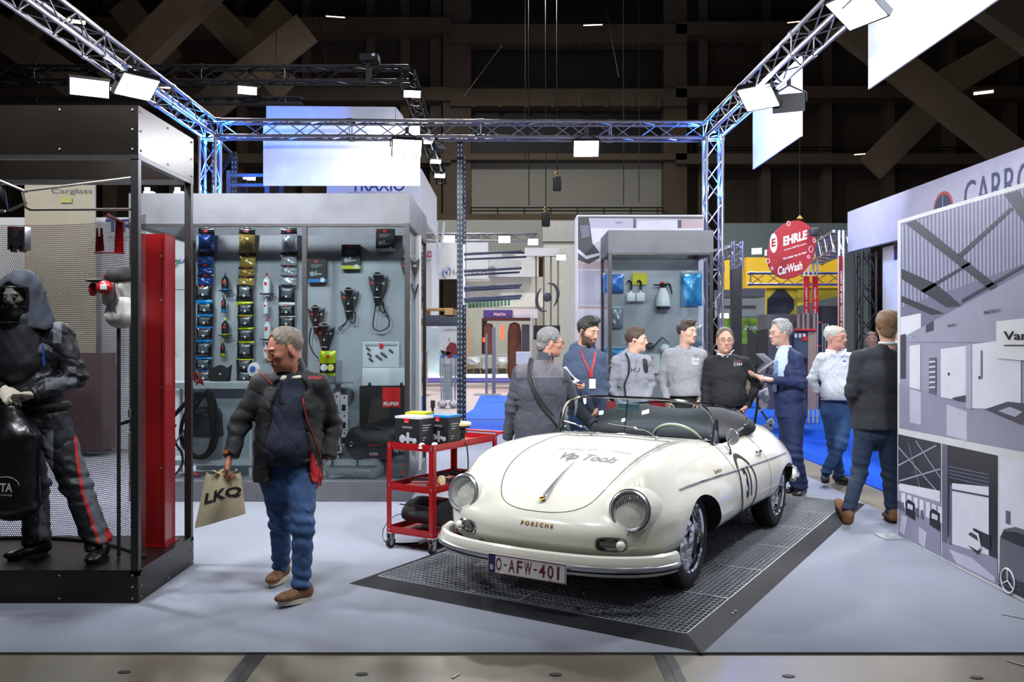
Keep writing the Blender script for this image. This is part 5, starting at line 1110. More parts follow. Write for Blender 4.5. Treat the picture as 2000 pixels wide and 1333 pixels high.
f.j(LS=(1455, 708, 0), LE=(1478, 752, .03), LW=(1458, 795, -.10), RS=(1386, 708, 0), RE=(1378, 760, .03), RW=(1378, 805, -.05), LH=(1437, 808, 0), RH=(1403, 808, 0), LK=(1438, 905, 0), RK=(1403, 905, 0), LA=(1440, 980, 0), RA=(1400, 980, .05))
f.head(f.px(1416, 666, -.02), (-.10, -1), '#b98d7c', 'crop receded', '#4a3a30', h=.0055, sc=1.07, age=1, wide=1.02)
f.body(); mh = MB(); hand(mh, f.J['LW'], (-.5, -.1, -.7), (-1, .3, 0), -1, curl=.4, h=.006); hand(mh, f.J['RW'], (.05, -.1, -1), (1, .0, 0), 1, curl=.6, h=.006); join_body(f, mh)
f.top('sweater', cloth('black_knit', '#0c0e14', .85), (.205, .135), (.200, .165), (.185, .14), sl=(.066, .056, .044), hem=f.px(0, 792)[2], amp=.006, base=.005, bfwd=.04)
wc = M('collar_white', '#c9cbd0', .7)
def collar(f, m, pts=((1398, 684), (1405, 690), (1412, 698)), pts2=((1434, 684), (1427, 690), (1420, 698)), r=.018):
 for p in (pts, pts2): f.t.part('collar', MB().tube(crom([f.spx(x, y, .006) for x, y in p], 4), [r*.6, r, r*.5], 6, flat=.5), m, w=True)
 n = f.NK; f.t.part('collar', MB().tube([n+npv([.064*math.cos(a), .062*math.sin(a), .018+.006*math.sin(a)]) for a in np.linspace(0, 2*PI, 21)[:-1]], .017, 6, closed=True), m, w=True)
collar(f, wc); f.print_px('CVH', 1441, 712, 16, 6, M('print_pale2', '#b9bac2', .6), bold=.02); f.print_px('autocenter', 1440, 706, 16, 3, M('print_red', '#9a5560', .6)); f.glasses()
f.trousers(denim_dk, (.09, .068, .055), 'jeans'); f.shoe('L', (.2, -.9), blk_shoe, sole_b); f.shoe('R', (-.1, -.9), blk_shoe, sole_b)
f = Fig('grey-haired man in navy suit and striped tie, gesturing with both open hands', 8.95, 1543, (-.93, -.37))
f.j(LS=(1556, 700, -.13), LE=(1566, 750, -.16), LW=(1506, 742, -.22), RS=(1528, 700, .13), RE=(1530, 752, .16), RW=(1492, 738, .02), LH=(1552, 805, -.07), RH=(1538, 805, .07), LK=(1552, 890, -.09), RK=(1538, 890, .03), LA=(1565, 955, -.05), RA=(1558, 955, .12))
f.head(f.px(1524, 651, 0), (-.97, -.25), '#bb9281', 'grey receded top', '#8d8c8b', h=.0052, sc=1.05, age=1, pitch=.05)
f.body(); mh = MB(); hand(mh, f.J['LW'], (-1, -.1, .05), (.1, -.35, 1), -1, curl=.35, h=.0045, sc=1.1, thumb=.2); hand(mh, f.J['RW'], (-1, -.15, .15), (.1, .1, 1), 1, curl=.35, h=.0045, sc=1.1, thumb=.2); join_body(f, mh)
nv = cloth('navy_suiting', '#15224a', .75, (120, .15));
f.t.part('shirt', MB().ell((f.J['LS']+f.J['RS'])/2+f.f*.06-[0, 0, .10], (.11, .10, .24)), M('shirt_blue', '#a8bad6', .7), w=True)
def ex(S):
 c = (f.J['LS']+f.J['RS'])/2+f.f*.16+f.side*.01; S.ecap(c+[0, 0, .05], c-[0, 0, .30], (.055, .06), (.012, .05), f.side, k=.01, op='s')
f.top('suit_jacket', nv, (.19, .135), (.175, .15), (.18, .155), sl=(.070, .060, .048), hem=f.px(0, 815)[2], amp=.006, base=.004, extra=ex, hemr=(.19, .17), sleeve=.96)
n = f.NK; f.t.part('collar', MB().tube([n+npv([.062*math.cos(a), .062*math.sin(a), .012]) for a in np.linspace(0, 2*PI, 21)[:-1]], .018, 6, closed=True), M('shirt_blue', '#a8bad6', .7), w=True)
c = (f.J['LS']+f.J['RS'])/2+f.f*.135; tie = MB(); tie.tube([c+[0, 0, .03], c+f.f*.03-[0, 0, .05], c+f.f*.05-[0, 0, .18], c+f.f*.055-[0, 0, .34]], [.018, .022, .03, .036], 8, flat=.3)
f.t.part('tie', tie, M('tie_stripe', '#5d7399', .5, noise=(60, .6)), w=True)
f.t.part('lapel', MB().tube(crom([f.spx(x, y, .004) for x, y in [(1533, 680), (1524, 700), (1517, 722), (1512, 745)]], 4), [.008, .02, .018, .006], 6, flat=.4), nv, w=True)
q = f.spx(1527, 715, .008); f.t.part('name_badge', MB().obox(q, (.022, .006, 0), (.004, 0, .032), (0, .002, 0)), M('badge_white', '#d8d8dc', .4), w=True)
f.t.part('wristwatch', MB().tube([f.J['RW']+npv([.0, .03*math.cos(a), .03*math.sin(a)]) for a in np.linspace(0, 2*PI, 15)[:-1]], .006, 6, closed=True), chrome, w=True); f.glasses()
f.trousers(nv, (.095, .078, .072), amp=.008, seat=(.16, .13)); f.shoe('L', (-.6, -.8), blk_shoe, sole_w); f.shoe('R', (-.8, -.5), blk_shoe, sole_w)
f = Fig('bald-topped man in white shirt and blue jeans standing with crossed legs', 9.65, 1632, (.15, -.98))
f.j(LS=(1660, 700, 0), LE=(1678, 745, .05), LW=(1664, 786, -.08), RS=(1605, 700, 0), RE=(1586, 742, .10), RW=(1598, 770, .16), LH=(1650, 800, 0), RH=(1622, 800, 0), LK=(1642, 868, -.14), RK=(1628, 870, .06), LA=(1612, 925, -.12), RA=(1640, 932, .10))
f.head(f.px(1633, 660, -.02), (.60, -.80), '#c48f7c', 'grey bald', '#b5b2ad', h=.0055, sc=1.08, age=1, wide=1.08)
f.body(); mh = MB(); hand(mh, f.J['LW'], (-.6, -.1, -.6), (-1, .3, 0), -1, curl=.3, h=.006); join_body(f, mh)
f.top('shirt', cloth('white_shirt', '#c4c8d0', .8), (.200, .14), (.205, .185), (.185, .15), sl=(.068, .06, .05), hem=f.px(0, 781)[2], amp=.008, base=.006, bfwd=.05, sleeve=.85)
collar(f, M('shirt_collar', '#d3d6dc', .7), ((1620, 682), (1625, 690), (1632, 697)), ((1652, 682), (1648, 690), (1642, 697)))
f.print_px('Vip Tools', 1649, 697, 18, 5, M('print_blue', '#3a56a8', .6), bold=.01); f.t.part('pocket_emblem', MB().obox(f.spx(1649, 706, .005), (.018, 0, 0), (0, 0, .008), (0, .001, 0)), M('print_blue', '#3a56a8', .6), w=True); f.glasses()
f.t.part('belt', MB().tube([f.px(1635, 777)+npv([.180*math.cos(a), .15*math.sin(a), 0]) for a in np.linspace(0, 2*PI, 33)[:-1]], .018, 8, closed=True), blk_shoe, w=True)
f.trousers(denim, (.098, .072, .058), 'jeans', top=f.px(0, 778)[2], amp=.009, seat=(.175, .145)); f.shoe('L', (-.35, -.9), blk_shoe, sole_b); f.shoe('R', (.5, -.8), blk_shoe, sole_b)
f = Fig('fair-haired man in dark grey blazer and jeans walking away from the camera', 7.55, 1705, (.1, 1))
f.j(LS=(1676, 700, 0), LE=(1664, 765, -.02), LW=(1674, 815, .12), RS=(1752, 700, 0), RE=(1764, 765, -.02), RW=(1752, 815, .12), LH=(1690, 835, 0), RH=(1732, 835, 0), LK=(1678, 925, .05), RK=(1738, 925, .1), LA=(1655, 1003, -.14), RA=(1742, 1012, .12))
f.head(f.px(1733, 640, .03), (.35, .94), '#b98c74', 'full top neck', '#6b4f36', h=.005, sc=1.05)
f.body(); f.top('blazer', cloth('charcoal_blazer', '#1c1d24', .85, (120, .2)), (.215, .14), (.205, .15), (.215, .165), sl=(.075, .066, .052), hem=f.px(0, 838)[2], amp=.006, base=.003, hemr=(.225, .17))
n = f.NK; f.t.part('collar', MB().tube([n+npv([.064*math.cos(a), .064*math.sin(a), .022]) for a in np.linspace(0, 2*PI, 21)[:-1]], .014, 6, closed=True), wc, w=True)
f.trousers(denim_dk, (.092, .068, .055), 'jeans', amp=.009); f.shoe('L', (-.15, 1), brown_sh, sole_b, pitch=-.75, hi=.02); f.shoe('R', (.1, 1), brown_sh, sole_b, hi=.02)
f = Fig('dark-haired man with white collar almost hidden behind the poster wall', 8.35, 1752, (.6, -.7))
f.j(LS=(1778, 700, 0), LE=(1790, 755, 0), LW=(1785, 800, -.05), RS=(1738, 700, 0), RE=(1735, 755, .0), RW=(1740, 800, -.05), LH=(1770, 810, 0), RH=(1745, 810, 0), LK=(1770, 905, 0), RK=(1745, 905, 0), LA=(1770, 985, 0), RA=(1745, 985, 0))
f.head(f.px(1752, 640, 0), (.8, -.5), '#b98c74', 'full top', '#2b211a', h=.006, sc=1.04); f.body()
f.top('suit_jacket', blackcl, (.19, .13), (.18, .14), (.18, .14), hem=f.px(0, 830)[2]); n = f.NK; f.t.part('collar', MB().tube([n+npv([.066*math.cos(a), .066*math.sin(a), .012]) for a in np.linspace(0, 2*PI, 21)[:-1]], .022, 6, closed=True), wc, w=True); f.trousers(blackcl); f.shoe('L', (.2, -.9), blk_shoe, sole_b); f.shoe('R', (0, -.9), blk_shoe, sole_b)
f = Fig('distant bald man in dark clothes, head just beside the blazer man\'s shoulder', 12.6, 1700, (-.2, -1))
f.j(LS=(1725, 690, 0), LE=(1728, 728, 0), LW=(1722, 755, -.05), RS=(1681, 690, 0), RE=(1677, 728, 0), RW=(1682, 755, -.05), LH=(1712, 762, 0), RH=(1694, 762, 0), LK=(1712, 825, 0), RK=(1694, 825, 0), LA=(1712, 868, 0), RA=(1694, 868, 0))
f.head(f.px(1702, 664, 0), (-.3, -1), '#8e6757', 'crop bald', '#3a2c24', h=.008); f.body(.03); f.top('pullover', blackcl, h=.014, hem=f.px(0, 765)[2]); f.trousers(blackcl, h=.015); f.shoe('L', (.2, -.9), blk_shoe, sole_b, h=.01); f.shoe('R', (0, -.9), blk_shoe, sole_b, h=.01)
# ================================================================ steel display cages
cage_dk = M('raw_steel_dark', '#37312d', .30, .85, noise=(2.5, .3, 6), bump=(40, .03)); cage_lt = M('raw_steel_light', '#5e5f64', .5, .5, noise=(3, .22, 7), bump=(40, .04)); tubem = M('cage_tube', '#3f3d3e', .38, .7, noise=(20, .15)); rivet = M('rivet', '#c2c3c6', .25, .9)
pane = glass('cage_glass', '#eef3f3', .10)
def cage(name, lab, x0, x1, y0, y1, mat, head=(2.77, 3.072), basez=.215, tube=.05, rivs=True, glazed=(), mids=(), floorm=None, back=True, sidem=None):
 t = Thing(name, lab, 'display cage', ((x0+x1)/2, (y0+y1)/2, .012)); sh = .004
 for nm, z0, z1 in (('header', head[0], head[1]), ('plinth', .013, basez)):
  for k, (a, b, c, d) in enumerate(((x0, y0, x1, y0+sh), (x1-sh, y0+sh, x1, y1-sh), (x0, y1-sh, x1, y1), (x0, y0+sh, x0+sh, y1-sh))):
   p = t.part(nm+'_panel', MB().box(a, b, z0, c, d, z1), mat, w=True, smooth=False)
   if rivs and k < 2:
    mb = MB(); n = max(2, int(((c-a) if k == 0 else (d-b))/.42)+1)
    for i in range(n):
     u = .035+(((c-a) if k == 0 else (d-b))-.07)*i/(n-1)
     for z in ((z0+.03, (z0+z1)/2, z1-.03) if i in (0, n-1) else (z0+.03, z1-.03)):
      q = npv([a+u, y0-.001, z]) if k == 0 else npv([x1+.001, b+u, z]); ax = (0, -1, 0) if k == 0 else (1, 0, 0)
      mb.lathe([(.008, 0), (.007, .004), (.003, .006), (0, .006)], q, ax, 8)
    t.part('rivets', mb, rivet, w=True, parent=p)
 hw = tube
 for (x, y) in ((x0, y0), (x1-hw, y0), (x1-hw, y1-hw), (x0, y1-hw))+tuple((m-hw/2, y0) for m in mids):
  t.part('post', MB().box(x+.002, y+.004, basez-.02, x+hw-.002, y+hw-.004, head[0]+.02), tubem, w=True, smooth=False)
 for (a, b) in (((x0, y0), (x1, y0)), ((x1, y0), (x1, y1)), ((x0, y1), (x1, y1)), ((x0, y0), (x0, y1))):
  ins = npv([hw/2 if a[0] == b[0] == x0 else (-hw/2 if a[0] == b[0] else 0), hw/2 if a[1] == b[1] == y0 else (-hw/2 if a[1] == b[1] else 0), 0])
  for z in (head[0]-.012, basez-.022): t.part('rail', MB().beam(npv([*a, z])+ins, npv([*b, z])+ins, hw*.96, .03), tubem, w=True, smooth=False)
 t.part('deck', MB().box(x0+.006, y0+.006, basez-.008, x1-.006, y1-.006, basez), floorm or mat, w=True, smooth=False)
 for g in glazed:
  if g == 'front': t.part('glass_pane', MB().box(x0+hw, y0+.018, basez, x1-hw, y0+.024, head[0]), pane, w=True, smooth=False)
  if g == 'right': t.part('glass_pane', MB().box(x1-.026, y0+hw, basez, x1-.020, y1-hw, head[0]), pane, w=True, smooth=False)
  if g == 'left': t.part('glass_pane', MB().box(x0+.020, y0+hw, basez, x0+.026, y1-hw, head[0]), pane, w=True, smooth=False)
 return t
c1 = cage('display_cage', 'tall dark steel display cage at the left edge with the hooded mannequin inside', -4.60, -2.294, 5.343, 6.27, cage_dk, rivs=True, floorm=cage_dk)
X2a, X2b, Y2 = -3.80, -1.017, 8.63
c2 = cage('display_cage', 'long grey steel display cage with tools and pad bags hung on its back panel', X2a, X2b, Y2, 10.35, cage_lt, glazed=('front', 'right'), mids=(-2.06,), rivs=False, floorm=M('deck_grey', '#9a9ba1', .6))
X3a, X3b, Y3 = 1.285, 2.69, 11.62
c3 = cage('display_cage', 'small grey steel display cage with spray bottles behind the group of visitors', X3a, X3b, Y3, 12.6, cage_lt, glazed=('front', 'left'), rivs=False, floorm=M('deck_grey', '#9a9ba1', .6))
mesh_m = perforated('perforated_steel', '#8b7f7e', .0165, .37, .35, .75)
scr = Thing('perforated_screen', 'curved perforated steel screen standing behind the mannequin', 'screen', (-3.2, 6.0, .215))
xa, xb = -4.5, -2.36; n = 40; A_ = []; UV = []
zt_ = [2.46, .235]
for z in np.linspace(.235, 2.44, 12):
 row = []
 for i in range(n+1):
  u = i/n; x = xa+(xb-xa)*u; y = 6.16-.55*abs(2*u-1)**2.2+.0; zz = z; row.append([x, y, zz]); UV.append([u*2.5, zz])
 A_.append(row)
mb = MB(); mb.grid(A_); mb.uv = UV; scr.part('perforated_sheet', mb, mesh_m, w=True)
scr.part('foot_rail', MB().tube([npv(p)-[0, 0, .01] for p in A_[0]], .012, 6), tubem, w=True)
br_m = M('brushed_rod', '#9d978f', .35, .8)
def Y1(px, py, dy=0): return P(px, py, 5.75+dy)
sc_ = Thing('hanging_rods', 'bare metal rods bolted across the top of the perforated screen', 'rods', Y1(150, 400))
for a, b in (((52, 373), (258, 347)), ((60, 410), (262, 409)), ((-20, 345), (52, 375)), ((18, 412), (52, 396)), ((-40, 415), (10, 412))): sc_.part('rod', MB().cyl(Y1(*a), Y1(*b), .0085, n=8), br_m, w=True)
sc_.part('rod_bracket', MB().tube([Y1(52, 373), Y1(44, 376), Y1(50, 405), Y1(60, 410)], .010, 8), br_m, w=True)
dg = Thing('clamp_tool', 'black clamp tool hanging at the upper left edge of the cage', 'tool', Y1(3, 420)); dg.part('jaw', MB().tube([Y1(-6, 360), Y1(2, 372), Y1(8, 395), Y1(14, 412)], [.02, .026, .018, .008], 8), blk_shoe, w=True); dg.part('handle', MB().tube([Y1(-20, 380), Y1(-2, 390)], .015, 8), blk_shoe, w=True)
redm = M('red_powder_coat', '#8c0b0e', .32, coat=.4, noise=(3, .06)); redp = M('red_print', '#c3161c', .5)
bx = Thing('steel_box', 'small stainless box with red label hanging on the perforated screen', 'box', Y1(31, 490, .1)); a, b = Y1(14, 488, .1), Y1(48, 442, .1)
bx.part('case', MB().rbox(a[0], a[1], a[2], b[0], a[1]+.08, b[2], .004), M('stainless', '#8f8f90', .3, .85), w=True); q = Y1(31, 446, .09); bx.part('lettering', put_text(MB(), 'BEVERDO', 1, q, (1, 0, 0), (0, 0, 1), width=.075, height=.012, bold=.02), redp, w=True, smooth=False)
q = Y1(31, 457, .095); bx.part('round_sticker', MB().lathe([(0, .001), (.017, 0)], q, (0, -1, 0), 16), wm_, w=True); bx.part('round_sticker', MB().lathe([(0, .001), (.007, 0)], q-[0, .002, 0], (0, -1, 0), 12), dkl, w=True)
bx.part('foot', MB().box(a[0]+.02, a[1]+.0, a[2]-.015, a[0]+.035, a[1]+.06, a[2]+.03), redm, w=True); bx.part('foot', MB().box(b[0]-.035, a[1]+.0, a[2]-.015, b[0]-.02, a[1]+.06, a[2]+.03), redm, w=True)
t = Thing('fork_bracket', 'small red fork-shaped bracket on the perforated screen', 'bracket', Y1(195, 490)); o = Y1(186, 492); s_ = 5.75/F
t.part('plate', MB().prism([(x*s_, y*s_) for x, y in ((0, 0), (17, 2), (14, 46), (10, 46), (10, 30), (6, 30), (5, 46), (2, 46))], o, (1, 0, 0), (0, 0, 1), (0, .006, 0)), redm, w=True, smooth=False)
t = Thing('angle_bracket', 'tall red angled bracket with cut-out above the capped head', 'bracket', Y1(232, 494)); o = Y1(223, 494)
t.part('plate', MB().prism([(x*s_, y*s_) for x, y in ((0, 0), (18, 0), (17, 62), (3, 64))], o, (1, 0, 0), (0, 0, 1), (0, .006, 0)), redm, w=True, smooth=False)
t.part('arm', MB().add([Y1(226, 432), Y1(240, 432), Y1(210, 416, -.15), Y1(200, 418, -.15), Y1(226, 436), Y1(240, 436), Y1(210, 420, -.15), Y1(200, 422, -.15)], [(0, 1, 2, 3), (7, 6, 5, 4), (0, 4, 5, 1), (1, 5, 6, 2), (2, 6, 7, 3), (3, 7, 4, 0)]), redm, w=True, smooth=False)
t.part('lip', MB().box(o[0]-.12, o[1]-.03, o[2]-.006, o[0]+.07, o[1]+.01, o[2]), redm, w=True)
rp = Thing('red_wall_panel', 'tall glossy red steel upright standing in the right rear of the dark cage', 'steel panel', (-2.34, 6.05, .215))
ya = 5.95; a, b = P(276, 1080, ya), P(328, 457, ya)
rp.part('face', MB().box(a[0]-.06, ya, .218, b[0]-.03, ya+.012, b[2]), redm, w=True, smooth=False); rp.part('flange', MB().box(b[0]-.03, ya-.02, .218, b[0]-.012, ya+.16, b[2]+.0), redm, w=True, smooth=False); rp.part('foot_plate', MB().box(b[0]-.16, ya-.03, .216, b[0]+.0, ya+.2, .222), redm, w=True, smooth=False)
for z in (.75, 1.3, 1.9, 2.2): rp.part('bolt', MB().lathe([(.009, 0), (.007, .004), (0, .005)], (b[0]-.045, ya, z), (0, -1, 0), 10), rivet, w=True)
hd_m = M('polystyrene', '#c9c8c2', .8, noise=(120, .05)); hf = Fig('white display head with black cap and red ear defenders', 5.66, 228, (-.9, -.35), name='bust_figure', cat='display head')
mb = MB(); hc = P(232, 562, 5.66); R = rotm((-.85, -.5)); add_xf(mb, head_mesh(.006, None), R, hc, 1.0, 0); mb.m = [0]*len(mb.f); S = SDF(.01); S.cap(hc+[0, .02, -.06], P(236, 600, 5.66), .06, .075).ecap(P(236, 598, 5.66), P(236, 615, 5.66), (.075, .08), (.10, .09), (1, 0, 0)); g = S.mesh(); add_xf(mb, g, np.eye(3), npv([0, 0, 0]), 1, 0)
hf.t.part('bust', mb, hd_m, w=True); hf.t.part('stand_rod', MB().cyl((hc[0], hc[1], P(0, 618, 5.66)[2]), (hc[0], hc[1], .22), .012), tubem, w=True)
cp = Thing('baseball_cap', 'black cap with small red tag worn by the white display head', 'cap', hc+[0, 0, .1]); S = SDF(.007); S.ell((0, .02, .055), (.092, .112, .085), k=.01); S.plane((0, 0, .035), (0, .15, -1)); mb = MB(); add_xf(mb, S.mesh(), R, hc); cp.part('crown', mb, blackcl, w=True)
S = SDF(.006); S.ell((0, -.125, .040), (.075, .075, .012), k=.01); S.plane((0, -.08, 0), (0, 1, 0)); mb = MB(); add_xf(mb, S.mesh(lambda p: -.2*(p[:, 0]**2)), R, hc); cp.part('visor', mb, blackcl, w=True); b = MB(); b.box(-.03, -.100, .065, .01, -.094, .085); mb = MB(); add_xf(mb, b, R, hc); cp.part('tag', mb, redp, w=True)
ed = Thing('ear_defenders', 'red ear defenders hanging on the white display head below the cap visor', 'ear defenders', P(200, 585, 5.54)); q = P(205, 562, 5.54); S = SDF(.006); S.ell(q, (.055, .04, .045)); ed.part('ear_cup', S.mesh(), M('defender_red', '#b01a1c', .35, coat=.3), w=True); S = SDF(.006); S.ell(P(182, 566, 5.60), (.025, .04, .045)); ed.part('ear_cup', S.mesh(), M('defender_red', '#b01a1c', .35, coat=.3), w=True)
q2 = q-[-.01, .040, 0]; ed.part('grey_cap', MB().rbox(q2[0]-.022, q2[1]-.006, q2[2]-.018, q2[0]+.022, q2[1]+.004, q2[2]+.018, .008), wm_, w=True)
for pts in (((222, 545), (225, 575), (222, 590), (226, 612)), ((207, 585), (209, 598), (205, 612))): ed.part('strap', MB().tube([P(x, y, 5.52) for x, y in pts], .006, 6, smooth=4, flat=.5), blackcl, w=True)
t = Thing('blow_gun', 'small black and steel blow gun on the perforated screen near the corner post', 'tool', Y1(252, 905)); t.part('body', MB().tube([Y1(235, 828), Y1(262, 820)], .014, 8), blk_shoe, w=True); t.part('handle', MB().cyl(Y1(257, 845), Y1(257, 905), .018), M('gun_steel', '#8d8578', .4, .6), w=True); t.part('nozzle', MB().cyl(Y1(253, 800), Y1(253, 815), .01), rivet, w=True)
f = Fig('welder mannequin in dark overalls with hooded face shield and pale gloves', 5.72, 68, (.12, -1), name='mannequin', cat='mannequin')
f.j(LS=(118, 655, .02), LE=(150, 738, .0), LW=(62, 772, -.20), RS=(-28, 655, .0), RE=(-52, 738, .0), RW=(8, 762, -.20), LH=(100, 815, 0), RH=(35, 815, 0), LK=(150, 950, -.03), RK=(68, 950, .05), LA=(196, 1068, -.06), RA=(72, 1062, .0))
f.head(f.px(38, 580, -.06), (-.12, -1), '#c9bfae', None, pitch=.18, h=.007)
f.body(); mh = MB(); hand(mh, f.J['LW'], (-.85, -.2, .0), (-.1, -.3, -1), -1, curl=.8, h=.004, sc=1.15); hand(mh, f.J['RW'], (.55, -.3, -.5), (.2, .4, -1), 1, curl=.8, h=.004, sc=1.15); join_body(f, mh)
ov = M('overall_black', '#101217', .5, noise=(25, .15), bump=(60, .25, .005)); ovg = cloth('overall_grey', '#5b5e66', .8); rl_ = cloth('overall_red', '#b01318', .6)
def pa(C):
 px, py = C[:, 0]/C[:, 1]*F+1000, HZ-(C[:, 2]-CH)/C[:, 1]*F; m = np.zeros(len(C), int); m[(px > 104) & (px < 120) & (py > 615) & (py < 670)] = 1; m[(py > 738) & (py < 762) & (px > 88) & (px < 150)] = 1; return m
f.top('overall_top', None, (.255, .16), (.215, .155), (.20, .15), sl=(.090, .076, .055), hem=f.px(0, 800)[2], amp=.012, base=.008, paintf=pa, mats=[ov, ovg], collar=.3, shr=.085)
f.t.part('belt', MB().tube([f.px(66, 793)+npv([.205*math.cos(a), .155*math.sin(a), 0]) for a in np.linspace(0, 2*PI, 33)[:-1]], .030, 8, closed=True), blackcl, w=True)
def pb(C):
 px, py = C[:, 0]/C[:, 1]*F+1000, HZ-(C[:, 2]-CH)/C[:, 1]*F; cx = np.interp(py, [850, 905, 960, 1070], [146, 152, 161, 196]); m = np.zeros(len(C), int)
 m[(px > cx) & (py > 850)] = 1; m[(np.abs(px-cx) < 3.0) & (py > 850)] = 2; m[(px > 206) & (py > 1030)] = 2; m[(px > 76) & (px < 104) & (py > 840)] = 1; return m
f.trousers(None, (.115, .090, .082), 'overall_legs', h=.010, amp=.012, base=.006, seat=(.19, .15), top=f.px(0, 795)[2], paintf=pb, mats=[ov, ovg, rl_])
f.shoe('L', (.1, -1), blk_shoe, sole_b, .30, lace=blackcl); f.shoe('R', (-.6, -.8), blk_shoe, sole_b, .31)
S = SDF(.008); c = f.hc; S.ell(c+[0, .02, .045], (.125, .14, .135), k=.03).ecap(c+[0, .03, .0], c+[.02, .03, -.20], (.13, .12), (.19, .14), (1, 0, 0), k=.06); S.ell(c+[0, -.12, -.045], (.105, .12, .13), k=.01, op='s'); S.plane(c-[0, 0, .21], (0, 0, -1))
f.t.part('hood', S.mesh(lambda p: .009*fbm(p, 16)+.005*np.sin(40*p[:, 0]+3*fbm(p, 9))), cloth('hood_grey', '#343b46', .8), w=True)
S = SDF(.008); S.ecap(c+[0, -.0, -.17], c+[-.01, 0, -.42], (.14, .13), (.19, .17), (1, 0, 0), k=.04); f.t.part('shoulder_cape', S.mesh(lambda p: .006*fbm(p, 14)), ov, w=True)
vz = []
for z in np.linspace(.055, -.17, 8): vz.append([c+npv([(.105-.02*(z < -.1))*math.sin(a), -.045-(.115-.02*abs(z))*math.cos(a), z]) for a in np.linspace(-1.25, 1.25, 20)])
vs = f.t.part('visor', MB().grid(vz), glass('visor_glass', '#8b9298', .08), w=True); f.t.part('visor_frame', MB().tube([p for p in vz[0]]+[r[-1] for r in vz[1:]]+vz[-1][::-1]+[r[0] for r in vz[1:-1][::-1]], .006, 6, closed=True), dkl, w=True, parent=vs)
f.print_px('BEVERDO', 155, 651, 13, 3, M('print_pale2', '#b9bac2', .6), off=.006); f.t.part('pen', MB().cyl(f.px(84, 675, -.2), f.px(86, 715, -.2), .006), M('pen_blue', '#1a4fb5', .3), w=True)
sk_ = Thing('bin_sack', 'glossy black sack with white lettering held in the mannequin\'s gloves', 'sack', P(40, 1000, 5.45)); S = SDF(.010); S.ecap(P(15, 805, 5.5), P(20, 860, 5.48), (.10, .06), (.175, .115), (1, 0, 0)).ecap(P(20, 860, 5.48), P(28, 985, 5.48), (.175, .115), (.155, .11), (1, 0, 0)); S.ell(P(28, 990, 5.48), (.155, .11, .05)); g = S.mesh(lambda p: .010*fbm(p, 10)+.008*np.sin(30*p[:, 0]+4*fbm(p, 6))*np.clip((p[:, 2]-1.0)*6, 0, 1))
skm = M('sack_black', '#101013', .3, noise=(8, .2), bump=(30, .3, .006)); sk_.part('pouch', g, skm, w=True); V = np.vstack(g.v); bvs = BVHTree.FromPolygons([tuple(v) for v in V], g.f); print2 = M('sack_print', '#d5d5d6', .6)
def onbv(bv, px, py, off=.003):
 c0 = npv([0, 0, CH]); d = P(px, py, 5.)-c0; d /= np.linalg.norm(d); r = bv.ray_cast(Vector(c0), Vector(d)); return npv(r[0])-d*off if r[0] is not None else npv(bv.find_nearest(Vector(P(px, py, 7.)))[0])
def print_on(t, bv, txt, px, py, wpx, hpx, mat, **k):
 V, Fc = TEXT(txt, 1., **k); V = V-(V.max(0)+V.min(0))/2; V = V/(V.max(0)-V.min(0)); V, Fc = finer(V, Fc, npv([wpx, hpx]), 3); Q = [onbv(bv, px+u*wpx, py-v*hpx) for u, v in V]; Q = [q if q is not None else P(px, py, 5.4) for q in Q]
 t.part('lettering', MB().add(Q, Fc), mat, w=True, smooth=False)
print_on(sk_, bvs, 'TA', 12, 953, 24, 17, print2, bold=.03, shear=.05); print_on(sk_, bvs, 'engineering', 6, 968, 36, 5, print2, shear=.3)
pts = [onbv(bvs, 10+28*math.cos(a), 952-20*math.sin(a)) for a in np.linspace(.15, PI*.8, 14)]; pts = [p for p in pts if p is not None]; sk_.part('print_arc', MB().tube(pts, .0022, 5), print2, w=True)
YP = 9.36
bpnl = Thing('back_panel', 'long grey panel carrying the hanging pads, bottles and polishers', 'panel', (-2.4, YP, .215)); xa, xb = P(383, 0, YP)[0], P(822, 0, YP)[0]
pm = M('panel_grey', '#a3a6ae', .35, .12, noise=(1.5, .12, 6)); bpnl.part('sheet', MB().box(xa, YP, .217, xb-.02, YP+.03, 2.74), pm, w=True, smooth=False); bpnl.part('edge_trim', MB().box(xb-.02, YP-.01, .217, xb, YP+.04, 2.74), M('edge_pale', '#b9b6ac', .5), w=True, smooth=False)
YG = YP-.05; sg = YG/F
def foil(n, c, rough=.22): return M(n, c, rough, .25, noise=(45, .45, 5), bump=(55, .6, .006), coat=.5)
blkf = foil('black_foil', '#15161a'); blueband = foil('blue_foil', '#0f7ac6'); yelband = foil('yellow_foil', '#a3b50d'); whband = foil('white_foil', '#c6c8cc'); bluef = foil('blue_pad_foil', '#1c3f86'); goldf = foil('gold_pad_foil', '#a08642'); silf = foil('silver_pad_foil', '#a3a7b2'); greyp2 = foil('grey_pad_foil', '#5c6067')
redsq = M('red_square', '#c5151b', .45)
def pillow(w, h, d, n=10, seed=0):
 """bulging bag front: grid in local x, z; y is depth towards the camera"""
 r = np.random.default_rng(seed); A = np.zeros((n+1, n+1, 3)); ph = r.random(4)*6
 for j in range(n+1):
  for i in range(n+1):
   u, v = i/n*2-1, j/n*2-1; e = (1-u**4)*(1-v**4); wr = .25*math.sin(5*u+ph[0]+2*v)*math.sin(4*v+ph[1]); A[j, i] = [u*w/2*(1-.06*(1-v*v)), -d*e**.7*(1+wr), v*h/2]
 return A
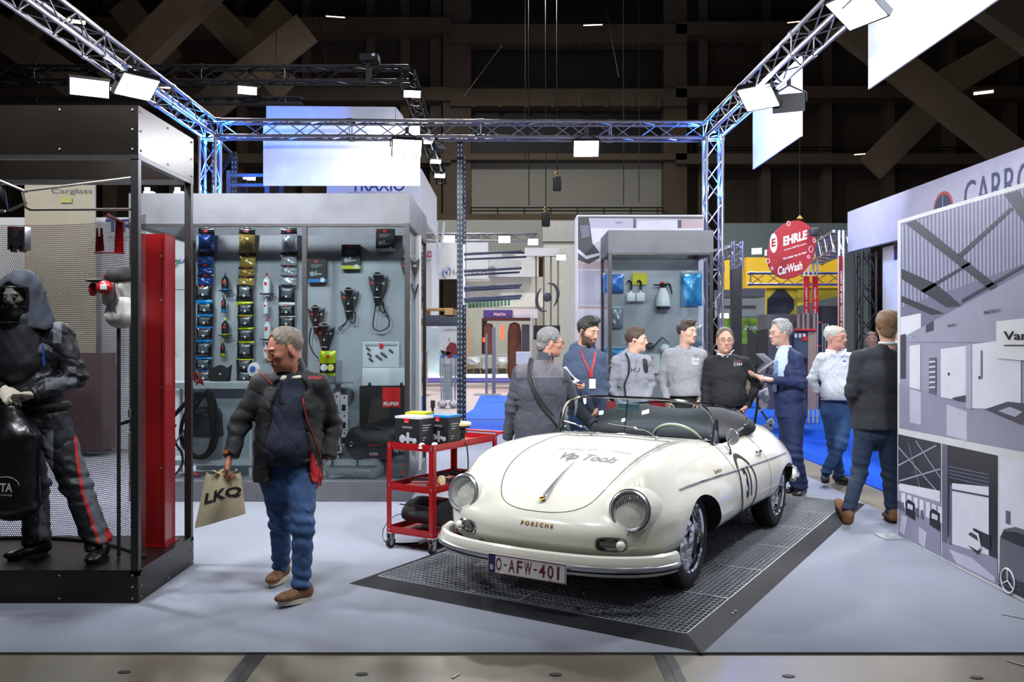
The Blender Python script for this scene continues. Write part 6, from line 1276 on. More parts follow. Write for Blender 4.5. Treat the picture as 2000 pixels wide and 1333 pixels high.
def padbag(px, py0, py1, wpx, kind, lab, grp, seed, first=False, rot=0.):
 cols_ = {'blue': (blueband, bluef), 'yellow': (yelband, goldf), 'white': (whband, silf)}[kind]; h = (py1-py0)*sg; w = wpx*sg; c = P(px, (py0+py1)/2, YG-.02); t = Thing('pad_bag', lab, 'bag', c-[0, 0, h/2], 0, grp); R = rotz(0); cs, sn = math.cos(rot), math.sin(rot)
 def place(A, dx=0, dz=0, dy=0): A = A.copy(); x, z = A[..., 0]+dx, A[..., 2]+dz; A[..., 0] = x*cs-z*sn; A[..., 2] = x*sn+z*cs; A[..., 1] += dy; return A+c
 if first:   # pad seen through the bag below a black header
  t.part('header_card', MB().grid(place(pillow(w, h*.24, .008, 6, seed), 0, h*.38)), blkf, w=True); t.part('foam_pad', MB().grid(place(pillow(w*.96, h*.72, .03, 10, seed), 0, -h*.10)), cols_[1], w=True)
  t.part('footer_card', MB().grid(place(pillow(w*.98, h*.10, .008, 6, seed), 0, -h*.47)), blkf, w=True)
  t.part('logo', MB().box(c[0]-w*.12, c[1]-.014, c[2]+h*.33, c[0]+w*.10, c[1]-.010, c[2]+h*.42), redsq, w=True)
 else:
  t.part('pouch', MB().grid(place(pillow(w, h*.78, .030, 10, seed), 0, h*.10)), blkf, w=True); S_ = place(pillow(w*.62, h*.42, .012, 6, seed+1), 0, h*.16, -.028); t.part('foam_pad', MB().grid(S_), greyp2, w=True)
  t.part('colour_band', MB().grid(place(pillow(w*1.0, h*.22, .014, 6, seed), 0, -h*.38)), cols_[0], w=True)
  t.part('round_sticker', MB().lathe([(0, .002), (w*.06, .001), (w*.07, 0)], c+[w*.02, -.044, -h*.02], (0, -1, 0), 12), wm_, w=True)
  if seed % 3 == 0: t.part('logo', MB().box(c[0]-w*.10, c[1]-.036, c[2]+h*.36, c[0]+w*.08, c[1]-.031, c[2]+h*.45), redsq, w=True)
 return t
strips = [('blue', [(403, 446, 492, 1), (402, 492, 516, 1), (402, 516, 535, 1), (401, 536, 556, 1), (398, 556, 592, 0), (401, 592, 617, 0), (400, 617, 641, 0), (399, 641, 667, 0), (398, 667, 704, 0), (398, 700, 727, 0), (399, 724, 750, 0)]),
          ('yellow', [(482, 446, 494, 1), (484, 494, 521, 1), (482, 521, 538, 1), (481, 538, 556, 1), (478, 556, 596, 0), (480, 593, 619, 0), (480, 616, 644, 0), (480, 642, 671, 0), (479, 668, 708, 0), (478, 702, 729, 0), (478, 724, 750, 0)]),
          ('white', [(565, 446, 492, 1), (564, 492, 518, 1), (564, 516, 538, 1), (564, 536, 556, 1), (560, 558, 597, 0), (560, 596, 621, 0), (560, 618, 644, 0)])]
for kind, items in strips:
 first_y = items[0][1]
 sx = items[0][0]; hk = Thing('hang_strip', 'white hook strip carrying the %s-labelled pad bags' % kind, 'hook strip', P(sx, 445, YG)); hk.part('strip', MB().box(P(sx-2, 0, YG)[0], YG+.0, P(0, 750 if kind != 'white' else 650, YG)[2], P(sx+2, 0, YG)[0], YG+.006, P(0, 438, YG)[2]), wm_, w=True)
 for i, (x, y0, y1, fs) in enumerate(items):
  padbag(x, y0, y1+3, 33, kind, '%s %s from the top on the %s-labelled strip' % (ORD[i], 'clear bag with %s pad' % {'blue': 'blue', 'yellow': 'ochre', 'white': 'silver'}[kind] if fs else 'black bag with %s band' % kind, kind), 'bagged pads on the %s strip' % kind, len(items)*3+i*2+len(kind), bool(fs), rot=random.uniform(-.05, .05))
def bottle(px, py0, py1, wpx, bm_, capm, lab, grp, shelf=True, band=None):
 c = P(px, py1, YG-.03); H_ = (py1-py0)*sg; r = wpx*sg/2; t = Thing('polish_bottle', lab, 'bottle', c, 0, grp)
 t.part('flask', MB().lathe([(0, 0), (r*.95, 0), (r, .01), (r, H_*.62), (r*.8, H_*.72), (r*.32, H_*.80), (r*.3, H_*.86)], c, n=18), bm_, w=True); t.part('nozzle_cap', MB().lathe([(r*.36, H_*.84), (r*.34, H_*.9), (r*.12, H_*.96), (r*.06, H_), (0, H_)], c, n=14), capm, w=True)
 t.part('label', MB().box(c[0]-r*.35, c[1]-r-.002, c[2]+H_*.45, c[0]+r*.3, c[1]-r+.004, c[2]+H_*.60), redsq, w=True)
 if band: t.part('label_band', MB().lathe([(r*1.01, H_*.04), (r*1.01, H_*.2)], c, n=18), band, w=True)
 if shelf: t.part('wire_holder', MB().tube([c+npv([r*1.8*math.cos(a), r*1.4*math.sin(a), H_*.10]) for a in np.linspace(0, 2*PI, 17)[:-1]], .006, 6, closed=True), dkm, w=True)
 return t
wb = M('bottle_white', '#d0d3d8', .35); kb = M('bottle_black', '#101114', .3, coat=.4)
for i, (x, y0, y1, w_, m, cm, bd, lab) in enumerate([(440, 533, 572, 14, kb, bluef, blueband, 'black bottle with blue cap on the panel beside the blue strip'), (437, 578, 611, 9, kb, dkl, blueband, 'small black bottle under the blue-capped bottle'), (440, 620, 660, 14, kb, yelband, yelband, 'black bottle with yellow cap beside the blue strip'), (435, 665, 697, 9, kb, yelband, yelband, 'small black bottle with yellow band below the yellow-capped bottle'),
  (521, 533, 579, 15, wb, redsq, None, 'upper white bottle with red cap between yellow and white strips'), (519, 584, 613, 10, wb, wb, None, 'small white bottle under the upper white bottle'), (522, 620, 668, 15, wb, redsq, None, 'lower white bottle with red cap, left of the walking man\'s hair'), (519, 672, 700, 10, wb, wb, None, 'small white bottle directly left of the walking man\'s forehead')]): bottle(x, y0, y1, w_, m, cm, lab, 'polish bottles on the grey panel', shelf=i % 2 == 0, band=bd)
def kit(px0, py0, px1, py1, m, lab, Y=None, dep=.07, grp='boxed polisher kits on the grey panel'):
 Y = Y or YG-.04; a, b = P(px0, py1, Y), P(px1, py0, Y); w, h = b[0]-a[0], b[2]-a[2]; t = Thing('kit_box', lab, 'box', ((a[0]+b[0])/2, Y, a[2]), 0, grp); t.part('carton', MB().box(a[0], Y, a[2], b[0], Y+dep, b[2]), dkb, w=True, smooth=False)
 t.part('colour_band', MB().box(a[0]-.001, Y-.002, a[2], b[0]+.001, Y+dep+.001, a[2]+h*.15), m, w=True, smooth=False); t.part('colour_band', MB().prism([(0, h), (w*.12, h), (0, h*.8)], (a[0], Y-.002, a[2]), (1, 0, 0), (0, 0, 1), (0, .002, 0)), redsq, w=True, smooth=False)
 t.part('logo', MB().box(a[0]+w*.40, Y-.002, a[2]+h*.83, a[0]+w*.58, Y, a[2]+h*.96), redsq, w=True, smooth=False); mb = MB(); cx, cz = a[0]+w*.42, a[2]+h*.36; mb.lathe([(0, .004), (w*.13, .003), (w*.14, 0)], (cx-w*.16, Y, cz), (0, -1, 0), 14); mb.cyl((cx-.02*w, Y-.003, cz-h*.02), (cx+w*.36, Y-.003, cz-h*.02), h*.045, n=8); mb.cyl((cx+.05*w, Y-.003, cz-h*.08), (cx+.05*w, Y-.003, cz+h*.13), h*.05, n=8); t.part('product_picture', mb, M('picture_grey', '#9a9ea6', .5), w=True)
 mb = MB(); [mb.box(a[0]+w*.2, Y-.0015, a[2]+h*q, a[0]+w*(.8-.1*i), Y, a[2]+h*(q+.018)) for i, q in enumerate((.74, .69, .64))]; t.part('text_lines', mb, M('picture_grey', '#9a9ea6', .5), w=True, smooth=False)
 t.part('round_sticker', MB().lathe([(0, .003), (w*.12, .002), (w*.13, 0)], (b[0]-w*.20, Y, a[2]+h*.10), (0, -1, 0), 14), wm_, w=True); return t
dkb = M('carton_black', '#17181b', .45)
kit(600, 506, 637, 552, M('band_blue', '#1b6fb8', .4), 'black kit box with blue base band on the panel, leftmost of three'); kit(667, 478, 703, 526, M('band_yellow', '#b6bd1a', .4), 'black kit box with yellow base band on the panel'); kit(734, 447, 770, 492, M('band_white', '#c4c5c8', .4), 'black kit box with white base band on the panel, topmost')
def polisher(px, py, k, ang, lab, cable, big=True):
 c = P(px, py, YG-.06); t = Thing('polishing_machine', lab, 'polisher', c-[0, 0, .12*k], 0, 'black polishers hung on the grey panel'); R = rotm((0, -1), roll=ang)
 def q(x, y, z): return c+npv([x*math.cos(ang)-z*math.sin(ang), y, x*math.sin(ang)+z*math.cos(ang)])*k
 o = [(-.10, .12), (-.055, .085), (0, .06), (.055, .085), (.10, .12), (.085, .02), (.055, -.06), (.035, -.15), (-.035, -.15), (-.055, -.06), (-.085, .02)]
 mb = MB(); k_ = len(o); Fv = [q(x, .035, z) for x, z in o]; Bv = [q(x, .05, z) for x, z in o]; mb.add(Fv+Bv, [tuple(range(k_)), tuple(range(k_, 2*k_))[::-1]]+[(i, i+k_, (i+1) % k_+k_, (i+1) % k_) for i in range(k_)]); t.part('holder', mb, dkb, w=True, smooth=False)
 t.part('logo', MB().add([q(-.075, .032, .035), q(-.045, .032, .035), q(-.045, .032, .06), q(-.075, .032, .06)], [(0, 1, 2, 3)]), redsq, w=True); t.part('round_sticker', MB().add([q(.055+.014*math.cos(a), .031, .045+.014*math.sin(a)) for a in np.linspace(0, 2*PI, 13)[:-1]], [tuple(range(12))]), M('picture_grey', '#9a9ea6', .5), w=True)
 S = SDF(.008); S.cap(q(0, -.01, .10), q(0, -.005, -.02), .034*k, .030*k).cap(q(0, -.005, -.02), q(.0, 0, -.17), .029*k, .022*k); S.ell(q(0, -.02, .12), (.045*k, .04*k, .035*k)); t.part('motor_body', S.mesh(), M('tool_black', '#131417', .35, coat=.3), w=True)
 t.part('backing_plate', MB().lathe([(.03*k, -.015), (.062*k, 0), (.064*k, .006), (.0, .006)], q(0, -.01, .14), (0, -.35, 1), 22), M('plate_silver', '#b8babf', .35, .4), w=True)
 mb = MB();
 for z in (.04, -.10): mb.lathe([(.034*k, -.004), (.035*k, 0), (.034*k, .004)], q(0, -.004, z), (0, 0, 1), 16)
 t.part('grey_ring', mb, M('plate_silver', '#b8babf', .35, .4), w=True); t.part('power_switch', MB().box(*(q(-.006, -.04, -.03)), *(q(.006, -.034, -.015)+[.004, .004, .0])), wm_, w=True)
 if cable: t.part('cable', MB().tube([P(x, y, YG-.03) for x, y in cable], .0065, 6, smooth=6), blackr, w=True)
 return t
polisher(681, 590, 1.0, -.03, 'black polisher in fan-shaped holder, third from the left on the panel', [(681, 612), (676, 630), (663, 640), (664, 645), (675, 632), (686, 612), (694, 612), (692, 630), (684, 628), (682, 610), (690, 600)])
polisher(737, 562, 1.05, -.03, 'black polisher with long looped cable, below the box with white band', [(735, 590), (730, 620), (729, 640), (742, 647), (757, 640), (760, 625), (752, 606), (746, 590), (740, 570), (741, 600), (750, 612), (749, 590)])
polisher(800, 528, 1.05, .02, 'black polisher partly behind the front corner post, topmost on the right', [(800, 555), (803, 580), (808, 590), (812, 570), (817, 555), (812, 575)])
polisher(617, 622, .92, .03, 'black polisher in holder under the box with blue band', [(608, 640), (604, 665), (612, 690), (622, 700)])
polisher(634, 660, 1.0, -.02, 'black polisher hanging lowest with silver plate, over the yellow bag', None)
yb = Thing('pad_pack', 'yellow and black foil pack with two round pads, below the lowest polisher', 'pack', P(639, 736, YG-.12)); c = P(640, 710, YG-.12); A = pillow(32*sg, 48*sg, .02, 10, 3); mb = MB(); mb.grid(A+c); V = np.vstack(mb.v); paint(mb, lambda C: ((C[:, 2] < c[2]+.012) & (C[:, 2] > c[2]-.10)).astype(int)); yb.part('pouch', mb, [yelband, blkf], w=True)
for dx, m in ((-.035, wm_), (.035, M('pad_yellow', '#cdbb52', .6))): yb.part('round_pad', MB().lathe([(0, .008), (.036, .006), (.038, 0)], c+[dx, -.022, -.045], (.0, -1, .1), 18), m, w=True)
yb.part('logo', MB().box(c[0]-.01, c[1]-.026, c[2]+.055, c[0]+.02, c[1]-.02, c[2]+.085), redsq, w=True)
wht = M('case_grey_white', '#c3c6cc', .4, noise=(8, .04)); Yq = 9.05
def boxpx(t, nm, x0, y0, x1, y1, Y, dep, m, r=.006, **k): a, b = P(x0, y1, Y), P(x1, y0, Y); return t.part(nm, MB().rbox(a[0], Y, a[2], b[0], Y+dep, b[2], r), m, w=True, **k)
t = Thing('counter_column', 'black square column with big red logo square, carrying the open case', 'column', P(751, 880, Yq)); a = P(702, 0, Yq)[0]; b_x = P(797, 0, Yq)[0]; zt2 = P(0, 755, Yq)[2]; t.part('body', MB().box(a, Yq, .217, b_x, Yq+.32, zt2), dkb, w=True, smooth=False)
a, b = P(747, 796, Yq), P(782, 757, Yq); lg_ = t.part('logo', MB().box(a[0], Yq-.003, a[2], b[0], Yq, b[2]), redsq, w=True, smooth=False); q = P(764, 789, Yq); t.part('lettering', put_text(MB(), 'RUPES', 1, q-[0, .004, 0], (1, 0, 0), (0, 0, 1), off=.002, width=30*Yq/F, height=7*Yq/F, bold=.04, shear=.15), wm_, w=True, smooth=False)
t = Thing('tool_case', 'open light grey tool case with raised lid on the black column', 'case', P(751, 752, Yq)); a, b = P(707, 752, Yq), P(797, 712, Yq); mb = MB(); mb.rbox(a[0], Yq, zt2+.002, b[0]+.0, Yq+.30, zt2+.19, .012); t.part('tray', mb, wht, w=True)
boxpx(t, 'lid', 708, 668, 780, 725, Yq+.28, .06, wht); boxpx(t, 'lid_rim', 712, 671, 776, 676, Yq+.27, .02, M('picture_grey', '#9a9ea6', .5)); boxpx(t, 'logo', 741, 671, 748, 681, Yq+.265, .01, redsq, r=.001)
for i, (x, y) in enumerate([(716, 679), (718, 690), (721, 700), (734, 694), (738, 697), (744, 689), (748, 692), (760, 683)]): t.part('fitting', MB().cyl(P(x, y, Yq+.27), P(x+7, y+6, Yq+.265), .011, n=8), dkb, w=True)
for x in (722, 784): boxpx(t, 'latch', x-3, 748, x+3, 756, Yq-.006, .008, dkb, r=.001)
t.part('grey_rim', MB().box(a[0]+.01, Yq+.005, zt2+.185, b[0]-.01, Yq+.29, zt2+.192), M('picture_grey', '#9a9ea6', .5), w=True)
def softbag(name, lab, x0, y0, x1, y1, Y, dep, m, disp=.008, r=.08, cat='bag'):
 t = Thing(name, lab, cat, P((x0+x1)/2, y1, Y)); a, b = P(x0, y1, Y), P(x1, y0, Y); S = SDF(.011); c = (a+b)/2+[0, dep/2, 0]; w, h = (b[0]-a[0])/2, (b[2]-a[2])/2
 for sx in (-1, 1):
  for sz in (-1, 1): S.cap(c+[sx*(w-r), -dep/2+r, sz*(h-r)], c+[sx*(w-r), dep/2-r, sz*(h-r)], r, k=.02)
 S.ecap(c-[w-r, 0, 0], c+[w-r, 0, 0], (dep/2, h), (dep/2, h), (0, 1, 0), k=.02); S.ecap(c-[w*.97, 0, 0], c+[w*.97, 0, 0], (dep/2*.93, h*.93), (dep/2*.93, h*.93), (0, 1, 0), k=.02, flat=True)
 g = S.mesh(lambda p: disp*fbm(p, 8)); t.part('body', g, m, w=True); V = np.vstack(g.v); return t, BVHTree.FromPolygons([tuple(v) for v in V], g.f)
nyl = M('nylon_black', '#17181b', .6, noise=(60, .12), bump=(120, .25, .003)); greyn = M('nylon_grey', '#8e9197', .6, noise=(60, .06), bump=(120, .2, .003))
def logo_on(t, bv, px, py, w, h, off=.004): return t.part('logo', MB().add([onbv(bv, px+dx*w/2, py+dy*h/2, off) for dx, dy in ((-1, 1), (1, 1), (1, -1), (-1, -1))], [(0, 1, 2, 3)]), redsq, w=True)
bgY = 8.80
t, bv = softbag('tool_bag', 'black nylon tool bag with red logo lying on the grey bag', 680, 836, 790, 901, bgY, .30, nyl, r=.09); logo_on(t, bv, 731, 880, 20, 22); print_on(t, bv, 'RUPES', 730, 887, 17, 5, wm_, bold=.04, shear=.15); print_on(t, bv, 'BigFoot', 781, 880, 24, 9, wm_, shear=.2)
t.part('handle', MB().tube([P(702, 843, bgY+.1), P(712, 832, bgY+.05), P(735, 835, bgY+.05), P(752, 842, bgY+.1)], .011, 6, smooth=5), nyl, w=True); t.part('ring', MB().tube([P(686, 868, bgY-.01)+npv([.015*math.cos(a), 0, .02*math.sin(a)]) for a in np.linspace(0, 2*PI, 13)[:-1]], .004, 6, closed=True), rivet, w=True)
t, bv = softbag('tool_bag', 'long grey zipped bag with red logo on the cage floor', 638, 901, 735, 941, bgY-.06, .30, greyn, r=.05); logo_on(t, bv, 648, 925, 22, 24); print_on(t, bv, 'RUPES', 648, 932, 18, 5, wm_, bold=.04, shear=.15); print_on(t, bv, 'BigFoot', 702, 930, 32, 10, M('print_pale', '#c9c9cb', .6), shear=.2)
for x in (649, 698): t.part('handle', MB().tube([P(x, 910, bgY-.065), P(x, 897, bgY-.03), P(x+6, 889, bgY+.05), P(x+22, 888, bgY+.1)], .010, 6, smooth=4), nyl, w=True)
t.part('zip', MB().tube([P(x, 911, bgY-.075) for x in (637, 735)], .006, 6), dkl, w=True)
t, bv = softbag('tool_bag', 'upright dark grey bag with red label behind the trolley leg', 766, 890, 800, 940, bgY-.02, .25, M('nylon_dark_grey', '#4c5058', .6), r=.05); logo_on(t, bv, 787, 917, 9, 20)
pk = Thing('pole_display', 'clear round stand with white hanging accessory packs beside the walking man', 'display stand', P(664, 920, 9.0)); cc = P(660, 930, 9.1); cc[2] = .217; zt3 = P(0, 750, 9.0)[2]
pk.part('column', MB().cyl(cc, [cc[0], cc[1], zt3], .03), wht, w=True); pk.part('top_disc', MB().cyl([cc[0], cc[1], zt3], [cc[0], cc[1], zt3+.02], .16, n=28), glass('acrylic', '#dfe6e8', .15), w=True); pk.part('base_disc', MB().cyl(cc, cc+[0, 0, .02], .17, n=28), wht, w=True)
for i, (x, y0, y1) in enumerate([(657, 770, 806), (672, 772, 806), (657, 808, 840), (672, 808, 840), (660, 842, 885), (672, 842, 870), (655, 885, 900)]):
 a, b = P(x-7, y1, 8.95), P(x+7, y0, 8.95); q = Thing('accessory_pack', 'white accessory pack, %s from the top on the clear round stand' % ORD[i], 'pack', (a[0], 8.95, a[2]), 0, 'accessory packs on the round stand'); q.part('card', MB().box(a[0], 8.95, a[2], b[0], 8.965, b[2]), wht, w=True, smooth=False); q.part('logo', MB().box(a[0]+.03, 8.948, b[2]-.035, a[0]+.05, 8.95, b[2]-.015), redsq, w=True); q.part('item', MB().box(a[0]+.015, 8.94, a[2]+.02, b[0]-.02, 8.95, a[2]+.08), dkb, w=True)
tt = Thing('work_table', 'white two-tier shelf table at the left end of the grey cage', 'table', P(400, 930, 9.0));
for y0, y1, Yt in ((748, 760, 8.85), (900, 910, 8.85)): a, b = P(322, y1, Yt), P(492, y0, Yt); tt.part('shelf', MB().box(a[0], Yt, a[2], b[0], Yt+.42, b[2]), wht, w=True, smooth=False)
for x in (326, 488):
 for dy in (.02, .38): a = P(x, 905, 8.85); tt.part('leg', MB().box(a[0]-.015, 8.85+dy, .217, a[0]+.015, 8.87+dy, P(0, 752, 8.85)[2]), wht, w=True, smooth=False)
tt.part('side_panel', MB().box(P(415, 0, 8.9)[0], 8.9+.1, .24, P(486, 0, 8.9)[0], 8.9+.12, P(0, 760, 8.9)[2]), M('frosted', '#a9b0b9', .4), w=True, smooth=False)
vc = Thing('vacuum_cleaner', 'grey and black workshop vacuum with long black hose coiled over it', 'vacuum cleaner', P(400, 905, 8.98)); Yv = 9.02
a = P(400, 900, Yv); S = SDF(.014); S.ecap(P(403, 898, Yv), P(403, 850, Yv), (.17, .15), (.17, .15), (1, 0, 0), flat=True); vc.part('tank', S.mesh(), M('vac_grey', '#8b8f96', .4), w=True)
S = SDF(.014); S.ecap(P(405, 852, Yv), P(405, 808, Yv), (.18, .16), (.16, .14), (1, 0, 0), flat=True); S.ell(P(405, 808, Yv), (.15, .13, .05)); S.cap(P(385, 800, Yv), P(428, 800, Yv), .03); vc.part('motor_head', S.mesh(), M('vac_dark', '#30343d', .4), w=True)
vc.part('label_sticker', MB().box(*P(418, 842, Yv-.19), *(P(421, 828, Yv-.19)+[.02, .01, 0])), wm_, w=True)
hp_ = [(408, 762), (395, 768), (372, 790), (355, 830), (356, 865), (375, 890), (400, 893), (420, 870), (424, 830), (420, 790), (408, 764), (400, 770), (385, 790), (366, 830), (364, 870), (385, 893), (408, 880), (416, 840), (412, 800), (404, 775), (385, 768), (365, 785), (340, 812), (328, 822)]
vc.part('hose', MB().tube([P(x, y, 8.80+.01*math.sin(i*1.7)) for i, (x, y) in enumerate(hp_)], .021, 8, smooth=5), blackr, w=True)
vc.part('cable', MB().tube([P(x, y, 8.78) for x, y in [(343, 830), (337, 845), (345, 870), (355, 885), (356, 905), (345, 925), (335, 930)]], .012, 6, smooth=5), blackr, w=True)
vc.part('lance', MB().tube([P(x, y, 8.76) for x, y in [(374, 835), (364, 836), (350, 855), (330, 884)]], .009, 8, smooth=5), br_m, w=True)
for x in (334, 384): S = SDF(.01); S.ell(P(x, 928, 8.85), (.05, .05, .035)); vc.part('castor_foot', S.mesh(), redm, w=True)
rt = Thing('hose_reel', 'red hose bracket with coiled red tool on the white table', 'bracket', P(388, 748, 8.95)); rt.part('bracket', MB().tube([P(381, 752, 8.9), P(381, 728, 8.9), P(387, 730, 8.9), P(397, 752, 8.9)], .014, 8, smooth=2), redm, w=True); rt.part('hose_end', MB().tube([P(399, 752, 8.86), P(388, 745, 8.84), P(384, 752, 8.86)], .012, 6, smooth=4), redm, w=True)
dd = Thing('backing_disc', 'round black backing disc in holder on the white table', 'disc', P(430, 748, 9.1)); dd.part('disc', MB().lathe([(0, .012), (.09, .008), (.095, 0)], P(430, 731, 9.1), (0, -1, 0), 28), dkb, w=True); dd.part('holder', MB().prism([(-.10, -.09), (.10, -.09), (.12, .10), (.07, .06), (-.07, .06), (-.12, .10)], P(430, 731, 9.12), (1, 0, 0), (0, 0, 1), (0, .02, 0)), dkb, w=True, smooth=False); dd.part('hub', MB().ell(P(430, 731, 9.085), .01), wm_, w=True)
dd = Thing('polisher_plate', 'white and blue polisher plate partly hidden by the walking man\'s shoulder', 'polisher', P(497, 735, 9.0)); dd.part('plate', MB().lathe([(0, .01), (.05, .01), (.075, .0), (.075, -.012)], P(495, 722, 9.0), (-.4, -1, .2), 24), wm_, w=True); dd.part('hub', MB().lathe([(0, .03), (.03, .025), (.035, .01)], P(495, 722, 9.0), (-.4, -1, .2), 20), M('print_blue', '#3a56a8', .6), w=True)
YH = 12.28; t = Thing('back_panel', 'grey panel at the back of the small cage with cloth bags and spray bottles', 'panel', (2., YH, .215)); t.part('sheet', MB().box(X3a+.06, YH, .217, X3b-.06, YH+.03, 2.74), M('panel_grey3', '#9699a1', .35, .12, noise=(1.5, .12, 6)), w=True, smooth=False)
sg3 = (YH-.05)/F
def foilbag(px0, py0, px1, py1, m, lab, seed, header=True, grp='cellophane bags in the small cage'):
 Y = YH-.06; w, h = (px1-px0)*sg3, (py1-py0)*sg3; c = P((px0+px1)/2, (py0+py1)/2, Y); t = Thing('cloth_bag', lab, 'bag', c-[0, 0, h/2], 0, grp); t.part('pouch', MB().grid(pillow(w, h, .05, 12, seed)+c), m, w=True)
 if header: A = pillow(w, h*.12, .012, 5, seed)+c+[0, -.0, h*.52]; t.part('header', MB().grid(A), M('cellophane', '#a9b2bc', .2, .1, noise=(60, .3), bump=(60, .7, .006)), w=True)
 return t
azure = foil('azure_cloth', '#2b86c0', .3); skyb = foil('sky_cloth', '#4a78c8', .3); silv = foil('silver_bag', '#8d929c', .2)
foilbag(1177, 536, 1219, 572, skyb, 'wide clear bag of blue cloths at the top left of the small cage', 2); foilbag(1330, 534, 1372, 598, azure, 'tall clear bag of azure cloth at the top right of the small cage', 5)
foilbag(1192, 602, 1217, 642, silv, 'silvery bag hanging at the left above the hoodie youth', 7); foilbag(1179, 680, 1222, 712, azure, 'bag of pale blue cloth half hidden behind the bearded man', 9); foilbag(1330, 634, 1372, 676, silv, 'silvery bag at the right partly behind the sweatshirt youth', 11)
solo('yellow_card', MB().box(P(1235, 0, YH-.02)[0], YH-.03, P(0, 557, YH)[2], P(1264, 0, YH-.02)[0], YH-.02, P(0, 534, YH)[2]), M('yellow_card_m', '#bdb513', .5), 'plain yellow card on the panel behind the two small spray bottles', 'card', smooth=False)
for i, x in enumerate((1232, 1251)):
 Y = YH-.10; c = P(x, 590, Y); t = Thing('spray_bottle', ['left', 'right'][i]+' one of two small white spray bottles with black triggers', 'spray bottle', c, 0, 'small spray bottles'); w = 9*sg3; t.part('flask', MB().rbox(c[0]-w, Y-.03, c[2], c[0]+w, Y+.03, c[2]+18*sg3, .025, seg=3), wb, w=True); t.part('neck', MB().cyl([c[0], Y, c[2]+16*sg3], [c[0], Y, c[2]+26*sg3], .02, .015), wb, w=True); t.part('trigger_head', MB().tube([[c[0], Y, c[2]+22*sg3], [c[0]+.005, Y, c[2]+36*sg3], [c[0]-.02, Y, c[2]+41*sg3], [c[0]-.05, Y, c[2]+38*sg3]], [.018, .016, .018, .01], 8, smooth=3), dkl, w=True)
Y = YH-.12; c = P(1295, 605, Y); t = Thing('pump_sprayer', 'large white pump sprayer with black and red head in the small cage', 'sprayer', c); H_ = 42*sg3; r = 14*sg3
t.part('tank', MB().lathe([(r*.98, .02), (r, .04), (r, H_*.3), (r*.85, H_*.65), (r*.45, H_*.97), (r*.4, H_)], c, n=24), wb, w=True); t.part('base_ring', MB().lathe([(0, 0), (r*.95, 0), (r*1.02, .03), (r, .045)], c, n=24), dkl, w=True); t.part('pump_head', MB().tube([c+[0, 0, H_], c+[0, 0, H_+.05]], [.04, .045], 12), dkl, w=True); t.part('handle', MB().tube([c+[.02, 0, H_+.04], c+[.09, 0, H_+.045], c+[.125, 0, H_-.09]], [.018, .016, .010], 8, smooth=4), dkl, w=True); t.part('nozzle', MB().tube([c+[0, 0, H_+.045], c+[-.13, 0, H_+.04]], [.014, .010], 8), dkl, w=True); t.part('knob', MB().ell(c+[-.01, 0, H_+.07], (.035, .03, .02)), redsq, w=True)
for i, (x, y, m) in enumerate([(1243, 655, wb), (1290, 668, wb)]):
 q = P(x, y, YH-.12); t = Thing('foam_gun', ['white foam gun with chrome lever above the hoodie youth', 'black foam gun with white cup left of the sweatshirt youth'][i], 'foam gun', q-[0, 0, .1]); t.part('barrel', MB().tube([q+[-.13, 0, -.10], q+[.02, 0, .06]], [.012, .012], 8), chrome, w=True); t.part('lever', MB().tube([q+[.02, 0, .06], q+[.06, 0, .03], q+[.12, 0, -.02]], [.014, .012, .008], 8, smooth=3), chrome, w=True); t.part('cup', MB().ell(q+[.0+.06*i, 0, -.06-.03*i], (.07, .06, .06)), m, w=True)
 if i: t.part('head', MB().ell(q+[-.15, 0, -.06], (.065, .05, .05)), dkl, w=True)
t = Thing('price_card', 'white cards with red and blue lettering at the foot of the panel', 'card', P(1273, 730, YH-.05)); a, b = P(1255, 730, YH-.05), P(1289, 692, YH-.05); t.part('card', MB().box(a[0], YH-.05, a[2], b[0], YH-.04, b[2]), wm_, w=True, smooth=False)
for y in (701, 717): t.part('lettering', put_text(MB(), 'DT', 1, P(1272, y, YH-.055), (1, 0, 0), (0, 0, 1), width=.07, height=.045, bold=.02), redsq, w=True, smooth=False)
solo('red_cabinet', MB().rbox(P(1170, 0, 11.0)[0], 11.0, .013, P(1300, 0, 11.0)[0], 11.45, P(0, 782, 11.0)[2], .01), redm, 'low red cabinet behind the visitors, seen through the car windscreen', 'cabinet')
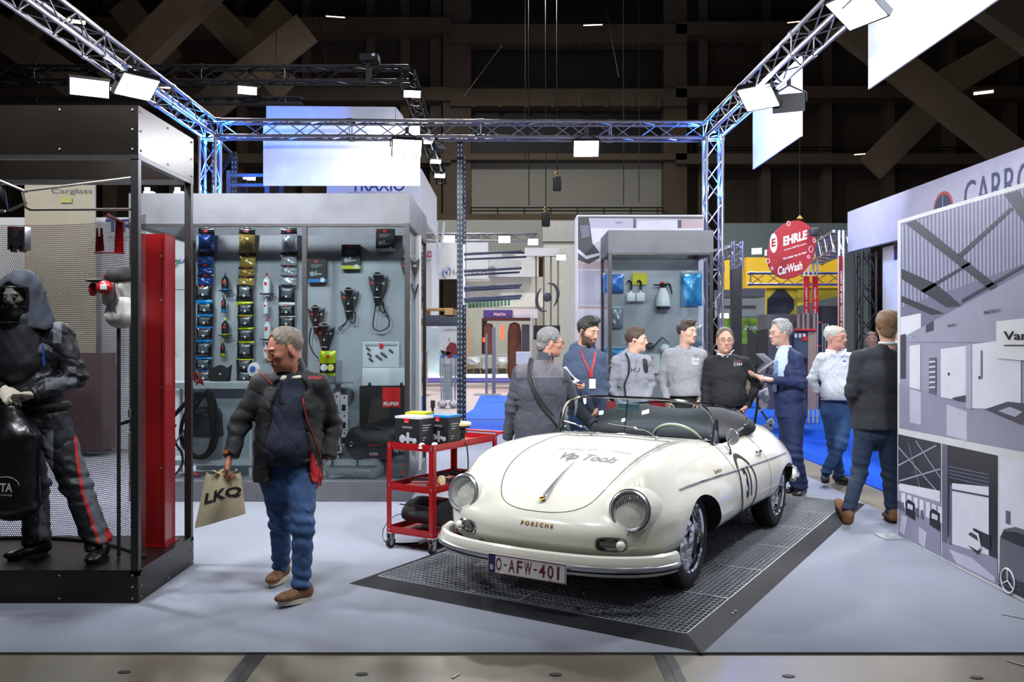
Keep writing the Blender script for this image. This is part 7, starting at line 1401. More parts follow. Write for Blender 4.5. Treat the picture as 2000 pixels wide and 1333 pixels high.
# ================================================================ trolley
TA = ANG; tU = npv([math.sin(TA), math.cos(TA), 0]); tV = npv([math.cos(TA), -math.sin(TA), 0])
tro = Thing('tool_trolley', 'red steel three-tier trolley on castors beside the car nose', 'trolley', (-.965, 6.74, .013), -TA); LT, WT = .88, .44
redt = M('red_trolley', '#8f0c11', .35, coat=.3, noise=(3, .06))
for z, nm in ((.815, 'top_shelf'), (.50, 'middle_shelf'), (.165, 'bottom_shelf')):
 mb = MB(); mb.box(0, 0, z-.035, WT, LT, z-.030)
 for a in ((0, 0, WT, .004), (0, LT-.004, WT, LT), (0, 0, .004, LT), (WT-.004, 0, WT, LT)): mb.box(a[0], a[1], z-.045, a[2], a[3], z+.008)
 tro.part(nm, mb, redt, smooth=False)
for x, y in ((0, 0), (WT-.035, 0), (0, LT-.035), (WT-.035, LT-.035)):
 mb = MB(); sx = x if x else -.002; mb.box(x-.003, y-.003, .12, x+.038, y+.004, .822) if y == 0 else mb.box(x-.003, y+.031, .12, x+.038, y+.038, .822); xx = x-.003 if x == 0 else x+.031; mb.box(xx, y-.003, .12, xx+.007, y+.038, .822); tro.part('upright', mb, redt, smooth=False)
 c = npv([x+.018, y+.018, 0]); w_ = tro.part('castor', MB().cyl(c+[-.012, 0, .043], c+[.012, 0, .043], .043, n=24), blackr); tro.part('castor_hub', MB().cyl(c+[-.014, 0, .043], c+[.014, 0, .043], .022, n=16), galv, parent=w_)
 mb = MB(); [mb.prism([(-.03, .12), (.03, .12), (.012, .035), (-.012, .035)], c+[q, 0, 0], (0, 1, 0), (0, 0, 1), (.003, 0, 0)) for q in (-.020, .017)]; mb.box(c[0]-.03, c[1]-.03, .117, c[0]+.03, c[1]+.03, .122); tro.part('castor_fork', mb, galv, parent=w_, smooth=False)
mb = MB()
for x, y in ((0, 0), (WT, 0)):
 for z in (.80, .785, .485, .15): mb.lathe([(.006, 0), (.004, .003), (0, .004)], (x+(.018 if x == 0 else -.018), -.003, z), (0, -1, 0), 8)
for y in (.02, LT-.02):
 for z in (.80, .785, .485, .15): mb.lathe([(.006, 0), (.004, .003), (0, .004)], (WT+.004, y, z), (1, 0, 0), 8)
tro.part('bolts', mb, rivet); tro.part('handle', MB().tube([(0, LT, .82), (0, LT+.07, .83), (.03, LT+.1, .83), (WT-.03, LT+.1, .83), (WT, LT+.07, .83), (WT, LT, .82)], .011, 8, smooth=3), redt)
def TL(x, y, z): c, s = math.cos(-TA), math.sin(-TA); return npv([-.965+x*c-y*s, 6.74+x*s+y*c, .013+z])
def tbox(x, y, w, d, h, band, lab, rz=0.):
 o = TL(x, y, .79); t = Thing('kit_box', lab, 'box', o, -TA+rz, 'boxed polisher kits on the red trolley'); t.part('carton', MB().box(0, 0, 0, w, d, h*.93), dkb, smooth=False); t.part('colour_band', MB().box(-.001, -.001, h*.93, w+.001, d+.001, h), band, smooth=False); t.part('colour_band', MB().box(-.001, -.001, 0, w+.001, d+.001, h*.03), band, smooth=False)
 t.part('logo', MB().box(w*.38, -.003, h*.80, w*.56, -.001, h*.94), redsq, smooth=False); t.part('lettering', put_text(MB(), 'RUPES', 1, (w*.47, -.003, h*.82), (1, 0, 0), (0, 0, 1), off=.002, width=w*.14, height=h*.03), wm_, smooth=False)
 mb = MB(); cx, cz = w*.30, h*.26; mb.lathe([(0, .005), (w*.12, .004), (w*.13, 0)], (cx, 0, cz), (0, -1, 0), 18); mb.lathe([(0, .004), (w*.08, .003), (w*.09, 0)], (cx+w*.48, 0, cz-.01), (0, -1, 0), 18); mb.box(cx, -.004, cz-.012, cx+w*.42, 0, cz+.012); mb.box(cx+w*.18, -.005, cz-.035, cx+w*.28, 0, cz+h*.22); t.part('product_picture', mb, M('picture_grey', '#9a9ea6', .5))
 mb = MB(); [mb.box(w+.001, d*.2, h*q, w+.002, d*(.8-.12*i), h*(q+.025)) for i, q in enumerate((.7, .62, .54, .3, .22))]; [mb.box(w*.3, -.002, h*q, w*.7, -.001, h*(q+.015)) for q in (.66, .62)]; t.part('text_lines', mb, M('picture_grey', '#9a9ea6', .5), smooth=False)
tbox(.06, .02, .24, .17, .235, M('band_white', '#c4c5c8', .4), 'black kit box with white lid band at the front of the trolley top')
tbox(-.0, .22, .17, .16, .245, M('band_yellow', '#b6bd1a', .4), 'black kit box with yellow lid band at the left of the trolley top', .25)
tbox(.21, .24, .20, .16, .235, M('band_blue', '#1b6fb8', .4), 'black kit box with blue lid band behind the white-banded one')
for i, (x, y) in enumerate(((.32, .02), (.38, .10))): t = Thing('glass_knob', ['small clear plastic cap at the front corner of the trolley top', 'second small clear plastic cap behind the corner one on the trolley'][i], 'cap', TL(x, y, .79), 0, 'clear caps on the trolley'); t.part('dome', MB().ell((0, 0, .022), (.026, .026, .022)), M('clear_plastic', '#c9ced4', .15, .2)); t.part('rim', MB().lathe([(.028, 0), (.028, .008), (.024, .010)]), wm_)
o = TL(.36, .46, .79); t = Thing('polishing_machine', 'polisher standing on the trolley with round cream pad facing up', 'polisher', o)
t.part('motor_body', MB().lathe([(0, 0), (.035, .0), (.04, .03), (.045, .07), (.055, .085), (.05, .11), (.03, .12)], o, n=20), M('tool_black', '#131417', .35, coat=.3), w=True); t.part('backing_plate', MB().lathe([(.03, .11), (.078, .125), (.08, .135), (0, .135)], o, n=28), dkb, w=True); t.part('foam_pad', MB().lathe([(.07, .135), (.092, .142), (.094, .156), (.085, .166), (0, .168)], o, n=32), M('cream_pad', '#d2c092', .8), w=True)
t.part('cable', MB().tube([o+[.02, -.03, .05], o+[.03, -.05, .02], TL(.455, .42, .78), TL(.47, .42, .62), TL(.46, .40, .52)], .006, 6, smooth=6), blackr, w=True); t.part('plug', MB().cyl(o+[.02, -.045, .03], o+[.03, -.05, -.0], .014), M('grey_print', '#8d8f9a', .6), w=True)
o = TL(.05, .62, .79); t = Thing('polishing_machine', 'small white-topped tool lying at the rear of the trolley top', 'tool', o); t.part('motor_body', MB().cyl(o+[0, 0, .035], o+tV*.10+[0, 0, .035], .03), dkl, w=True); t.part('cap', MB().cyl(o+tV*.10+[0, 0, .035], o+tV*.14+[0, 0, .035], .032), wm_, w=True)
o = TL(.10, .18, .475); t = Thing('air_polisher', 'chrome air polisher with cream pad on the middle shelf of the trolley', 'polisher', o); t.part('barrel', MB().tube([o+[0, 0, .03], o+tV*.08+tU*.03+[0, 0, .035], o+tV*.22+tU*.05+[0, 0, .04]], [.018, .024, .016], 10, smooth=3), chrome, w=True); t.part('pad', MB().lathe([(0, .0), (.04, 0), (.04, .02), (0, .025)], o+tV*.24+tU*.05+[0, 0, .045], tV, 22), M('cream_pad', '#d2c092', .8), w=True)
t = Thing('cable_coil', 'black cable coil on the middle shelf of the trolley', 'cable', TL(.25, .5, .475)); t.part('coil', MB().tube([TL(.24+.13*math.cos(a)*(1+.2*math.sin(2.3*a)), .48+.22*math.sin(a), .49+.012*(i % 4)) for i, a in enumerate(np.linspace(0, 6*PI, 46))], .008, 6, smooth=2), blackr, w=True)
S = SDF(.010); S.ecap((.06, .30, .26), (.38, .30, .26), (.22, .10), (.22, .10), (0, 1, 0), flat=True, k=.03); g = S.mesh(lambda p: .006*fbm(p, 9)); R_ = rotz(-TA); g.v = [v@R_.T+npv([-.965, 6.74, .013]) for v in g.v]; t = Thing('tool_bag', 'black fabric bag with red patch on the bottom shelf of the trolley', 'bag', TL(.22, .3, .135)); t.part('body', g, nyl, w=True)
q = TL(.26, .30, .362); t.part('logo', MB().obox(q, tV*.06, tU*.05, (0, 0, .002)), redsq, w=True); t.part('zip', MB().tube([TL(.05, .09, .33), TL(.22, .075, .335), TL(.39, .09, .33)], .005, 6, smooth=3), dkl, w=True)
t.part('strap', MB().tube([TL(.06, .20, .24), TL(-.04, .14, .22), TL(-.12, .10, .12), TL(-.10, .08, .03), TL(-.0, .10, .012), TL(.15, .2, .012)], .018, 6, smooth=6, flat=.15), blackcl, w=True)
# ================================================================ pallet rack behind the stand
rk = Thing('pallet_rack', 'tall dark perforated pallet rack upright behind the trolley, with its beams running left', 'rack', (-.9, 15.4, 0)); rackm = M('rack_steel', '#30353d', .4, .6, noise=(8, .15)); hole_m = M('rack_hole', '#aab0b6', .6)
def upright(x, y, ztop):
 mb = MB().box(x-.05, y, .0, x+.05, y+.07, ztop)
 for k in range(int(ztop/.09)): z = .1+k*.09; [mb.box(x+d-.009, y-.001, z, x+d+.009, y+.001, z+.035, 1) for d in (-.028, .028)]
 rk.part('post', mb, [rackm, hole_m], w=True, smooth=False)
zt5 = P(0, 272, 15.1)[2]; zl5 = P(0, 264, 15.1)[2]
for xx, zt_5 in ((-.905, zt5), (-5.16, zl5)):
 upright(xx, 15.1, zt_5); upright(xx, 16.15, zt_5-.1); mb = MB(); zz = .3; s_ = 1
 while zz < zt_5-.9: mb.beam((xx, 15.14 if s_ > 0 else 16.18, zz), (xx, 16.18 if s_ > 0 else 15.14, zz+.8), .03, .02); zz += .8; s_ = -s_
 rk.part('bracing', mb, rackm, w=True, smooth=False)
for y in (15.1, 16.15): rk.part('beam', MB().box(-5.1, y, P(0, 636, 15.1)[2], -.955, y+.05, P(0, 616, 15.1)[2]), rackm, w=True, smooth=False)
wood = M('pallet_wood', '#a9824e', .8, noise=(14, .2)); t = Thing('wooden_pallet', 'wooden pallet lying on the dark rack beam beside the grey cage', 'pallet', (-1.6, 15.6, P(0, 616, 15.1)[2])); z = P(0, 616, 15.1)[2]
for k in range(5): t.part('deck_board', MB().box(-2.2, 15.0+k*.26, z+.10, -1.02, 15.0+k*.26+.14, z+.122), wood, w=True, smooth=False)
for x in (-2.2, -1.66, -1.16): t.part('block', MB().box(x, 15.0, z+.002, x+.14, 16.18, z+.1), wood, w=True, smooth=False)
t = Thing('steel_platform_frame', 'dark steel platform frame with railing, standing above the grey cage near the left tower', 'frame', P(495, 380, 14.6)); Yf = 14.6
for x, y0, Yk in ((446, 333, 14.6), (521, 333, 14.6), (477, 350, 16.), (548, 352, 16.)): a = P(x, y0, Yk); t.part('post', MB().box(a[0]-.035, Yk, 2.9, a[0]+.035, Yk+.06, a[2]), rackm, w=True, smooth=False)
for y in (343, 362): t.part('rail', MB().beam(P(446, y, 14.63), P(521, y, 14.63), .05), rackm, w=True, smooth=False)
mb = MB(); [mb.cyl(P(521+i*4, 344+i*1.0, 14.7+i*.2), P(521+i*4, 378, 14.7+i*.2), .008, n=5) for i in range(1, 8)]; t.part('bar_panel', mb, rackm, w=True); t.part('deck', MB().box(P(446, 0, 14.6)[0], 14.65, 2.86, P(530, 0, 14.6)[0], 16.1, 2.92), rackm, w=True, smooth=False)
for i, (a, b) in enumerate(((422, 320), (470, 300))): t.part('brace', MB().beam(P(422, 270+i*85, 14.9), P(452, 300+i*5, 14.6), .04), rackm, w=True)
t = Thing('cantilever_arms', 'grey tubular arms in four pairs on a slotted rail beside the rack upright', 'rack', P(908, 600, 15.0)); t.part('slotted_rail', MB().box(P(904, 0, 14.98)[0], 14.98, P(0, 596, 15)[2], P(909, 0, 14.98)[0], 15.04, P(0, 478, 15)[2]), galv, w=True, smooth=False); armm = M('arm_grey', '#565a68', .35, .5)
for (y0, y1, x1) in ((497, 491, 1018), (507, 502, 1028), (530, 524, 1018), (538, 532, 1015), (563, 557, 1018), (568, 562, 1015), (585, 578, 1018), (590, 583, 1016)): t.part('arm', MB().cyl(P(907, y0, 14.95), P(x1, y1, 14.6 if y0 in (497, 530, 563, 585) else 15.0), .024 if y0 in (497, 530, 563, 585) else .018, n=10), armm, w=True)
# ================================================================ far stands, left of centre
wl2 = M('stand_white', '#cfd2d6', .7); wlc = M('stand_pale_cyan', '#c3d6dd', .6); wlw = M('stand_warm', '#cfccc0', .7); glowwhite = M('light_box', '#e9f3f6', emit=.9)
def slab(name, lab, cat, x0, y0, x1, y1, Y, th, m, kind=None, group=None): o = solo(name, slabpx(MB(), x0, y0, x1, y1, Y, th), m, lab, cat, group, smooth=False);
t = Thing('stand_wall', 'white wall with blue lettering of the association stand, seen through the dark cage', 'wall panel', P(270, 880, 12.6)); t.part('panel', slabpx(MB(), -200, 425, 386, 878, 12.6, .05), wl2, w=True, smooth=False)
letter(t, 'TRAXIO', 292, 441, 12.59, 172, 26, navy, bold=.02); letter(t, 'MOBILITY PROFESSIONALS', 285, 466, 12.59, 150, 8, gry); letter(t, 'UNIVERSAL', 335, 511, 12.59, 74, 8, navy, bold=.01); t.part('logo_ring', MB().tube([P(336+11*math.cos(a), 511-11*math.sin(a), 12.58) for a in np.linspace(1.2, 6.6, 20)], .010, 6, smooth=1), grn, w=True); letter(t, 'MEDIALS', 345, 746, 12.59, 48, 6, gry); letter(t, 'L6', 348, 730, 12.59, 24, 16, navy, bold=.03); t.part('yellow_square', slabpx(MB(), 327, 688, 343, 708, 12.58, .01), M('pale_yellow', '#d5d39a', .6), w=True);
t.part('seam', slabpx(MB(), 180, 565, 386, 566, 12.59, .01), gry, w=True); t.part('lower_board', slabpx(MB(), 322, 698, 386, 762, 12.4, .02), wl2, w=True)
t = Thing('display_stand', 'beige wall section seen through the perforated screen', 'wall panel', P(120, 700, 11.5)); t.part('panel', slabpx(MB(), 48, 355, 185, 690, 12.0, .04), M('beige_print', '#9d9788', .6), w=True, smooth=False); letter(t, 'Carglass', 140, 374, 11.99, 80, 12, M('glass_print', '#5c5f62', .6)); t.part('logo_patch', slabpx(MB(), 118, 386, 140, 396, 11.98, .01), M('olive_print', '#9aa35a', .6), w=True); t.part('pedestal', slabpx(MB(), 90, 690, 200, 880, 11.8, .4), M('maroon_print', '#3f2a2e', .6), w=True, smooth=False)
slab('far_wall_board', 'grey-green wall boards behind the far truss, below the concrete gallery', 'wall panel', 828, 430, 1122, 492, 42, .3, M('board_grey', '#8f948e', .8)); slab('far_wall_board', 'pale blue-grey wall band behind the oval sign, below the railing', 'wall panel', 1405, 436, 1700, 720, 42, .3, M('board_blue', '#8799a1', .7))
slab('far_cladding', 'light grey box-shaped cladding at the top right of the far stand', 'cladding', 1060, 432, 1122, 472, 38, .4, M('clad_grey', '#a5a5a4', .8)); slab('far_cladding', 'off-white profiled cladding behind the black television', 'cladding', 1062, 478, 1122, 745, 37, .3, M('clad_pale', '#b9beb9', .8))
t = Thing('stand_fascia', 'large white fascia with blue swirl emblem and dark italic letters', 'fascia', P(940, 570, 30)); t.part('panel', slabpx(MB(), 851, 474, 953, 545, 30, .3), wl2, w=True, smooth=False); t.part('side_panel', slabpx(MB(), 953, 496, 1052, 541, 31, .3), wl2, w=True, smooth=False); t.part('lower_panel', slabpx(MB(), 905, 541, 1062, 600, 31.5, .3), M('fascia_lit', '#dcdcd4', .7), w=True, smooth=False)
def swirl(t, px, py, r, Y, m, wd):
 for s in (1, -1):
  pts = [P(px+s*(r*math.cos(a)+.25*r), py-s*r*math.sin(a)*1.15, Y) for a in np.linspace(1.9, -.75, 16)] if 0 else [P(px+s*(r*.95*math.cos(a)), py-s*(r*1.2*math.sin(a))-s*.28*r*math.cos(a), Y) for a in np.linspace(1.55, -.95, 16)]
  t.part('swirl', MB().tube(pts, [wd*.25, wd*.8, wd, wd*.8, wd*.25], 8, flat=.5), m, w=True)
 t.part('dot', MB().ell(P(px, py, Y), (wd*1.3, wd*.5, wd*1.3)), m, w=True)
swirl(t, 872, 532, 8, 29.95, M('swirl_blue', '#2d5fae', .5), .035); letter(t, 'Uniwashtec' if 0 else 'UNITECH', 918, 531, 29.95, 68, 8, ltr, shear=.3)
t = Thing('hanging_emblem', 'large dark grey open-ring emblem hanging on brown rods beside the far fascia', 'emblem', P(1068, 610, 27)); swirl(t, 1069, 581, 22, 27, ltr, .11)
t = Thing('rod_screen', 'white header with four slim brown rods carrying the dark emblem', 'screen', P(1068, 650, 27.3)); t.part('header', slabpx(MB(), 1025, 484, 1092, 500, 27.2, .4), wl2, w=True, smooth=False)
for x in (1047, 1062, 1076, 1090): t.part('rod', MB().cyl(P(x, 498, 27.3), P(x, 636, 27.3), .025, n=8), M('brown_rod', '#7c6a50', .5), w=True)
t = Thing('stand_wall', 'white wall with red capitals at the right edge of the grey cage', 'wall panel', P(840, 700, 26)); t.part('panel', slabpx(MB(), 808, 475, 856, 640, 26, .1), wl2, w=True, smooth=False); letter(t, 'GAD', 829, 497, 25.98, 32, 12, M('print_red2', '#a93039', .6), bold=.03); letter(t, 'gr', 836, 510, 25.98, 10, 6, gry)
slab('white_pillar', 'slim white pillar between the red capitals and the large fascia', 'pillar', 843, 478, 856, 642, 25.5, .3, wl2);
for i, (a, b) in enumerate((((854, 434), (854, 530)), ((868, 434), (857, 530)))): solo('white_pole', MB().cyl(P(*a, 24), P(*b, 24), .035, n=8), wl2, ['upright thin white pole in front of the far fascia', 'slanted thin white pole in front of the far fascia'][i], 'pole')
truss(P(826, 464, 31), P(1050, 464, 31), alu, 'aluminium truss with two lamps over the far white fascia', side=.3, r=.03, pitch=.5, rd=.016)
for (px, py, Y, w, lab) in [(877, 467, 30.5, .4, 'warm bright lamp on the far truss, left one'), (985, 468, 30.5, .4, 'warm bright lamp on the far truss, middle one'), (1041, 473, 30.5, .35, 'warm bright lamp on the far truss, right one'), (1478, 491, 20, .22, 'bright round lamp left of the red oval sign'), (1503, 494, 20, .2, 'bright lamp at the left rim of the red oval sign'), (1415, 617, 22, .2, 'bright low lamp beside the right lattice tower'), (1096, 503, 27, .3, 'small lamp at the right end of the rod screen header')]: flood(P(px, py, Y), P(px, py+30, Y-2), lab, w, w*.6, 0, sm, 'lamps on the far stands', drop=.09)
mb = MB(); Ya = 29
for i in range(12): a = P(915+i*7, 600-i*.5, Ya); mb.box(a[0], Ya-.5, a[2]-.03, a[0]+.07, Ya+.3, a[2]+.12)
solo('striped_awning', mb, M('awning_green', '#3f6f56', .7), 'green striped awning under the far fascia', 'awning', smooth=False)
slab('far_room_wall', 'pale wall of the far stand behind the chairs', 'wall panel', 905, 600, 1062, 738, 38, .2, M('room_wall', '#bcbdb4', .7)); slab('wood_panel', 'light wooden panel on the far stand left of the chairs', 'panel', 907, 640, 922, 722, 36, .1, M('pale_wood', '#c4a993', .7)); slab('stand_wall', 'pale cyan lit wall between cage and rack upright', 'wall panel', 826, 636, 906, 744, 35.5, .1, wlc)
slab('stand_step', 'low white step with cyan glow along the far stand floor', 'step', 820, 733, 1064, 744, 34.5, 1.6, glowwhite); slab('dark_deck', 'dark floor deck under the far chairs', 'deck', 905, 722, 1062, 733, 35.5, 1.2, M('deck_dark', '#2b2420', .7))
t = Thing('wash_gantry', 'white and violet car wash gantry with brown brushes and red neon tube', 'gantry', P(985, 735, 27)); t.part('header', slabpx(MB(), 944, 604, 1050, 622, 27, 1.6), wl2, w=True, smooth=False); t.part('name_board', slabpx(MB(), 944, 606, 1001, 622, 26.95, .04), M('violet_board', '#40327a', .5), w=True, smooth=False); letter(t, 'WashTec', 976, 614, 26.93, 24, 6, wm_, bold=.02, shear=.2)
bru = M('brush_brown', '#7a5a48', .9, noise=(60, .5, 5), bump=(90, 1., .02))
for x, w, y0, y1 in ((955, 9, 632, 693), (1005, 13, 630, 742)):
 a, b = P(x, y1, 28), P(x, y0, 28); r = w/F*28; t.part('brush', MB().lathe([(r*.6, 0), (r*1.02, .1), (r*1.05, (b-a)[2]*.5), (r, (b-a)[2]*.85), (r*.75, (b-a)[2]*.97), (.03, (b-a)[2])], a, n=24), bru, w=True)
neon = M('neon_red', '#ff2a12', emit=9.); t.part('neon_tube', MB().cyl(P(981, 636, 26.7), P(981, 664, 26.7), .045, n=10), neon, w=True); t.part('neon_tube', MB().cyl(P(945, 660, 26.7), P(945, 668, 26.7), .03, n=8), neon, w=True); t.part('dark_frame', slabpx(MB(), 941, 622, 951, 692, 28.6, .2), M('dark_red', '#3a1212', .6), w=True)
t.part('crossbar', slabpx(MB(), 945, 621, 1036, 627, 26.9, .2), M('dark_red', '#3a1212', .6), w=True); t.part('frame_post', slabpx(MB(), 1036, 622, 1039, 700, 27, .1), galv, w=True); t.part('side_panel', slabpx(MB(), 1019, 634, 1034, 695, 27.6, .1), M('panel_dark_blue', '#3a4250', .5), w=True)
l = bpy.data.lights.new('neon_lamp', 'POINT'); l.energy = 18; l.color = (1, .06, .03); l.shadow_soft_size = .1; o = bpy.data.objects.new('neon_lamp', l); COL.objects.link(o); o.location = P(981, 650, 26.4).tolist()
t = Thing('steel_gate', 'slim grey steel gate posts standing on the blue carpet path', 'gate', P(960, 773, 24.4))
for x, w, y0 in ((950, 2.2, 652), (964.5, 3.6, 640)): a, b = P(x-w, 771, 24.4), P(x+w, y0, 24.4); t.part('post', MB().box(a[0], 24.4, .012, b[0], 24.5, b[2]), M('gate_grey', '#777983', .45, .4), w=True, smooth=False)
t.part('foot', MB().box(P(926, 0, 24.4)[0], 24.3, .012, P(978, 0, 24.4)[0], 24.7, .05), galv, w=True)
t = Thing('television', 'black flat television in front of the pale cladding', 'television', P(1068, 700, 24)); t.part('screen', slabpx(MB(), 1042, 636, 1094, 664, 24, .06), M('screen_black', '#0c0d10', .2), w=True); t.part('stand_pole', MB().cyl(P(1058, 664, 24.05), [P(1058, 0, 24.05)[0], 24.05, .01], .03), wl2, w=True); t.part('stand_foot', MB().cyl([P(1058, 0, 24.05)[0], 24.05, .01], [P(1058, 0, 24.05)[0], 24.05, .03], .25), wl2, w=True)
def chair(px, lab, rz, yb=733, Y=34.9):
 b = P(px, yb, Y); t = Thing('shell_chair', lab, 'chair', b, rz, 'white shell chairs on the far stand'); S = SDF(.02); S.ell((0, 0, .62), (.28, .27, .20)); S.ell((0, -.08, .74), (.235, .30, .24), op='s', k=.01); S.ell((0, -.12, .66), (.22, .24, .16), op='s', k=.01); t.part('seat_shell', S.mesh(), M('shell_white', '#c9ced2', .5))
 for x in (-.16, .16):
  for y in (-.14, .14): t.part('leg', MB().cyl((x, y, .44), (x*1.5, y*1.5, 0), .016), M('chair_wood', '#a77d4c', .6))
chair(925, 'white shell chair with wooden legs, left one on the far stand', .9); chair(981, 'white shell chair with wooden legs, between the gate posts and the grey-haired man', .2)
b = P(945, 733, 35.6); t = Thing('round_table', 'white round table between the two shell chairs', 'table', b); t.part('table_top', MB().lathe([(0, .76), (.42, .76), (.42, .74), (0, .74)], b, n=28), wl2, w=True); t.part('column', MB().lathe([(.25, 0), (.05, .04), (.035, .74)], b, n=16), wl2, w=True)
b = P(985, 735, 33.8); t = Thing('counter_table', 'long thin white table in front of the right shell chair', 'table', b); t.part('table_top', slabpx(MB(), 968, 694, 1012, 696.5, 33.8, .6), wl2, w=True); [t.part('leg', slabpx(MB(), x, 696, x+1.5, 733, 33.8, .03), wl2, w=True) for x in (969, 1009)]; t = Thing('white_display_box', 'white box with papers left of the grey-haired man', 'box', P(1020, 740, 24)); t.part('body', slabpx(MB(), 1008, 688, 1036, 712, 22, .4), wl2, w=True); t.part('leg', slabpx(MB(), 1012, 712, 1014, 783, 22, .04), dkl, w=True)
t = Thing('roll_up_banner', 'pale roll-up banner with dark red chair picture behind the rack post', 'banner', P(876, 740, 30)); t.part('sheet', slabpx(MB(), 858, 638, 900, 735, 30, .02), M('banner_pale', '#b9c6cf', .6), w=True, smooth=False); t.part('picture', MB().prism([(0, 0), (.35, .05), (.3, .5), (.1, .55), (-.05, .35)], P(874, 700, 29.98), (1, 0, 0), (0, 0, 1), (0, .01, 0)), M('wine_print', '#6e2228', .6), w=True, smooth=False); t.part('picture', MB().prism([(0, 0), (.4, -.1), (.1, -.25)], P(860, 684, 29.98), (1, 0, 0), (0, 0, 1), (0, .01, 0)), dkb, w=True, smooth=False); letter(t, 'UNITECH', 880, 645, 29.98, 26, 4, ltr); letter(t, '2', 877, 663, 29.98, 4, 5, dkl)
t = Thing('tube_display', 'display of upright steel tubes with blue caps and a glass sheet', 'display', P(873, 800, 20)); tubm = chrome
for x in (862, 867, 882, 889): t.part('tube', MB().cyl(P(x, 700, 20), [P(x, 0, 20)[0], 20, .01], .022, n=10), tubm, w=True)
for x in (861, 885): t.part('blue_cap', MB().box(*P(x-1, 700, 19.95), *(P(x+7, 694, 19.95)+[0, .1, 0])), M('cap_blue', '#3b6fae', .5), w=True);
for x in (864, 886): t.part('foot', MB().ell([P(x, 0, 20)[0], 20, .10], (.12, .12, .09)), galv, w=True)
t.part('glass_sheet', slabpx(MB(), 866, 712, 884, 782, 20.1, .01), M('frosted_sheet', '#a9bcb8', .3), w=True)
t = Thing('pink_counter', 'small pinkish counter beside the corner post of the grey cage', 'counter', P(828, 750, 24)); t.part('body', slabpx(MB(), 815, 688, 832, 752, 24, .5), M('counter_pink', '#b79aa2', .6), w=True, smooth=False); t.part('worktop', slabpx(MB(), 813, 685, 834, 689, 23.95, .6), M('counter_pink2', '#c9abb3', .6), w=True)
t = Thing('dark_monitor', 'small dark device standing behind the boxes on the trolley', 'device', P(845, 797, 13)); t.part('body', slabpx(MB(), 841, 783, 849, 797, 13, .08), dkb, w=True); t.part('stand_pole', MB().cyl(P(845, 797, 13.03), [P(845, 0, 13)[0], 13.03, .013], .02), dkb, w=True)
# ================================================================ tall poster box behind the small cage
tp_ = Thing('poster_tower', 'tall white-framed poster box with car photographs behind the small cage', 'poster box', P(1250, 900, 12.95)*[1, 1, 0]+npv([0, 0, .013])); Yp = 12.72; a = P(1127, 420, Yp); bx_ = P(1374, 0, Yp)[0]
frw = M('poster_frame_white', '#d3d4d8', .5); tp_.part('box', MB().box(a[0], Yp, .014, bx_, Yp+.5, a[2]), frw, w=True, smooth=False)
def printpoly(t, pts, Y, m, name='picture', th=.002): mb = MB(); V = [P(x, y, Y) for x, y in pts]; k = len(V); mb.add(V+[v+[0, th, 0] for v in V], [tuple(range(k)), tuple(range(k, 2*k))[::-1]]+[(i, i+k, (i+1) % k+k, (i+1) % k) for i in range(k)]); return t.part(name, mb, m, w=True, smooth=False)
pr = lambda n, c: M('print_'+n, c, .45, noise=(6, .06)); lil, lil2, lild, ink, ink2, pinkg, whp = pr('lilac', '#a5a5bb'), pr('pale_lilac', '#c3c3d4'), pr('slate', '#5c5c74'), pr('ink', '#20202c'), pr('ink_soft', '#3b3b4c'), pr('dusky', '#a8949c'), pr('white', '#dcdce6')
for pts, m, d in (([(1129, 423), (1373, 423), (1373, 880), (1129, 880)], lil2, .003), ([(1129, 423), (1373, 423), (1373, 428), (1129, 426)], ink2, .005), ([(1129, 424), (1150, 424), (1157, 475), (1172, 495), (1170, 505), (1150, 516), (1129, 508)], ink, .006), ([(1129, 486), (1145, 500), (1172, 494), (1171, 499), (1145, 507), (1129, 494)], lil2, .008), ([(1133, 440), (1150, 440), (1152, 462), (1136, 466)], lild, .008),
                  ([(1129, 508), (1190, 512), (1190, 526), (1129, 526)], pinkg, .005), ([(1129, 528), (1190, 530), (1190, 596), (1129, 596)], lil, .005), ([(1129, 597), (1190, 599), (1190, 605), (1129, 603)], pinkg, .005), ([(1129, 680), (1190, 682), (1190, 690), (1129, 688)], pinkg, .005), ([(1152, 426), (1373, 426), (1373, 446), (1152, 446)], lil, .004), ([(1237, 426), (1242, 426), (1242, 446), (1237, 446)], ink2, .006), ([(1324, 430), (1331, 430), (1331, 446), (1324, 446)], ink, .006), ([(1245, 432), (1322, 430), (1322, 446), (1245, 446)], lil2, .005), ([(1332, 428), (1373, 428), (1373, 446), (1332, 446)], pinkg, .005)):
 printpoly(tp_, pts, Yp-d, m)
letter(tp_, 'ZONE 1', 1209, 435, Yp-.008, 14, 4, lild)
# ================================================================ wash stand at the right
t = Thing('oval_sign', 'large tilted red oval sign with white car wash lettering', 'sign', P(1546, 545, 13.6)); Yo = 13.6; cx, cy_ = 1546, 488; ew, eh, rot = 45, 59, .38
pts = [(cx+ew*math.cos(a)*math.cos(rot)+eh*math.sin(a)*math.sin(rot), cy_-(eh*math.sin(a)*math.cos(rot)-ew*math.cos(a)*math.sin(rot))) for a in np.linspace(0, 2*PI, 49)[:-1]]
pts = [(cx+(x-cx), cy_+(y-cy_)) for x, y in pts]; redsign = M('sign_red', '#8a1820', .4, noise=(9, .12)); printpoly(t, pts, Yo, redsign, 'board', .05)
def tilt(t, txt, px, py, wpx, hpx, m, sl=-.30, Y=Yo-.004, **k):
 V, Fc = TEXT(txt, 1., **k); V = V-(V.max(0)+V.min(0))/2; V = V/(V.max(0)-V.min(0)); t.part('lettering', MB().add([P(px+u*wpx, py-v*hpx+sl*u*wpx, Y) for u, v in V], Fc), m, w=True, smooth=False)
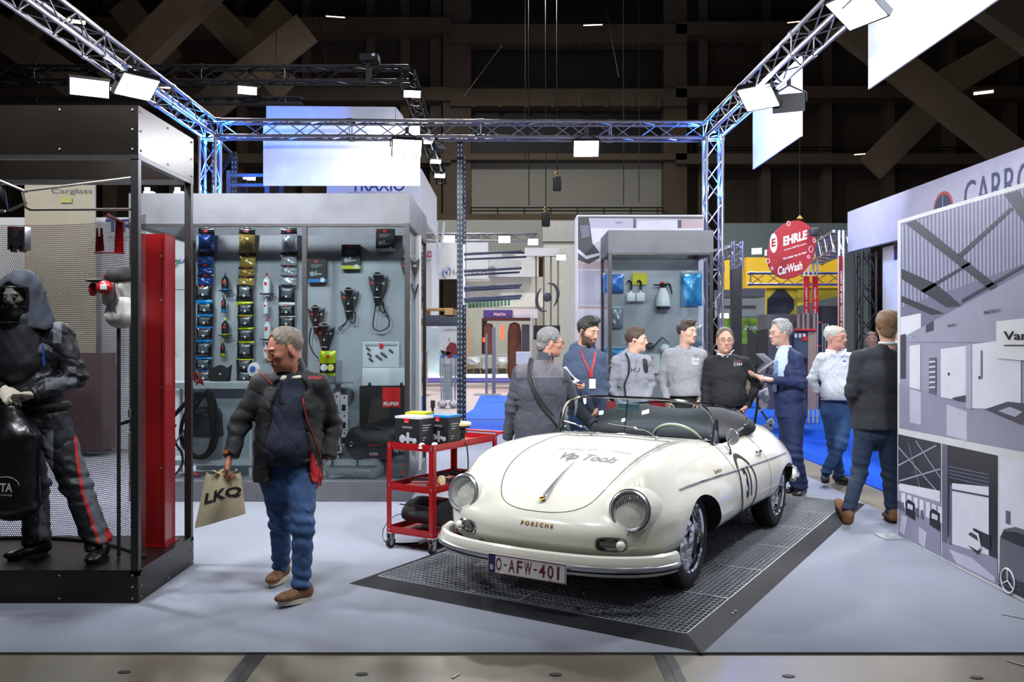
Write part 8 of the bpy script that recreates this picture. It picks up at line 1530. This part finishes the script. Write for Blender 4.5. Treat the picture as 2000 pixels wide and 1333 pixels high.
tilt(t, 'EHRLE', 1553, 465, 46, 18, wm_, bold=.04); tilt(t, 'www.ehrle.com', 1553, 482, 44, 4, wm_); tilt(t, 'The better way to clean', 1552, 500, 46, 6, wm_, bold=.015); tilt(t, 'CarWash', 1543, 524, 48, 17, wm_, bold=.02, sl=-.25)
printpoly(t, [(1511+ (8*math.cos(a))*.9, 475-19*math.sin(a)+.0) for a in np.linspace(0, 2*PI, 25)[:-1]], Yo-.004, wm_, 'badge'); tilt(t, 'E', 1518-7, 474, 8, 16, redsign, Y=Yo-.012, bold=.04)
mb = MB(); [mb.tube([P(x+r*math.cos(a), y-r*1.5*math.sin(a), Yo-.01) for a in np.linspace(0, 2*PI, 15)[:-1]], .006, 5, closed=True) for x, y, r in ((1584, 487, 4), (1500, 510, 3), (1540, 437, 3), (1508, 525, 2), (1590, 470, 2.5), (1579, 502, 2))]; t.part('bubble_rings', mb, M('bubble_white', '#d9b9bc', .5), w=True); t.part('hanger', MB().cyl(P(1562, 432, Yo+.02), P(1562, 120, Yo+.02), .006), dkm, w=True); t.part('hook', MB().lathe([(0, 0), (.05, .02), (0, .08)], P(1562, 430, Yo)), M('hook_yellow', '#9c7c1c', .5), w=True)
t = Thing('speaker_box', 'small black loudspeaker beside the top of the red oval sign', 'speaker', P(1588, 462, 13.2)); q = P(1588, 454, 13.2); t.part('case', MB().rbox(q[0]-.06, 13.1, q[2]-.06, q[0]+.06, 13.25, q[2]+.06, .015), dkb, w=True); t.part('bracket', MB().tube([q+[.06, 0, .03], q+[.13, 0, .04], q+[.15, 0, -.05]], .008, 6), dkm, w=True)
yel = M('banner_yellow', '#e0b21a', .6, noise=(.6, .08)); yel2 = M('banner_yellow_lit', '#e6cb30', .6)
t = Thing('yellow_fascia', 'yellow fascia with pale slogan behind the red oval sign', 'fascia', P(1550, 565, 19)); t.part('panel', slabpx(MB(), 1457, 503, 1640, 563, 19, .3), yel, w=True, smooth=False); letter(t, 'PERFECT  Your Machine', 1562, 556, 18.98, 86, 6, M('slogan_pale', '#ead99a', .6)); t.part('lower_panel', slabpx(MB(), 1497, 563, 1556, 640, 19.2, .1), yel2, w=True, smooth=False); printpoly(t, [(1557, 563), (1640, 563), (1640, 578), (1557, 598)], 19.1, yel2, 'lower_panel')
printpoly(t, [(1499, 585), (1517, 566), (1533, 566), (1551, 586), (1551, 603), (1537, 618), (1499, 618)], 19.15, M('machine_dark', '#33363f', .35, noise=(5, .3)), 'picture');
slab('yellow_board', 'narrow yellow panel just right of the right lattice tower', 'panel', 1411, 508, 1425, 566, 19, .2, yel)
t = Thing('black_pillar', 'square black pillar with truss head right of the right lattice tower', 'pillar', P(1440, 700, 14.6)*[1, 1, 0]); a, b = P(1431, 0, 14.6), P(1449, 526, 14.6); t.part('sleeve', MB().box(a[0], 14.6, .01, b[0], 14.76, b[2]), dkb, w=True, smooth=False)
truss(P(1440, 478, 14.7), P(1440, 526, 14.7), alu, 'short lattice segment on top of the square black pillar', side=.18, r=.018, pitch=.15, nm='truss_tower'); truss(P(1400, 500, 14.7), P(1436, 488, 16.), alu, 'short aluminium truss running from the pillar head to the left', side=.2, r=.018, pitch=.2)
truss(P(1590, 500, 17), P(1648, 470, 13.9), alu, 'bright aluminium truss right of the red oval sign', side=.36, r=.028, pitch=.36, rd=.012); truss(P(1466, 545, 17.5), P(1645, 545, 17.2), alu, 'thin grey lattice beam in front of the yellow fascia', side=.26, r=.018, pitch=.35, rd=.008)
for i, (x, Y) in enumerate(((1575, 16.5), (1592, 16.5), (1643, 13.9))): t = Thing('steel_column', ['left slim white column with red strip', 'right slim white column with red strip', 'grey lattice column with red slogan strip next to the grey fascia'][i], 'column', P(x, 700, Y)*[1, 1, 0], 0, 'columns of the wash stand'); [t.part('tube', MB().cyl([P(x+d, 0, Y)[0], Y, .01], P(x+d, 450+(60 if i < 2 else 0), Y), .02, n=8), frw, w=True) for d in (-4, 4)]; t.part('red_strip', slabpx(MB(), x-(5 if i != 2 else 4), 540 if i < 2 else 500, x+(6 if i != 2 else 3), 612 if i < 2 else 640, Y-.05, .02), redsq if i < 2 else M('strip_dark_red', '#8d1c24', .5), w=True, smooth=False); \
 t.part('lettering', (lambda V, Fc: MB().add([P(x+(v-.5)*-6*(-1)-.0, (592 if i < 2 else 590)-(u-.5)*(60 if i < 2 else 120), Y-.06) for u, v in V], Fc))(*(lambda VF: ((VF[0]-VF[0].min(0))/(VF[0].max(0)-VF[0].min(0)), VF[1]))(TEXT('way to clean' if i < 2 else 'The better way to clean', 1., bold=.02))), wm_, w=True, smooth=False)
steel = M('stainless_panel', '#77747a', .3, .7, noise=(4, .15))
t = Thing('wash_cabinet', 'stainless self-service wash cabinet behind the man in the navy suit', 'cabinet', P(1575, 760, 15)); t.part('body', slabpx(MB(), 1498, 614, 1596, 800, 15.2, .6), steel, w=True, smooth=False); [t.part('bottle_tube', MB().cyl(P(x, 645, 15), P(x, 614, 15), .045, n=14), M('tube_tan', '#8f7f78', .35, .5), w=True) for x in (1560, 1569, 1578, 1590)]; t.part('red_bar', MB().cyl(P(1551, 645, 14.9), P(1595, 645, 14.9), .02), redsq, w=True)
t.part('poster', slabpx(MB(), 1551, 650, 1577, 700, 14.95, .01), M('blue_grey_print', '#3d4658', .5), w=True, smooth=False); [t.part('white_tag', slabpx(MB(), x, 652, x+5, 660, 14.93, .01), wm_, w=True) for x in (1552, 1560, 1568)]; t.part('logo', slabpx(MB(), 1568, 658, 1576, 666, 14.92, .01), redsq, w=True); t.part('side_panel', slabpx(MB(), 1578, 648, 1595, 800, 14.95, .01), M('tan_panel', '#a38c7e', .4, .3), w=True)
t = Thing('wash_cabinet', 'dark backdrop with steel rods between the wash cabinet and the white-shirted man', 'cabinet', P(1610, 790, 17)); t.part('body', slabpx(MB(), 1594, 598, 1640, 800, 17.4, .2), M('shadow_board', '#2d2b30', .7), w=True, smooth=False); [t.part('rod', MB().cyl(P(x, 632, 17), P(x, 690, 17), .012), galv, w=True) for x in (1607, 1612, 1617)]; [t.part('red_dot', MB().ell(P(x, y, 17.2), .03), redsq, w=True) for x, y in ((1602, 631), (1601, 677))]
t = Thing('green_wall', 'bright green leafy wall with white italic name between pillar and dark stands', 'wall panel', P(1455, 690, 21)); t.part('panel', slabpx(MB(), 1408, 622, 1500, 672, 21, .1), M('leaf_print', '#6f9a2c', .6, noise=(7, .7, 6)), w=True, smooth=False); letter(t, 'auwa', 1469, 641, 20.98, 30, 9, wm_, shear=.35, bold=.01); letter(t, 'st', 1497, 637, 20.98, 8, 7, wm_, shear=.3)
slab('far_building', 'pale blue-grey container cabin with dark slot behind the black pillar', 'cabin', 1411, 577, 1497, 618, 26, 1., M('cabin_grey', '#9fadb5', .6)); slab('cabin_slot', 'long dark slot window on the pale cabin', 'window', 1414, 597, 1476, 602, 25.95, .05, M('slot_grey', '#4e565e', .5)); slab('grey_hood', 'dark grey sloping board over the pale cabin', 'board', 1411, 564, 1497, 580, 24, 1., M('hood_dark', '#5b5f68', .6)); slab('dark_deck', 'grey stand floor front behind the green wall stand', 'board', 1405, 672, 1600, 720, 23, .2, M('dim_board', '#53504f', .8))
t = Thing('leaflet_stand', 'black zigzag leaflet stand with papers between the black sweater and the navy suit', 'leaflet stand', P(1488, 900, 9.9)*[1, 1, 0]+npv([0, 0, .013])); Yl = 9.9
for pts in ([(1460, 640), (1478, 655), (1479, 740), (1462, 700)], [(1478, 645), (1500, 642), (1500, 702), (1480, 720)]): printpoly(t, pts, Yl+.25, dkb, 'panel', .03)
t.part('leg', MB().tube([P(1470, 700, Yl), P(1480, 790, Yl), P(1470, 850, Yl), [P(1480, 0, Yl)[0], Yl, .02]], .014, 6), dkb, w=True); t.part('leg', MB().tube([P(1500, 720, Yl+.2), P(1478, 790, Yl+.1), P(1505, 830, Yl), [P(1500, 0, Yl)[0], Yl+.1, .02]], .014, 6), dkb, w=True); t.part('brace', MB().beam(P(1480, 728, Yl), P(1512, 705, Yl), .02), galv, w=True); t.part('brace', MB().beam(P(1478, 808, Yl), P(1500, 790, Yl), .015), galv, w=True)
for pts in ([(1477, 691), (1492, 690), (1512, 708), (1510, 720)], [(1476, 768), (1500, 757), (1503, 775), (1496, 788)], [(1480, 838), (1498, 826), (1510, 838), (1494, 855)], [(1497, 822), (1508, 815), (1514, 828), (1506, 834)]):
 V = [P(x, y, Yl-.05+.04*k) for k, (x, y) in enumerate(pts)]; V2 = [v-[0, 0, .012] for v in V]; k = 4; t.part('tray', MB().add(V+V2, [tuple(range(k)), tuple(range(k, 2*k))[::-1]]+[(i, i+k, (i+1) % k+k, (i+1) % k) for i in range(k)]), M('tray_clear', '#8e9096', .3, .3), w=True, smooth=False)
for i, pts in enumerate([[(1480, 766), (1499, 757), (1501, 768), (1484, 776)], [(1482, 838), (1497, 827), (1508, 837), (1494, 851)], [(1498, 822), (1507, 816), (1513, 827), (1506, 832)]]):
 V = [P(x, y, Yl-.08+.04*k) for k, (x, y) in enumerate(pts)]; lf = Thing('leaflet_pile', ['pile of white and blue leaflets in the middle tray of the black stand', 'white leaflet with blue marks on the lowest tray of the black stand', 'small white leaflet at the right end of the lowest tray'][i], 'leaflets', V[0], 0, 'leaflets on the black stand'); V2 = [v-[0, 0, .02] for v in V]; k = 4; lf.part('paper', MB().add(V+V2, [tuple(range(k)), tuple(range(k, 2*k))[::-1]]+[(j, j+k, (j+1) % k+k, (j+1) % k) for j in range(k)]), wm_, w=True, smooth=False)
 c = sum(V)/4; lf.part('blue_mark', MB().obox(c+[0, -.012, .004], (V[1]-V[0])*.2, (V[3]-V[0])*.15, (0, .002, 0)), M('print_blue', '#3a56a8', .6), w=True)
# ================================================================ poster wall at the right (plane x = 3.155)
XW = 3.155; pw = Thing('poster_wall', 'large white-framed poster wall with warehouse and workshop photographs at the right edge', 'poster wall', (XW, 6.0, .013)); ZT = 2.68*.9706+.02
yA = onX(1753, 900, XW)[1]; zt6 = onX(1757.5, 430, XW)[2]
pw.part('frame', MB().box(XW, 4.75, .014, XW+.09, yA, zt6), frw, w=True, smooth=False); pw.part('back_panel', MB().box(XW+.09, 4.76, .05, XW+.10, yA-.01, zt6-.02), dkb, w=True, smooth=False)
def wp(x, y, off): q = onX(x, y, XW); q[0] = XW-off; q[1] = max(4.78, min(yA-.02, q[1])); q[2] = max(.03, min(zt6-.03, q[2])); return q
def wprint(pts, m, off=.002, name='picture', par=None):
 V = [wp(x, y, off) for x, y in pts]; return pw.part(name, MB().add(V, [tuple(range(len(V)))]), m, w=True, smooth=False, parent=par)
def stripes(x0, y0, x1, y1, x2, y2, x3, y3, n, m, off, fr=.5):
 """n thin quads running from edge (0-1) to edge (3-2)"""
 mb = MB()
 for i in range(n):
  t0, t1 = i/n, (i+fr)/n; a = [(x0+(x1-x0)*t, y0+(y1-y0)*t) for t in (t0, t1)]; b = [(x3+(x2-x3)*t, y3+(y2-y3)*t) for t in (t1, t0)]; mb.add([wp(*q, off) for q in a+b], [(0, 1, 2, 3)])
 pw.part('picture', mb, m, w=True, smooth=False)
XR_ = 2120
def lx(x, ya, yb, xa=1758, xb=2000): return ya+(yb-ya)*(x-xa)/(xb-xa)
floorp = pr('floor', '#8b8aa2'); floorl = pr('floor_lit', '#b9b9cd'); roofp = pr('roof', '#6d6e88'); roofl = pr('roof_lit', '#9d9eb8'); beamp = pr('beam', '#2c2d3a'); wallp = pr('wall', '#9594aa'); bayw = pr('bay', '#d5d6e2')
wprint([(1760, 436), (XR_, 322), (XR_, 905), (1757, 836)], wallp, .002)
wprint([(1760, 436), (XR_, 322), (XR_, 480), (1770, 655), (1760, 655)], roofp, .003)
stripes(1762, 440, 2110, 330, 2110, 478, 1764, 600, 46, roofl, .004, .45)
for p in ([(1770, 437), (1790, 430), (1951, 560), (1937, 568)], [(1762, 525), (1762, 545), (1850, 600), (1880, 598), (1830, 555)], [(1762, 578), (1762, 590), (1820, 615), (1845, 612)], [(1872, 498), (1975, 405), (1980, 409), (1880, 503)], [(1963, 380), (1990, 372), (2020, 420), (2005, 440)], [(1800, 568), (1895, 512), (1898, 516), (1806, 573)], [(1880, 585), (2010, 512), (2010, 518), (1880, 592)]): wprint(p, beamp, .006)
wprint([(1772, 655), (XR_, 470), (XR_, 670), (1772, 668)], wallp, .005); wprint([(1760, 620), (1800, 612), (1800, 640), (1772, 655), (1760, 658)], bayw, .005); wprint([(1760, 655), (1770, 652), (1770, 740), (1760, 740)], ink2, .006)
wprint([(1810, 636), (1825, 626), (1825, 645), (1810, 650)], ink2, .007)
wprint([(1757, 750), (1840, 772), (1900, 800), (1995, 785), (XR_, 800), (XR_, 905), (1757, 836)], floorp, .004); wprint([(1778, 760), (1800, 766), (1800, 830), (1778, 826)], floorl, .005); wprint([(1850, 790), (1890, 805), (1890, 862), (1850, 850)], floorl, .005)
for p in ([(1778, 676), (1799, 673), (1799, 762), (1778, 757)], [(1839, 682), (1889, 676), (1889, 785), (1839, 776)], [(1900, 673), (1996, 660), (1996, 800), (1900, 798)], [(2004, 660), (XR_, 650), (XR_, 800), (2004, 800)]): wprint(p, bayw, .006)
for p in ([(1816, 700), (1830, 698), (1830, 772), (1816, 768)],): wprint(p, lild, .007)
for i in range(6): wprint([(1817, 706+i*10), (1829, 705+i*10), (1829, 708+i*10), (1817, 709+i*10)], bayw, .009)
wprint([(1925, 800), (1970, 785), (XR_, 800), (XR_, 830), (1996, 830)], ink2, .007); wprint([(1952, 803), (1975, 795), (2000, 805), (1985, 815)], lil, .009); wprint([(1860, 778), (1889, 772), (1889, 786), (1870, 783)], ink2, .008); wprint([(1889, 674), (1900, 672), (1900, 800), (1889, 797)], lil, .009); wprint([(1918, 685), (1921, 685), (1921, 740), (1918, 740)], lild, .009)
for x, y in ((1854, 728), (1914, 735)): wprint([(x, y), (x+3, y), (x+3, y+6), (x, y+6)], ink, .010)
def wtext(txt, x0, x1, yc, h, m, off=.010, sl=0, **k):
 V, Fc = TEXT(txt, 1., **k); V = V-V.min(0); V = V/V.max(0); pw.part('lettering', MB().add([wp(x0+(x1-x0)*u, yc+h/2-h*v+sl*(x0+(x1-x0)*u-x0), off) for u, v in V], Fc), m, w=True, smooth=False)
wtext('SMARTBOX 2', 1924, 1957, 611, 7, ink2, bold=.02, sl=-.15); wtext('SMARTBOX 1', 1853, 1871, 637, 5, ink2, bold=.02, sl=-.15); wtext('SMARTBOX', 1784, 1791, 658, 3, ink2)
wprint([(1950, 628), (XR_, 610), (XR_, 715), (1950, 700)], frw, .014, 'name_plate'); wtext('Vandecasteele', 1965, 2150, 656, 17, dkl, off=.018, bold=.02); wprint([(1966, 674), (XR_, 674), (XR_, 677), (1966, 676)], dkl, .018, 'name_plate')
def low(x): return 844.5+.2155*(x-1755), 1051.5+.4995*(x-1751.5)-7
def lpoly(x0, x1, m, off, f0=0., f1=1.):
 a0, b0 = low(x0); a1, b1 = low(x1); wprint([(x0, a0+4+(b0-a0-4)*f0), (x1, a1+4+(b1-a1-4)*f0), (x1, a1+4+(b1-a1-4)*f1), (x0, a0+4+(b0-a0-4)*f1)], m, off)
def lp(x, f): a, b = low(x); return (x, a+4+(b-a-4)*f)
for x0, x1 in ((1754, 1838), (1841, 1949), (1953, XR_)): lpoly(x0, x1, lil2, .003)
lpoly(1754, 1838, beamp, .004, 0, .50); lpoly(1754, 1838, floorp, .004, .72, 1.); lpoly(1754, 1838, wallp, .005, .52, .74)
for a, b in (((1756, .12), (1838, .45)), ((1790, .02), (1838, .30)), ((1756, .30), (1830, .02)), ((1758, .45), (1838, .22)), ((1775, .05), (1800, .48))): p, q = lp(*a), lp(*b); wprint([p, (q[0], q[1]), (q[0], q[1]+3), (p[0], p[1]+3)], roofl, .006)
wprint([lp(1758, .48), lp(1838, .42), lp(1838, .52), lp(1758, .55)], bayw, .007); wtext('ZONE 7', 1803, 1815, 941, 5, ink, off=.009)
for x in range(1762, 1838, 12): wprint([lp(x, .56), lp(x+8, .56), lp(x+8, .70), lp(x, .70)], bayw, .007)
for x, w in ((1771, 18), (1818, 20)): wprint([lp(x, .64), lp(x+w*.3, .60), lp(x+w, .62), lp(x+w, .78), lp(x, .76)], ink, .009); wprint([lp(x+w*.25, .64), lp(x+w*.8, .645), lp(x+w*.8, .69), lp(x+w*.2, .69)], lil2, .011)
for x in (1755, 1762, 1790, 1800): wprint([lp(x, .66), lp(x+5, .65), lp(x+6, .74), lp(x, .73)], lild, .009)
wprint([lp(1762, .78), lp(1774, .78), lp(1768, .97), lp(1758, .95)], floorl, .006); wprint([lp(1796, .82), lp(1812, .84), lp(1808, .99), lp(1796, .97)], floorl, .006)
lpoly(1841, 1949, ink, .004, 0, 1.); lpoly(1841, 1949, floorp, .0045, .80, 1.); lpoly(1841, 1852, lild, .005, 0, .86)
for f in (.18, .21, .24, .27): wprint([lp(1855, f), lp(1933, f-.02), lp(1933, f-.01), lp(1855, f+.01)], lild, .006)
wprint([lp(1861, .32), lp(1933, .26), lp(1933, .80), lp(1861, .84)], bayw, .006); wprint([lp(1857, .34), lp(1861, .34), lp(1861, .85), lp(1855, .86)], lild, .007); wprint([lp(1861, .37), lp(1933, .33), lp(1933, .345), lp(1861, .385)], ink2, .008)
wprint([lp(1903, .63), lp(1936, .64), lp(1936, .76), lp(1903, .74)], ink, .008); wprint([lp(1891, .70), lp(1897, .65), lp(1914, .66), lp(1919, .76), lp(1912, .80), lp(1893, .78)], whp, .010); wprint([lp(1894, .70), lp(1899, .67), lp(1911, .68), lp(1914, .72)], ink2, .012); wprint([lp(1893, .79), lp(1912, .80), lp(1922, .77), lp(1912, .83)], ink, .011)
wprint([lp(1855, .90), lp(1900, .88), lp(1945, .95), lp(1945, .99), lp(1870, .99)], floorl, .006)
wprint([lp(1953, .0), lp(XR_, .0), lp(XR_, .62), lp(1953, .66)], bayw, .004); wprint([lp(1966, .40), lp(1975, .40), lp(1975, .50), lp(1966, .50)], lild, .006)
wprint([lp(1955, .62), lp(1962, .55), lp(1985, .50), lp(XR_, .50), lp(XR_, 1.), lp(1953, 1.)], pr('car_grey', '#5d5f6a'), .006); wprint([lp(1957, .62), lp(1964, .56), lp(1988, .535), lp(XR_, .55), lp(XR_, .60), lp(1985, .63)], ink, .008); wprint([lp(1953, .90), lp(XR_, .86), lp(XR_, 1.), lp(1953, 1.)], ink, .009)
for f in (.91, .94, .97): wprint([lp(1954, f), lp(1995, f-.02), lp(1995, f-.015), lp(1954, f+.008)], lild, .011)
mb = MB(); cc = wp(1972, 1135, .013); mb.tube([cc+npv([0, .075*math.cos(a), .075*math.sin(a)]) for a in np.linspace(0, 2*PI, 25)[:-1]], .006, 5, closed=True); [mb.cyl(cc, cc+npv([0, .075*math.sin(a), .075*math.cos(a)]), .005, n=5) for a in (0, 2.094, 4.189)]; pw.part('star_emblem', mb, whp, w=True)
for pts in ([(1953, 1010), (1966, 1060)],): pass
q = G(1985, 1212); solo('metal_strip', MB().beam((q[0]-.05, q[1]+.06, .016), (q[0]+.08, q[1]-.06, .016), .012, .006), galv, 'thin shiny metal strip on the carpet under the poster wall edge', 'strip')
q = G(1990, 1300); solo('metal_strip', MB().beam((q[0]-.03, q[1]+.05, .004), (q[0]+.05, q[1]-.06, .004), .010, .005), galv, 'thin shiny metal strip on the bare concrete at the lower right', 'strip')
# ================================================================ camera, world, exposure
cam = bpy.data.cameras.new('camera'); co = bpy.data.objects.new('camera', cam); COL.objects.link(co)
cam.sensor_width = 36; cam.lens = 36*F/2000; co.location = (0, 0, CH); co.rotation_euler = (PI/2, 0, 0); cam.shift_y = -8.5/2000
cam.clip_start = .1; cam.clip_end = 200; SC.camera = co
w = bpy.data.worlds.new('world'); SC.world = w; w.use_nodes = True
w.node_tree.nodes['Background'].inputs[0].default_value = (.62, .68, .80, 1); w.node_tree.nodes['Background'].inputs[1].default_value = .05
SC.view_settings.view_transform = 'Standard'; SC.view_settings.look = 'None'; SC.view_settings.exposure = 0.; SC.view_settings.gamma = 1; SC.view_settings.use_curve_mapping = False
cy = SC.cycles; cy.max_bounces = 6; cy.diffuse_bounces = 3; cy.glossy_bounces = 3; cy.transmission_bounces = 4; cy.transparent_max_bounces = 14; cy.caustics_reflective = False; cy.caustics_refractive = False
cy.sample_clamp_indirect = 4; cy.use_denoising = True; cy.use_adaptive_sampling = True; cy.adaptive_threshold = .02
